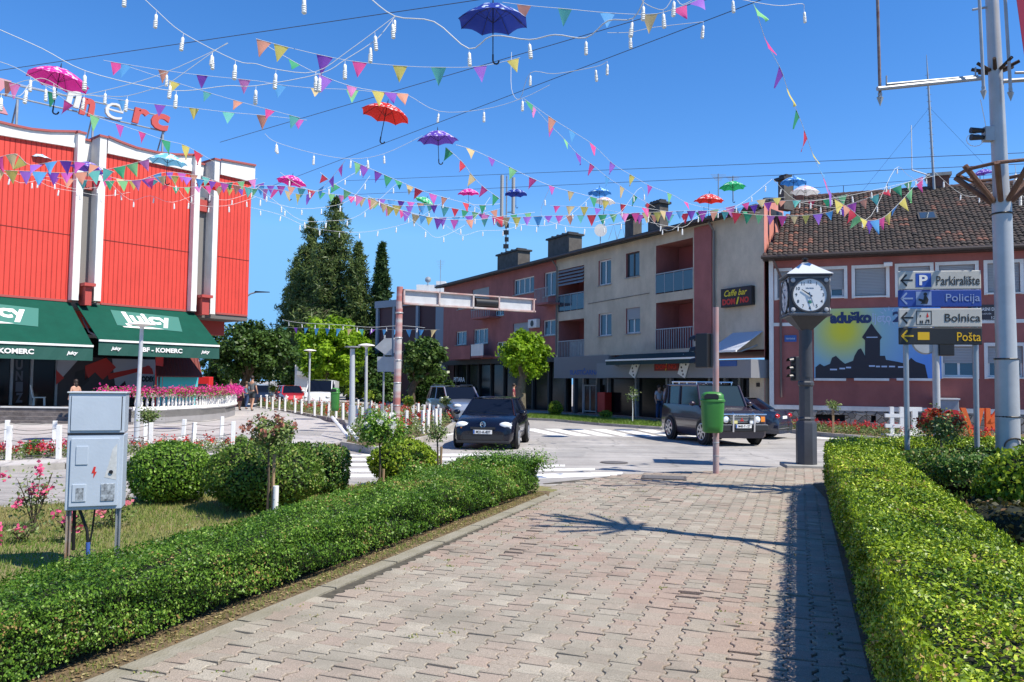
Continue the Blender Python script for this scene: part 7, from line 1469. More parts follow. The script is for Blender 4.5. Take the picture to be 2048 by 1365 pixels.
for s in (-1,1): q.tube([(.35,s*.62,1.94),(-1.55,s*.62,1.94)], .022, 6); [q.tube([(x,s*.62,1.84),(x,s*.62,1.94)], .018, 6) for x in (.3,-.4,-1.0,-1.5)]
for x in (.35,-.4,-1.0,-1.55): q.tube([(x,-.62,1.94),(x,.62,1.94)], .018, 6)
q.build('roof_rack', CHROME, t)
q = MB(); q.box(-1.7,-.1,-.84,-.83,1.16,1.16) if 0 else q.tube([(-1.75,-.905,.80),(1.7,-.89,.80)], .015, 5); q.build('side_trim', BPL, t)
# dark sedan behind the clock, seen from the rear right
fw = Vector((-.80,.60)).normalized(); P = at(1563,0,27.6); c = Vector((P.x,P.y))+fw*2.1
t, _ = car('dark blue saloon half hidden behind the off-roader', 'saloon_car', 'car', c, fw, 4.3, 1.74, 1.42, CARBL,
   [(2.15,.6,.7),(2.0,.78,.8),(1.0,.90,.86),(.6,.94,.87),(-1.0,.98,.87),(-1.5,1.0,.86),(-2.05,.98,.80),(-2.15,.6,.74)], (.85,.15,-.95,-1.6,.93), .31, (1.3,-1.3))
for s in (-1,1): q = MB(); q.ball((-2.08,s*.66,.80), 1, 10, sz=(.09,.16,.09)); q.build('tail_light', TLR, t, smooth=50)
q = MB(); q.box(-2.14,-2.12,-.25,.25,.70,.80); q.build('number_plate', WHITE, t); q = MB(); q.box(-2.17,-1.95,-.80,.80,.36,.52); q.build('bumper', CARBL, t, bevel=.03)
# white van, red car, blue car
fw = Vector((.10,-1)).normalized(); P = at(647,0,50); c = Vector((P.x,P.y+2))
t, _ = car('white panel van parked facing the plaza behind the flower island', 'white_van', 'van', c, fw, 4.4, 1.84, 1.86, CARWH,
   [(2.1,.55,.72),(2.0,.85,.84),(1.5,1.02,.9),(1.0,1.10,.92),(-1.0,1.15,.92),(-2.1,1.15,.92),(-2.15,.8,.9)], (1.15,.45,-1.95,-2.1,1.08), .32, (1.3,-1.3), tall=True, plate=('K12-M-304',.42,.06))
for s in (-1,1): q = MB(); q.ball((1.95,s*.68,.78), 1, 10, sz=(.14,.16,.11)); q.build('headlight', HLM, t, smooth=50)
q = MB(); q.box(-2.1,.1,-.90,-.88,1.05,1.78); q.box(-2.1,.1,.88,.90,1.05,1.78); q.build('side_panel', CARWH, t)
for (px, d, pm_, lb, f_) in ((590,54,CARRD,'bright red car parked left of the white van',(.5,-1)),(535,58,CARBL,'blue grey car parked under the dark trees',(.15,-1)),(905,60,mat('blue car paint',(.05,.12,.32),.3,coat=.8),'blue car far behind the silver SUV',(.3,-1))):
    fw = Vector(f_).normalized(); P = at(px,0,d); t, _ = car(lb, 'parked_car', 'car', (P.x,P.y+1.5), fw, 4., 1.7, 1.45, pm_, [(2.0,.52,.62),(1.9,.76,.78),(1.0,.92,.85),(-1.0,.95,.85),(-1.9,.93,.8),(-2.0,.6,.7)], (.95,.35,-1.3,-1.8,.9), .31, (1.25,-1.25))
    for s in (-1,1): q = MB(); q.ball((1.86,s*.60,.66), 1, 8, sz=(.12,.17,.09)); q.build('headlight', HLM, t, smooth=50)
# ------------------------------------------------------------------ people
SKIN = mat('skin', (.50,.28,.19), .55)
def person(label, loc, h, rz, shirt, legs, hair, step=.25, arms=(0,0), shorts=True, skirt=False, sleeveless=False, group=None, z0=0., longhair=False, cloth2=None):
    """faces -y before rotation by rz"""
    t = thing('person', label, 'person', (loc[0],loc[1],z0), rz); k = h/1.75; S_ = lambda p: tuple(x*k for x in p); s = step
    J = {'pel':(0,0,.95),'belly':(0,0,1.12),'chest':(0,.01,1.32),'neck':(0,.01,1.48),'head0':(0,-.0,1.56),'head':(0,-.015,1.66),'top':(0,-.01,1.72),
         'hl':(.09,0,.90),'kl':(.10,-s*.55,.50),'al':(.10,-s*.75,.09),'tl':(.11,-s*.75-.15,.03),'hr':(-.09,0,.90),'kr':(-.10,s*.25,.50),'ar':(-.10,s*.95,.12),'tr':(-.10,s*.95-.13,.03),
         'sl':(.17,.01,1.42),'el':(.24,.03+arms[0]*.2,1.14),'wl':(.25,-.08+arms[0]*.35,.92+arms[0]*.0),'fl':(.25,-.10+arms[0]*.4,.84),
         'sr':(-.17,.01,1.42),'er':(-.24,.03+arms[1]*.2,1.14),'wr':(-.25,-.08+arms[1]*.35,.92),'fr':(-.25,-.10+arms[1]*.4,.84)}
    E = [('pel','belly'),('belly','chest'),('chest','neck'),('neck','head0'),('head0','head'),('head','top'),('pel','hl'),('hl','kl'),('kl','al'),('al','tl'),('pel','hr'),('hr','kr'),('kr','ar'),('ar','tr'),('chest','sl'),('sl','el'),('el','wl'),('wl','fl'),('chest','sr'),('sr','er'),('er','wr'),('wr','fr')]
    rad = dict(pel=(.13,.10),belly=(.12,.09),chest=(.14,.10),neck=.055,head0=.065,head=(.082,.1),top=.06,hl=.085,kl=.058,al=.04,tl=.035,hr=.085,kr=.058,ar=.04,tr=.035,sl=.055,el=.042,wl=.03,fl=.03,sr=.055,er=.042,wr=.03,fr=.03)
    def grow(nm, ks, m, grow_=0., par=t):
        idx = {a:i for i,a in enumerate(ks)}; ed = [(idx[a],idx[b]) for a,b in E if a in idx and b in idx]; g = lambda r: tuple((x+grow_)*k for x in r) if isinstance(r,tuple) else (r+grow_)*k
        return skin(nm, [S_(J[a]) for a in ks], ed, [g(rad[a]) for a in ks], m, par)
    b = grow('body', list(J), SKIN); b.name = 'body'
    up = ['chest','belly','pel','sl','sr']+([] if sleeveless else [])
    if not sleeveless:
        J['ml'] = tuple((a*.4+b_*.6) for a,b_ in zip(J['sl'],J['el'])); J['mr'] = tuple((a*.4+b_*.6) for a,b_ in zip(J['sr'],J['er'])); rad['ml'] = rad['mr'] = .05; E.extend([('sl','ml'),('sr','mr')]); up += ['ml','mr']
    grow('shirt', up, shirt, .018)
    if skirt:
        q = MB(); q.lathe([(.14*k,1.0*k),(.18*k,.85*k),(.24*k,.55*k)], 14); q.build('skirt', legs, t, smooth=60)
    else:
        lo = .62 if shorts else .12
        for a,b_ in (('l','hl'),('r','hr')):
            kk, aa = 'k'+a, 'a'+a; J['s'+a+'x'] = J[kk] if not shorts else tuple((x*.25+y*.75) for x,y in zip(J[b_],J[kk])); rad['s'+a+'x'] = .07 if shorts else .06; E.append((b_,'s'+a+'x'))
            if not shorts: J['p'+a+'x'] = J[aa]; rad['p'+a+'x'] = .045; E.append(('s'+a+'x','p'+a+'x'))
        ks = ['pel','hl','slx','hr','srx']+([] if shorts else ['plx','prx']); grow('shorts' if shorts else 'trousers', ks, legs, .02)
    q = MB(); q.ball(S_((0,.012,1.675)), .108*k, 12, sz=(.85,1.,1.02)); 
    if longhair: q.ball(S_((0,.06,1.54)), .09*k, 10, sz=(.9,.6,1.5))
    hr_ = q.build('hair', hair, t, smooth=60); 
    q = MB(); q.ball(S_((-.03,-.108,1.655)), .011*k, 6); q.ball(S_((.03,-.108,1.655)), .011*k, 6); q.build('eyes', BLACK, t); q = MB(); q.ball(S_((0,-.115,1.635)), .016*k, 6, sz=(.7,1.2,1.3)); q.ball(S_((0,-.10,1.595)), .022*k, 6, sz=(1.2,.6,.35)); q.build('nose_and_mouth', SKIN, t)
    for a in ('l','r'):
        p = J['t'+a]; q = MB(); q.ball(S_((p[0],p[1]+.04,.035)), .06*k, 10, sz=(.75,2.1,.65)); q.build('shoe', BLACK if not skirt else WHITE, t, smooth=60)
    return t
HRD = mat('dark hair', (.03,.02,.015), .6); HRB = mat('brown hair', (.12,.07,.035), .6); GT = mat('grey t-shirt', (.16,.17,.18), .9); DS = mat('dark shorts', (.04,.05,.06), .9); PKS = mat('pink top', (.62,.30,.32), .9); MRN = mat('maroon skirt', (.12,.03,.06), .9); BT = mat('light blue cloth', (.18,.35,.50), .9); LG2 = mat('pale grey dress', (.50,.48,.44), .9, var=.3, scale=30); WTS = mat('white shirt', (.38,.42,.50), .9); JNS = mat('blue jeans', (.03,.06,.14), .9)
p = gnd(503,822,PZ); person('man in grey t-shirt and dark shorts walking away on the plaza', (p.x,p.y), 1.92, R(170), GT, DS, HRD, z0=PZ, step=.22)
p = gnd(479,821,PZ); person('child in a pink top and maroon shorts walking between two adults', (p.x,p.y), 1.42, R(175), PKS, MRN, HRD, z0=PZ, step=.18)
p = gnd(492,819,PZ); person('walker in light blue mostly hidden by the man in grey', (p.x,p.y), 1.6, R(170), BT, JNS, HRB, z0=PZ, shorts=False)
p = gnd(460,815,PZ); person('woman in a pale dress on the far left of the walkers', (p.x,p.y), 1.72, R(10), LG2, LG2, HRB, z0=PZ, skirt=True, longhair=True)
for i, (px, dd) in enumerate(((1320,38.6),(1332,38.0))):
    p = at(px,0,dd); person(['person in white shirt standing in the shade of the bar front','second person in pale shirt by the bar door, nearer the off-roader'][i], (p.x,p.y), 1.72, R(30+i*60), WTS, JNS, HRD, z0=.02, shorts=False, step=.05)
p = at(1037,0,44.5); person('person in a maroon top behind the trunk of the round tree', (p.x,p.y), 1.7, R(90), mat('maroon top', (.30,.06,.08), .9), JNS, HRD, z0=.02, shorts=False)
p = at(183,0,29.4); person('bare-shouldered person on the terrace just above the grey cabinet', (p.x,p.y), 1.45, R(-120), SKIN, DS, HRD, z0=.25, step=.05, sleeveless=True, longhair=True)
# white terrace chair
P = at(113,0,32.6); t = thing('terrace_chair', 'white plastic chair on the terrace in front of the dark window', 'chair', (P.x,P.y,.5), R(115)); mb = MB(); mb.box(-.22,.22,-.22,.22,.42,.46); mb.build('seat', WHITE, t); mb = MB(); mb.hexa([(-.22,.2,.46),(.22,.2,.46),(.22,.24,.46),(-.22,.24,.46),(-.2,.3,.95),(.2,.3,.95),(.2,.33,.95),(-.2,.33,.95)]); mb.build('backrest', WHITE, t)
for x in (-.2,.2):
    for y in (-.2,.2): mb = MB(); mb.tube([(x,y,0),(x*.9,y*.9,.42)], .02, 6); mb.build('leg', WHITE, t)
# ------------------------------------------------------------------ overhead: wires, strings of lamps, bunting, umbrellas
ZH = 7.3
def dz(px, py, z=ZH): return gnd(px, py, z).y
def poly3(px, d0=None, d1=None):
    if d0 is None: d0 = dz(*px[0])
    if d1 is None: d1 = dz(*px[-1])
    L = [0]
    for i in range(1, len(px)): L.append(L[-1]+math.hypot(px[i][0]-px[i-1][0], px[i][1]-px[i-1][1]))
    # inverse-depth interpolation keeps straight lines straight
    return [at(p[0], p[1], 1/((1-l/L[-1])/d0+(l/L[-1])/d1)) for p, l in zip(px, L)]
def smoothpts(P, n=4):
    out = []
    for i in range(len(P)-1):
        p0 = P[max(i-1,0)]; p1 = P[i]; p2 = P[i+1]; p3 = P[min(i+2,len(P)-1)]
        for k in range(n): t = k/n; out.append(.5*((2*p1)+(p2-p0)*t+(2*p0-5*p1+4*p2-p3)*t*t+(3*p1-p0-3*p2+p3)*t**3))
    return out+[P[-1]]
wl_ = ['upper dark steel wire over the left roof sign','second dark steel wire crossing beside the red umbrella','third dark steel wire crossing over the purple umbrella','faint cable above the tiled roof','lower faint cable above the tiled roof','steel wire running behind the top of the dark blue umbrella']
for i, (a, b, za_, zb_) in enumerate((((-60,150),(1060,-15),7.4,7.4),((440,285),(1480,-20),7.4,7.4),((545,372),(1530,-3),7.4,7.4),((690,362),(2100,304),9,9),((700,390),(2100,326),8.5,8.5))):
    P = poly3([a,b], dz(*a,za_), dz(*b,zb_)); 
    if i > 2: P = [at(*a,52), at(*b,27)]
    q = MB(); q.tube([p-P[0] for p in P], .006 if i < 3 else .012, 5); tag(q.build('steel_wire', WIRE, None, loc=P[0]), wl_[i], 'wire')
# CFL lamps
bm_ = MB(); prof = [(.004,0),(.004,-.06),(.018,-.07),(.032,-.085),(.034,-.16),(.030,-.17)]; bm_.lathe(prof, 10)
pr = []; z = -.17
for k in range(4): pr += [(.036,z),(.044,z-.012),(.036,z-.024),(.030,z-.028)]; z -= .030
pr += [(.028,z),(.0,z-.01)]; bm_.lathe(pr, 10)
b0 = bm_.build('lamp', mat('white lamp plastic', (.80,.80,.77), .35), None, smooth=50); COL.objects.unlink(b0)
def lights(label, px, bulbs, d0=None, d1=None, r=.0045, scale=.86, sm=True):
    P = poly3(px, d0, d1); root = thing('string_lights', label, 'string lights', P[0], 0, 'white cords with hanging lamps over the street'); Q = smoothpts(P) if sm and len(P) > 2 else P
    q = MB(); q.tube([p-P[0] for p in Q], r, 5, cap=False); q.build('cord', CORD, root)
    L = [0]
    for i in range(1, len(Q)): L.append(L[-1]+(Q[i]-Q[i-1]).length)
    if isinstance(bulbs, int): ss = [(k+.5)/bulbs*L[-1] for k in range(bulbs)]
    else:
        ss = []; pr_ = [proj(p) for p in Q]
        for bx in bulbs:
            j = min(range(len(Q)), key=lambda i: (pr_[i][0]-bx[0])**2+(pr_[i][1]-bx[1])**2); ss.append(L[j])
    for s in ss:
        i = max(0, min(len(Q)-2, next((j for j in range(len(L)-1) if L[j+1] >= s), len(Q)-2))); f_ = (s-L[i])/max(L[i+1]-L[i],1e-6); p = Q[i].lerp(Q[i+1], f_)
        o = b0.copy(); COL.objects.link(o); o.parent = root; o.location = p-P[0]; o.rotation_euler = (random.gauss(0,.06),random.gauss(0,.06),random.random()*6); sc_ = scale*random.uniform(.85,1.05); o.scale = (sc_*.78, sc_*.78, sc_)
lights('white lamp cord descending from the top left corner past the roof sign', [(275,-15),(313,21),(367,67),(471,121),(512,128),(552,139),(631,144),(700,100),(790,33)], [(313,21),(367,67),(471,121),(552,139),(631,144),(745,70)], 9.2, 9.8)
lights('big looping lamp cord crossing under the large dark blue umbrella', [(735,-8),(790,33),(868,44),(938,98),(985,72),(1058,80),(1110,70),(1172,76),(1216,42),(1266,37),(1292,-10)], [(790,33),(938,98),(1058,80),(1172,76),(1266,37)], 10.2, 9.2, .008)
lights('pair of lamp cords meeting at the top knot left of the blue umbrella', [(790,33),(760,72),(735,92),(690,120),(640,148),(512,172),(455,172),(370,182),(300,175),(170,142),(85,98),(0,60),(-40,40)], [(780,45),(742,85),(688,120),(636,150),(512,172),(360,180),(170,142)], 9.9, 8.6)
lights('lamp cord from the roof sign rising to the upper wire', [(455,86),(425,105),(341,165),(325,172),(255,192),(205,192),(160,188),(95,170),(60,160),(20,172)], [(425,103),(416,112),(341,165),(347,163),(255,190)], 11.5, 11)
lights('second lamp cord sagging behind the pink umbrella at far left', [(456,87),(400,115),(310,153),(211,181),(140,192),(92,172),(30,135),(-30,115)], [(325,147),(211,181),(90,172),(67,160)], 11.8, 11)
lights('lamp cord at far left low over the roof sign', [(-30,195),(7,188),(40,192),(62,165),(90,158),(140,185),(200,192)], 4, 11, 12)
lights('shallow lamp cord right of the red umbrella', [(786,192),(814,190),(878,223),(968,219),(1045,197),(1100,170)], [(878,223),(968,219),(1042,198)])
lights('long shallow lamp cord above the purple umbrella', [(530,268),(553,285),(628,307),(702,318),(768,308),(845,272)], [(553,284),(547,290),(628,306),(705,317),(729,315),(768,308)])
lights('lamp cord hanging between the two upper wires at the top centre', [(1023,105),(1023,178),(1040,198),(1061,146),(1110,148),(1191,134),(1215,123)], [(1061,146),(1191,134),(1215,123)], 13,12)
lights('lamp cord drop near the long green and pink flags', [(1215,66),(1260,65),(1310,55),(1407,44)], [(1262,66),(1408,45)])
lights('bunched lamps hanging at the top edge right of centre', [(1285,-12),(1287,5),(1326,20),(1348,-5),(1365,10),(1400,-10)], [(1287,2),(1326,20),(1349,-3)], 9.2, 9.2)
lights('short lamp cord at the top of the steep bunting', [(1465,-5),(1510,5),(1560,12),(1604,8),(1608,18)], [(1465,-4),(1608,18)])
lights('single lamps at the very top edge left of centre', [(560,-30),(608,-14),(660,-40)], [(608,-14)], 9, 9)
lights('single lamp hanging in at the top left edge', [(200,-40),(250,-22),(300,-50)], [(250,-22)], 8.5, 8.5)
far = [[(515,375),(553,405),(600,440),(660,442),(720,430),(800,362)],[(500,415),(560,430),(620,455),(700,465),(760,460),(830,440),(900,395)],[(500,390),(580,415),(640,416),(700,400),(740,352)],[(560,345),(600,372),(640,382),(700,352),(735,330)],
       [(800,420),(850,460),(880,475),(945,440),(980,395)],[(870,432),(920,470),(960,462),(1010,460),(1060,445)],[(930,400),(1000,440),(1090,452),(1140,430),(1185,390)],[(1100,375),(1082,430),(1130,452),(1200,455),(1260,440)],
       [(1190,445),(1240,425),(1283,375),(1296,430),(1335,462),(1370,440)],[(1300,445),(1365,455),(1400,430),(1470,415),(1545,358)],[(1545,358),(1590,400),(1640,412),(1700,420)],[(1700,440),(1742,432),(1790,338),(1815,350),(1850,372)],[(1600,405),(1680,395),(1760,378),(1870,352)],
       [(0,340),(40,366),(90,360),(150,378),(215,372)],[(215,360),(260,400),(300,392),(345,405),(400,385)],[(400,370),(440,400),(490,390),(520,372)],[(60,345),(95,372),(160,385),(210,392),(260,385)],[(340,350),(380,405),(450,412),(510,395)],[(1870,345),(1930,392),(1990,385),(2048,380)]]
fl = ['lamp cord low over the spruce tops','longest lamp cord sagging below the spruce tops','lamp cord just right of the red building corner','lamp cord under the small pink umbrella','lamp cord sagging under the green umbrella at centre','low lamp cord left of the antenna mast','lamp cord sagging right of the antenna mast','peaked lamp cord under the small blue umbrella','tall peaked lamp cord over the left chimney of the grey house','lamp cord under the small red umbrella','lamp cord beside the salmon gable','peaked lamp cord over the tiled roof','almost straight lamp cord up the tiled roof','lamp cord across the first red panel','lamp cord across the second red panel','lamp cord across the third red panel','lower lamp cord across the first white fins','lower lamp cord across the last white fins','lamp cord behind the big grey pole']
for f_, lb in zip(far, fl):
    y = min(p[1] for p in f_); dd = min(30, max(15, 5.5*F/(768-y)))*.9
    lights(lb, f_, max(3, int(sum(math.hypot(f_[i+1][0]-f_[i][0], f_[i+1][1]-f_[i][1]) for i in range(len(f_)-1))/38)), dd, dd*1.1, .0045, .64)
lights('far lamp cord in front of the bright maple', [(565,640),(600,646),(680,650),(740,655),(800,652),(850,656)], 10, 55, 50, .015, 1.3)
lights('lamp cord at the far right behind the stick crown', [(2030,330),(2036,372),(2048,395),(2070,390)], 4, 12.5, 12.5)
# bunting
FC = {k: mat('flag '+k, c, .7, trans=.45) for k, c in dict(salmon=(.80,.36,.24), yellow=(.78,.66,.16), green=(.05,.38,.18), lime=(.30,.72,.30), purple=(.26,.08,.50), violet=(.42,.18,.72), pink=(.85,.10,.35), rose=(.85,.28,.60), teal=(.16,.58,.50), blue=(.12,.42,.78), red=(.75,.06,.10), tan=(.78,.60,.30), magenta=(.62,.12,.50)).items()}
FM = {}
def flagmesh(c, v):
    if (c, v) in FM: return FM[(c, v)]
    V = []; Fc = []; rr = random.Random(v*7+1); n = 5; amp = [0,.03,.06,.10][v%4]
    for i in range(n+1):
        s = i/n; w_ = .5*(1-s)+.002
        for j, x in enumerate((-1,-.33,.33,1)): V.append((x*w_, math.sin(s*2.4+x*1.1+v)*amp*s*(1 if v%2 else -1)*1.6+.03*x*x, -s*1.05+abs(x)*.0))
    for i in range(n):
        for j in range(3): a = i*4+j; Fc.append((a,a+1,a+5,a+4))
    V += [(-.5,.012,.03),(.5,.012,.03)]
    me = bpy.data.meshes.new('flag'); me.from_pydata(V, [], Fc); me.materials.append(FC[c]); me.polygons.foreach_set('use_smooth', [True]*len(Fc)); FM[(c, v)] = me; return me
CYC = ['salmon','yellow','green','purple','pink','teal','violet','lime','magenta','tan','red','blue','rose']
def bunting(label, px, flags, size=.25, d0=None, d1=None, cols=None, blow=0., sm=True, ysz=None):
    P = poly3(px, d0, d1); root = thing('bunting', label, 'bunting', P[0], 0, 'strings of coloured pennants over the street'); Q = smoothpts(P) if sm and len(P) > 2 else P
    q = MB(); q.tube([p-P[0] for p in Q], .004 if P[0].y < 18 else .005, 5, cap=False); q.build('cord', CORD, root)
    L = [0]
    for i in range(1, len(Q)): L.append(L[-1]+(Q[i]-Q[i-1]).length)
    pr_ = [proj(p) for p in Q]; items = []
    if isinstance(flags, int):
        for k in range(flags): items.append(((k+.5)/flags*L[-1], (cols or CYC)[(k*5+int(abs(px[0][0])+px[0][1])) % len(cols or CYC)]))
    else:
        for x, y, c in flags:
            j = min(range(len(Q)-1), key=lambda i: min((pr_[i][0]*(1-u)+pr_[i+1][0]*u-x)**2+(pr_[i][1]*(1-u)+pr_[i+1][1]*u-y)**2 for u in (0,.5))); best = min((0,.25,.5,.75), key=lambda u: (pr_[j][0]*(1-u)+pr_[j+1][0]*u-x)**2+(pr_[j][1]*(1-u)+pr_[j+1][1]*u-y)**2); items.append((L[j]+best*(L[j+1]-L[j]), c))
    for k, (s, c) in enumerate(items):
        i = max(0, min(len(Q)-2, next((j for j in range(len(L)-1) if L[j+1] >= s), len(Q)-2))); f_ = (s-L[i])/max(L[i+1]-L[i],1e-6); p = Q[i].lerp(Q[i+1], f_); tg = (Q[i+1]-Q[i]).normalized()
        tg = tg if tg.x > 0 else -tg
        z = Vector((random.gauss(0,.22)+blow+.12, random.gauss(0,.35), 1)); z = (z-tg*z.dot(tg)).normalized() if abs(tg.z) < .75 else (z-tg*z.dot(tg)*.9).normalized()
        x_ = tg; y_ = z.cross(x_).normalized(); z = x_.cross(y_).normalized(); sk = size*random.uniform(.78,1.04)
        o = bpy.data.objects.new('flag', flagmesh(c, random.randrange(4))); COL.objects.link(o); o.parent = root
        M = Matrix((x_*sk, y_*sk, z*sk*1.12)).transposed().to_4x4(); M.translation = p-P[0]; o.matrix_local = M
B = bunting
B('large near bunting with salmon to purple pennants left of the blue umbrella', [(512,78),(600,101),(700,122),(800,132),(877,135),(960,133),(1040,116)], [(527,82,'salmon'),(562,91,'yellow'),(645,111,'purple'),(718,125,'pink'),(802,132,'yellow'),(877,135,'teal'),(957,133,'violet'),(1027,119,'yellow')], .26, 12.2, 12.6)
B('top bunting right of the blue umbrella with a pale green pennant', [(1005,5),(1060,12),(1130,18),(1215,26),(1300,29),(1350,18),(1420,-10)], [(1046,10,'salmon'),(1129,18,'teal'),(1215,26,'blue'),(1300,29,'tan'),(1358,15,'pink'),(1395,0,'violet')], .25, 11.2, 11.2)
B('bunting over the roof sign running right to the teal pennant', [(207,121),(257,130),(327,141),(404,151),(512,162),(560,170),(632,177),(705,180),(800,190)], [(233,126,'pink'),(248,128,'blue'),(327,141,'salmon'),(405,151,'purple'),(482,159,'rose'),(560,170,'blue'),(632,177,'tan'),(703,181,'lime')], .25, 14.0, 14.6)
B('bunting ending at the red umbrella with a dark green pennant', [(514,80),(585,122),(640,150),(700,172),(757,183),(815,188)], [(588,122,'green'),(650,152,'violet'),(702,172,'rose'),(757,183,'yellow'),(780,186,'purple'),(803,188,'salmon')], .25, 13.2, 14.4)
B('short bunting dropping to the crossing wire at left centre', [(258,134),(345,163),(415,185),(480,204),(540,220),(600,236)], [(350,165,'yellow'),(415,185,'teal'),(476,203,'salmon'),(540,220,'pink'),(588,232,'teal')], .22, 15, 15)
B('lower bunting above the red store parapet with a teal pennant', [(150,186),(247,201),(320,210),(388,217),(457,225),(525,231),(614,241)], [(247,201,'blue'),(320,210,'purple'),(390,217,'yellow'),(457,225,'teal'),(525,232,'salmon'),(592,238,'magenta')], .24, 14.6, 15.6)
B('bunting falling across the roof letters to the store corner', [(-30,150),(30,167),(107,186),(138,206),(190,233),(240,250),(285,265),(330,281),(372,292),(430,325)], [(28,166,'rose'),(18,172,'salmon'),(107,184,'green'),(138,206,'pink'),(190,233,'lime'),(238,249,'magenta'),(285,265,'pink'),(333,281,'green'),(373,292,'yellow'),(396,303,'red')], .25, 12.5, 18)
B('far left bunting across the top of the first red panel', [(-20,322),(30,308),(60,330),(120,322),(180,328),(230,345)], 9, .28, 17, 17)
B('left bunting with large pennants over the first white fin', [(-20,340),(60,343),(140,346),(220,338),(300,318)], 12, .30, 17, 18)
B('lower left bunting across both white fins', [(-20,345),(80,352),(160,360),(260,362),(340,352),(420,362),(510,378)], 20, .24, 19, 21)
B('bunting under the light blue umbrella across the second red panel', [(200,350),(270,362),(330,345),(400,352),(450,366),(515,358)], 13, .24, 20, 22)
B('second bunting across the last red panel', [(300,355),(350,375),(420,372),(480,378),(530,365)], 11, .22, 22, 23)
B('bunting rising from the red store corner to the upper wire', [(500,378),(560,380),(610,390),(650,370),(690,322)], 9, .26, 21, 18)
B('bunting over the tallest spruce with a row of small pennants', [(510,372),(560,372),(610,378),(660,388),(720,395),(780,400),(870,410)], 18, .24, 22, 23)
B('bunting with dark green pennants above the spruces', [(640,345),(680,375),(740,400),(800,412),(880,410)], 10, .26, 21, 22)
B('curved bunting from the wire knot over the spruce down to the mast', [(700,320),(757,345),(820,372),(870,390),(950,410),(1000,408)], [(716,328,'lime'),(727,333,'purple'),(753,345,'purple'),(775,356,'green'),(795,365,'green'),(815,375,'tan'),(835,385,'red'),(865,392,'magenta'),(890,398,'salmon'),(930,407,'red'),(965,410,'green')], .25, 18, 21)
B('long bunting sloping from the purple umbrella to the small blue one', [(912,290),(950,302),(1010,330),(1060,355),(1110,375),(1160,388),(1240,408),(1345,425)], [(942,298,'tan'),(984,318,'purple'),(1025,340,'lime'),(1065,358,'pink'),(1105,373,'magenta'),(1142,383,'tan'),(1185,395,'green'),(1210,402,'yellow'),(1250,410,'red'),(1290,418,'pink'),(1320,422,'tan')], .26, 18, 22)
B('short steep bunting hanging right of the purple umbrella', [(893,296),(925,325),(945,352),(968,375),(1000,398)], [(900,300,'green'),(926,326,'red'),(947,354,'tan'),(970,376,'pink'),(992,392,'green')], .27, 18.5, 20)
B('bright upper strand of the double bunting crossing to the grey house', [(1048,198),(1105,238),(1145,263),(1186,290),(1226,328),(1265,352),(1300,372),(1345,390),(1380,408),(1440,420),(1520,425)], [(1058,206,'green'),(1102,237,'salmon'),(1143,262,'blue'),(1185,291,'pink'),(1226,326,'violet'),(1265,351,'yellow'),(1300,372,'magenta'),(1338,388,'lime'),(1373,403,'pink'),(1410,414,'blue'),(1450,421,'red'),(1490,424,'green')], .27, 16.4, 24)
B('lower strand of the double bunting with a purple and a pink pennant', [(1048,203),(1068,215),(1100,250),(1130,280),(1155,308),(1187,332),(1215,355),(1245,375),(1275,395),(1310,415)], [(1068,215,'rose'),(1101,254,'magenta'),(1131,281,'lime'),(1156,310,'purple'),(1184,331,'pink'),(1214,354,'blue'),(1243,374,'tan'),(1272,392,'green'),(1298,408,'red')], .26, 16.8, 22)
B('steep bunting from the top edge down to the tiled roof', [(1507,8),(1515,30),(1533,85),(1562,140),(1575,178),(1596,228),(1612,270),(1628,315),(1650,362),(1668,395),(1690,402)], [(1511,18,'lime'),(1533,85,'pink'),(1561,142,'purple'),(1578,185,'yellow'),(1596,228,'green'),(1612,268,'red'),(1626,306,'yellow'),(1636,333,'blue'),(1650,362,'pink'),(1662,385,'violet')], .30, 11.4, 17, blow=-.35)
B('swag of slim pennants hanging before the tiled roof', [(1672,400),(1700,418),(1730,440),(1765,436),(1800,405),(1830,372),(1860,348)], [(1678,404,'yellow'),(1694,415,'salmon'),(1706,427,'red'),(1717,434,'lime'),(1728,439,'yellow'),(1740,440,'violet'),(1750,439,'blue'),(1762,436,'pink'),(1775,428,'yellow'),(1790,415,'blue'),(1805,400,'yellow'),(1820,385,'lime'),(1840,365,'pink')], .28, 17, 18, blow=-.15)
B('long low bunting from the mast to the tiled roof', [(880,412),(950,425),(1010,435),(1100,432),(1200,430),(1300,425),(1420,422),(1545,432),(1640,428),(1690,412),(1740,395),(1790,375),(1850,352)], 44, .27, 23, 21)
B('second low bunting over the grey house eaves', [(1100,412),(1180,415),(1260,428),(1340,430),(1440,418),(1520,400),(1570,395)], 16, .27, 24, 22)
B('low bunting between the green umbrella and the mast', [(740,398),(800,420),(860,435),(940,432),(1000,418)], 10, .26, 22, 23)
B('low bunting from the spruces with a purple and a lime pennant', [(735,392),(770,410),(820,425),(880,438),(950,440),(1010,432),(1070,425)], 11, .27, 21, 23)
B('faded bunting over the eaves of the grey house corner', [(1440,425),(1500,412),(1560,402),(1640,400),(1700,388)], 9, .25, 24, 22)
B('blue and white far bunting before the bright maple', [(560,655),(640,657),(740,659),(880,660)], 14, .45, 56, 50, cols=['blue','blue','purple','blue','teal','blue','tan'])
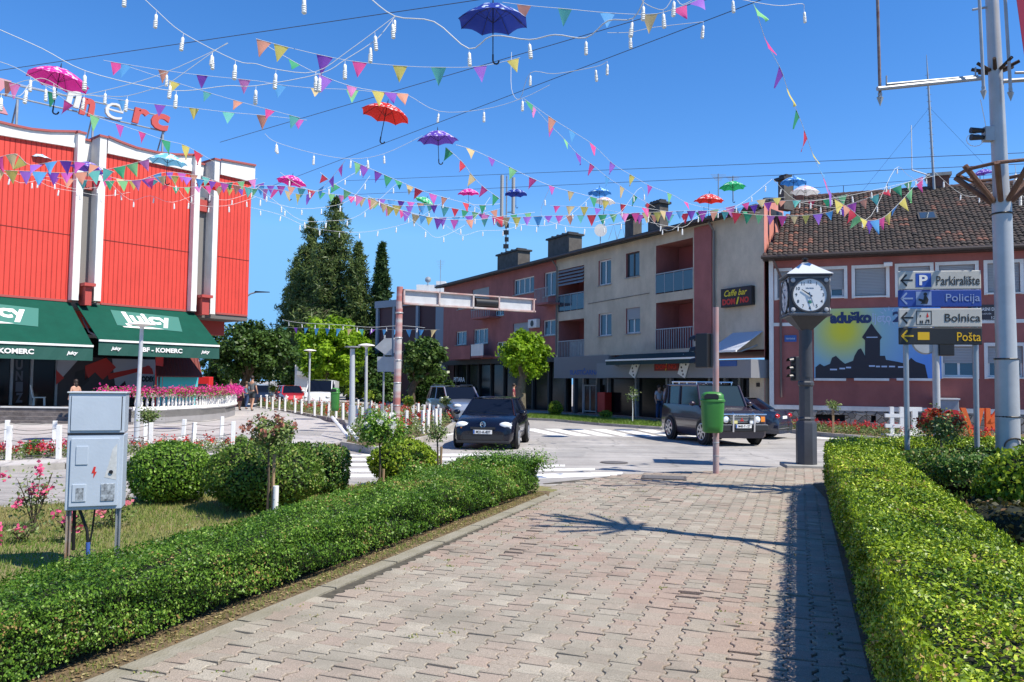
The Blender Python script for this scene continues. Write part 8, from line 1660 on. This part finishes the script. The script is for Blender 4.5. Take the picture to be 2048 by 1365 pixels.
# umbrellas
RIB = mat('umbrella rib', (.02,.02,.025), .4)
def umbmat(k, c, c2, sc=9.):
    M = mat('umbrella '+k, c, .6, trans=.25); n = M.node_tree; P_ = n.nodes['Principled BSDF']; v = n.nodes.new('ShaderNodeTexNoise'); v.inputs['Scale'].default_value = sc; v.inputs['Detail'].default_value = 1.5; tc = n.nodes['Texture Coordinate']; n.links.new(tc.outputs['Object'], v.inputs['Vector'])
    r_ = n.nodes.new('ShaderNodeMapRange'); r_.inputs[1].default_value = .54; r_.inputs[2].default_value = .57; n.links.new(v.outputs[0], r_.inputs[0]); mx = n.nodes.new('ShaderNodeMix'); mx.data_type = 'RGBA'; gm = n.nodes.new('ShaderNodeNewGeometry'); ml = n.nodes.new('ShaderNodeMath'); ml.operation = 'MULTIPLY'; iv = n.nodes.new('ShaderNodeMath'); iv.operation = 'SUBTRACT'; iv.inputs[0].default_value = 1; n.links.new(gm.outputs['Backfacing'], iv.inputs[1]); n.links.new(r_.outputs[0], ml.inputs[0]); n.links.new(iv.outputs[0], ml.inputs[1]); n.links.new(ml.outputs[0], mx.inputs[0]); mx.inputs[6].default_value = (*c,1); mx.inputs[7].default_value = (*c2,1); n.links.new(mx.outputs[2], P_.inputs['Base Color']); return M
def umbrella(label, cx, cy, wpx, mk_, tilt=(0,0), d=None, z=ZH, Wd=.98):
    d = d or Wd*F/wpx; C = at(cx, cy, d); t = thing('umbrella', label, 'umbrella', C, random.random()*.5, 'open umbrellas hung over the street'); t.rotation_euler = (R(tilt[1]), R(tilt[0]), random.random()*.7); r = Wd/2; h = r*.50
    mb = MB(); V = []; n = 8; sub = 4; rings = 6
    for i in range(rings+1):
        s = i/rings
        for k in range(n*sub):
            a = 2*PI*k/(n*sub); f = (k%sub)/sub; dip = math.sin(PI*f)
            rad = r*s*(1-dip*.085*s); zz = h*(1-s**1.9)-h*.18-dip*.035*s*(-1 if s > .95 else .6)
            V.append((rad*math.cos(a), rad*math.sin(a), zz))
    m_ = n*sub; mb.add(V, [(i*m_+k,(i+1)*m_+k,(i+1)*m_+(k+1)%m_,i*m_+(k+1)%m_) for i in range(rings) for k in range(m_)]); mb.build('canopy', mk_, t, smooth=50)
    q = MB(); 
    for k in range(n): a = 2*PI*k/n; q.tube([(0,0,h*.72),(r*.5*math.cos(a),r*.5*math.sin(a),h*.52),(r*math.cos(a),r*math.sin(a),-h*.2)], .004, 4); q.tube([(0,0,-.05),(r*.5*math.cos(a),r*.5*math.sin(a),h*.5)], .003, 4)
    q.build('ribs', RIB, t); q = MB(); q.tube([(0,0,h+.0),(0,0,-r*.95)], .008, 6); q.lathe([(.012,h*.8),(.010,h+.0),(.004,h+.05)], 8); q.build('shaft', RIB, t)
    q = MB(); q.tube([(0,0,-r*.95),(0,0,-r*1.12)]+[(.045-.045*math.cos(a),0,-r*1.12-.045*math.sin(a)) for a in (.5,1.1,1.7,2.3,2.9,3.3)], .013, 7); q.build('handle', RIB, t, smooth=60)
NB = umbmat('navy', (.008,.035,.30), (.55,.65,.85), 11); RU = umbmat('red', (.62,.015,.01), (.85,.70,.66), 13); PU = umbmat('purple', (.12,.05,.42), (.70,.62,.85), 12); PKU = umbmat('pink', (.72,.02,.32), (.88,.62,.78), 12); SB = umbmat('sky', (.18,.52,.74), (.75,.85,.90), 8); GU = umbmat('green', (.02,.42,.16), (.70,.88,.72), 12); WU = umbmat('white', (.72,.72,.72), (.60,.25,.30), 10); BU = umbmat('blue', (.03,.20,.60), (.45,.72,.88), 9); AQ = umbmat('aqua', (.10,.50,.36), (.40,.80,.62), 7)
umbrella('large dark blue umbrella with white print at the top centre', 986, 40, 148, NB, (-2,4), Wd=1.05)
umbrella('magenta umbrella with white print above the roof letters', 117, 160, 118, PKU, (7,0))
umbrella('bright red umbrella hanging right of the top left bunting', 771, 228, 101, RU, (9,4))
umbrella('purple umbrella with white print, hook hanging straight down', 876, 279, 84, PU, (-3,4))
umbrella('pale sky blue umbrella in front of the white parapet', 335, 323, 78, SB, (3,4))
umbrella('very pale blue small umbrella over the first red panel', 77, 316, 48, SB, (0,4))
umbrella('dark violet umbrella in front of the first white fin', 177, 338, 66, PU, (6,0))
umbrella('small aqua umbrella under the pale sky blue one', 333, 347, 38, AQ, (0,0))
umbrella('flat red umbrella over the last white fin', 420, 372, 56, RU, (6,0))
umbrella('pink umbrella between the red store and the spruces', 583, 364, 62, PKU, (8,2))
umbrella('green and white umbrella tipped over beside the mast', 850, 405, 48, GU, (25,5))
umbrella('small pink patterned umbrella left of the antenna mast', 937, 387, 46, PKU, (-4,4))
umbrella('small dark blue umbrella in front of the antenna mast', 1032, 388, 48, NB, (0,0))
umbrella('small bright blue umbrella right of centre above the white one', 1199, 386, 50, BU, (0,0))
umbrella('white patterned umbrella partly behind the bright blue one', 1209, 404, 46, WU, (4,0))
umbrella('red umbrella before the eaves of the grey house', 1418, 401, 62, RU, (0,4))
umbrella('green umbrella over the grey house roof near the aerials', 1465, 374, 54, GU, (0,-2))
umbrella('blue patterned umbrella at the salmon gable', 1587, 365, 54, BU, (2,0))
umbrella('pale pink umbrella over the salmon gable chimney', 1610, 384, 60, WU, (2,3))
umbrella('small purple umbrella behind the stick crown of the big pole', 1966, 347, 40, PU, (-8,0))
# neighbouring pole just outside the frame: its shadow falls across the path
t = thing('power_pole', 'second steel pole with a stick crown beside the right hedge, its shadow crossing the path', 'pole', (5.85,7.47,0)); mb = MB(); mb.tube([(0,0,0),(0,0,8.4)], [.13,.08], 16); mb.build('pole_shaft', LGS, t, smooth=40)
mb = MB()
for k in range(9): a = k*PI/4.5; mb.tube([(.1*math.cos(a),.1*math.sin(a),7.2),(.75*math.cos(a),.75*math.sin(a),8.0)], .045, 6)
mb.build('stick_crown', WDB, t); mb = MB(); mb.tube([(-.1,.2,6.1),(-1.6,1.2,6.4)], .045, 8); mb.tube([(0,0,5.3),(.5,-1.2,5.4)], .04, 8); mb.build('bracket_arm', STEEL, t)
mb = MB(); mb.hexa([(-.9,.55,6.45),(-.35,.25,6.3),(-.3,.33,6.3),(-.85,.63,6.45),(-1.0,.6,7.0),(-.4,.28,6.9),(-.35,.36,6.9),(-.95,.68,7.0)]); mb.build('hanging_panel', MATS['crimson banner'], t)
bpy.data.objects.remove(p0_); bpy.data.objects.remove(b0)
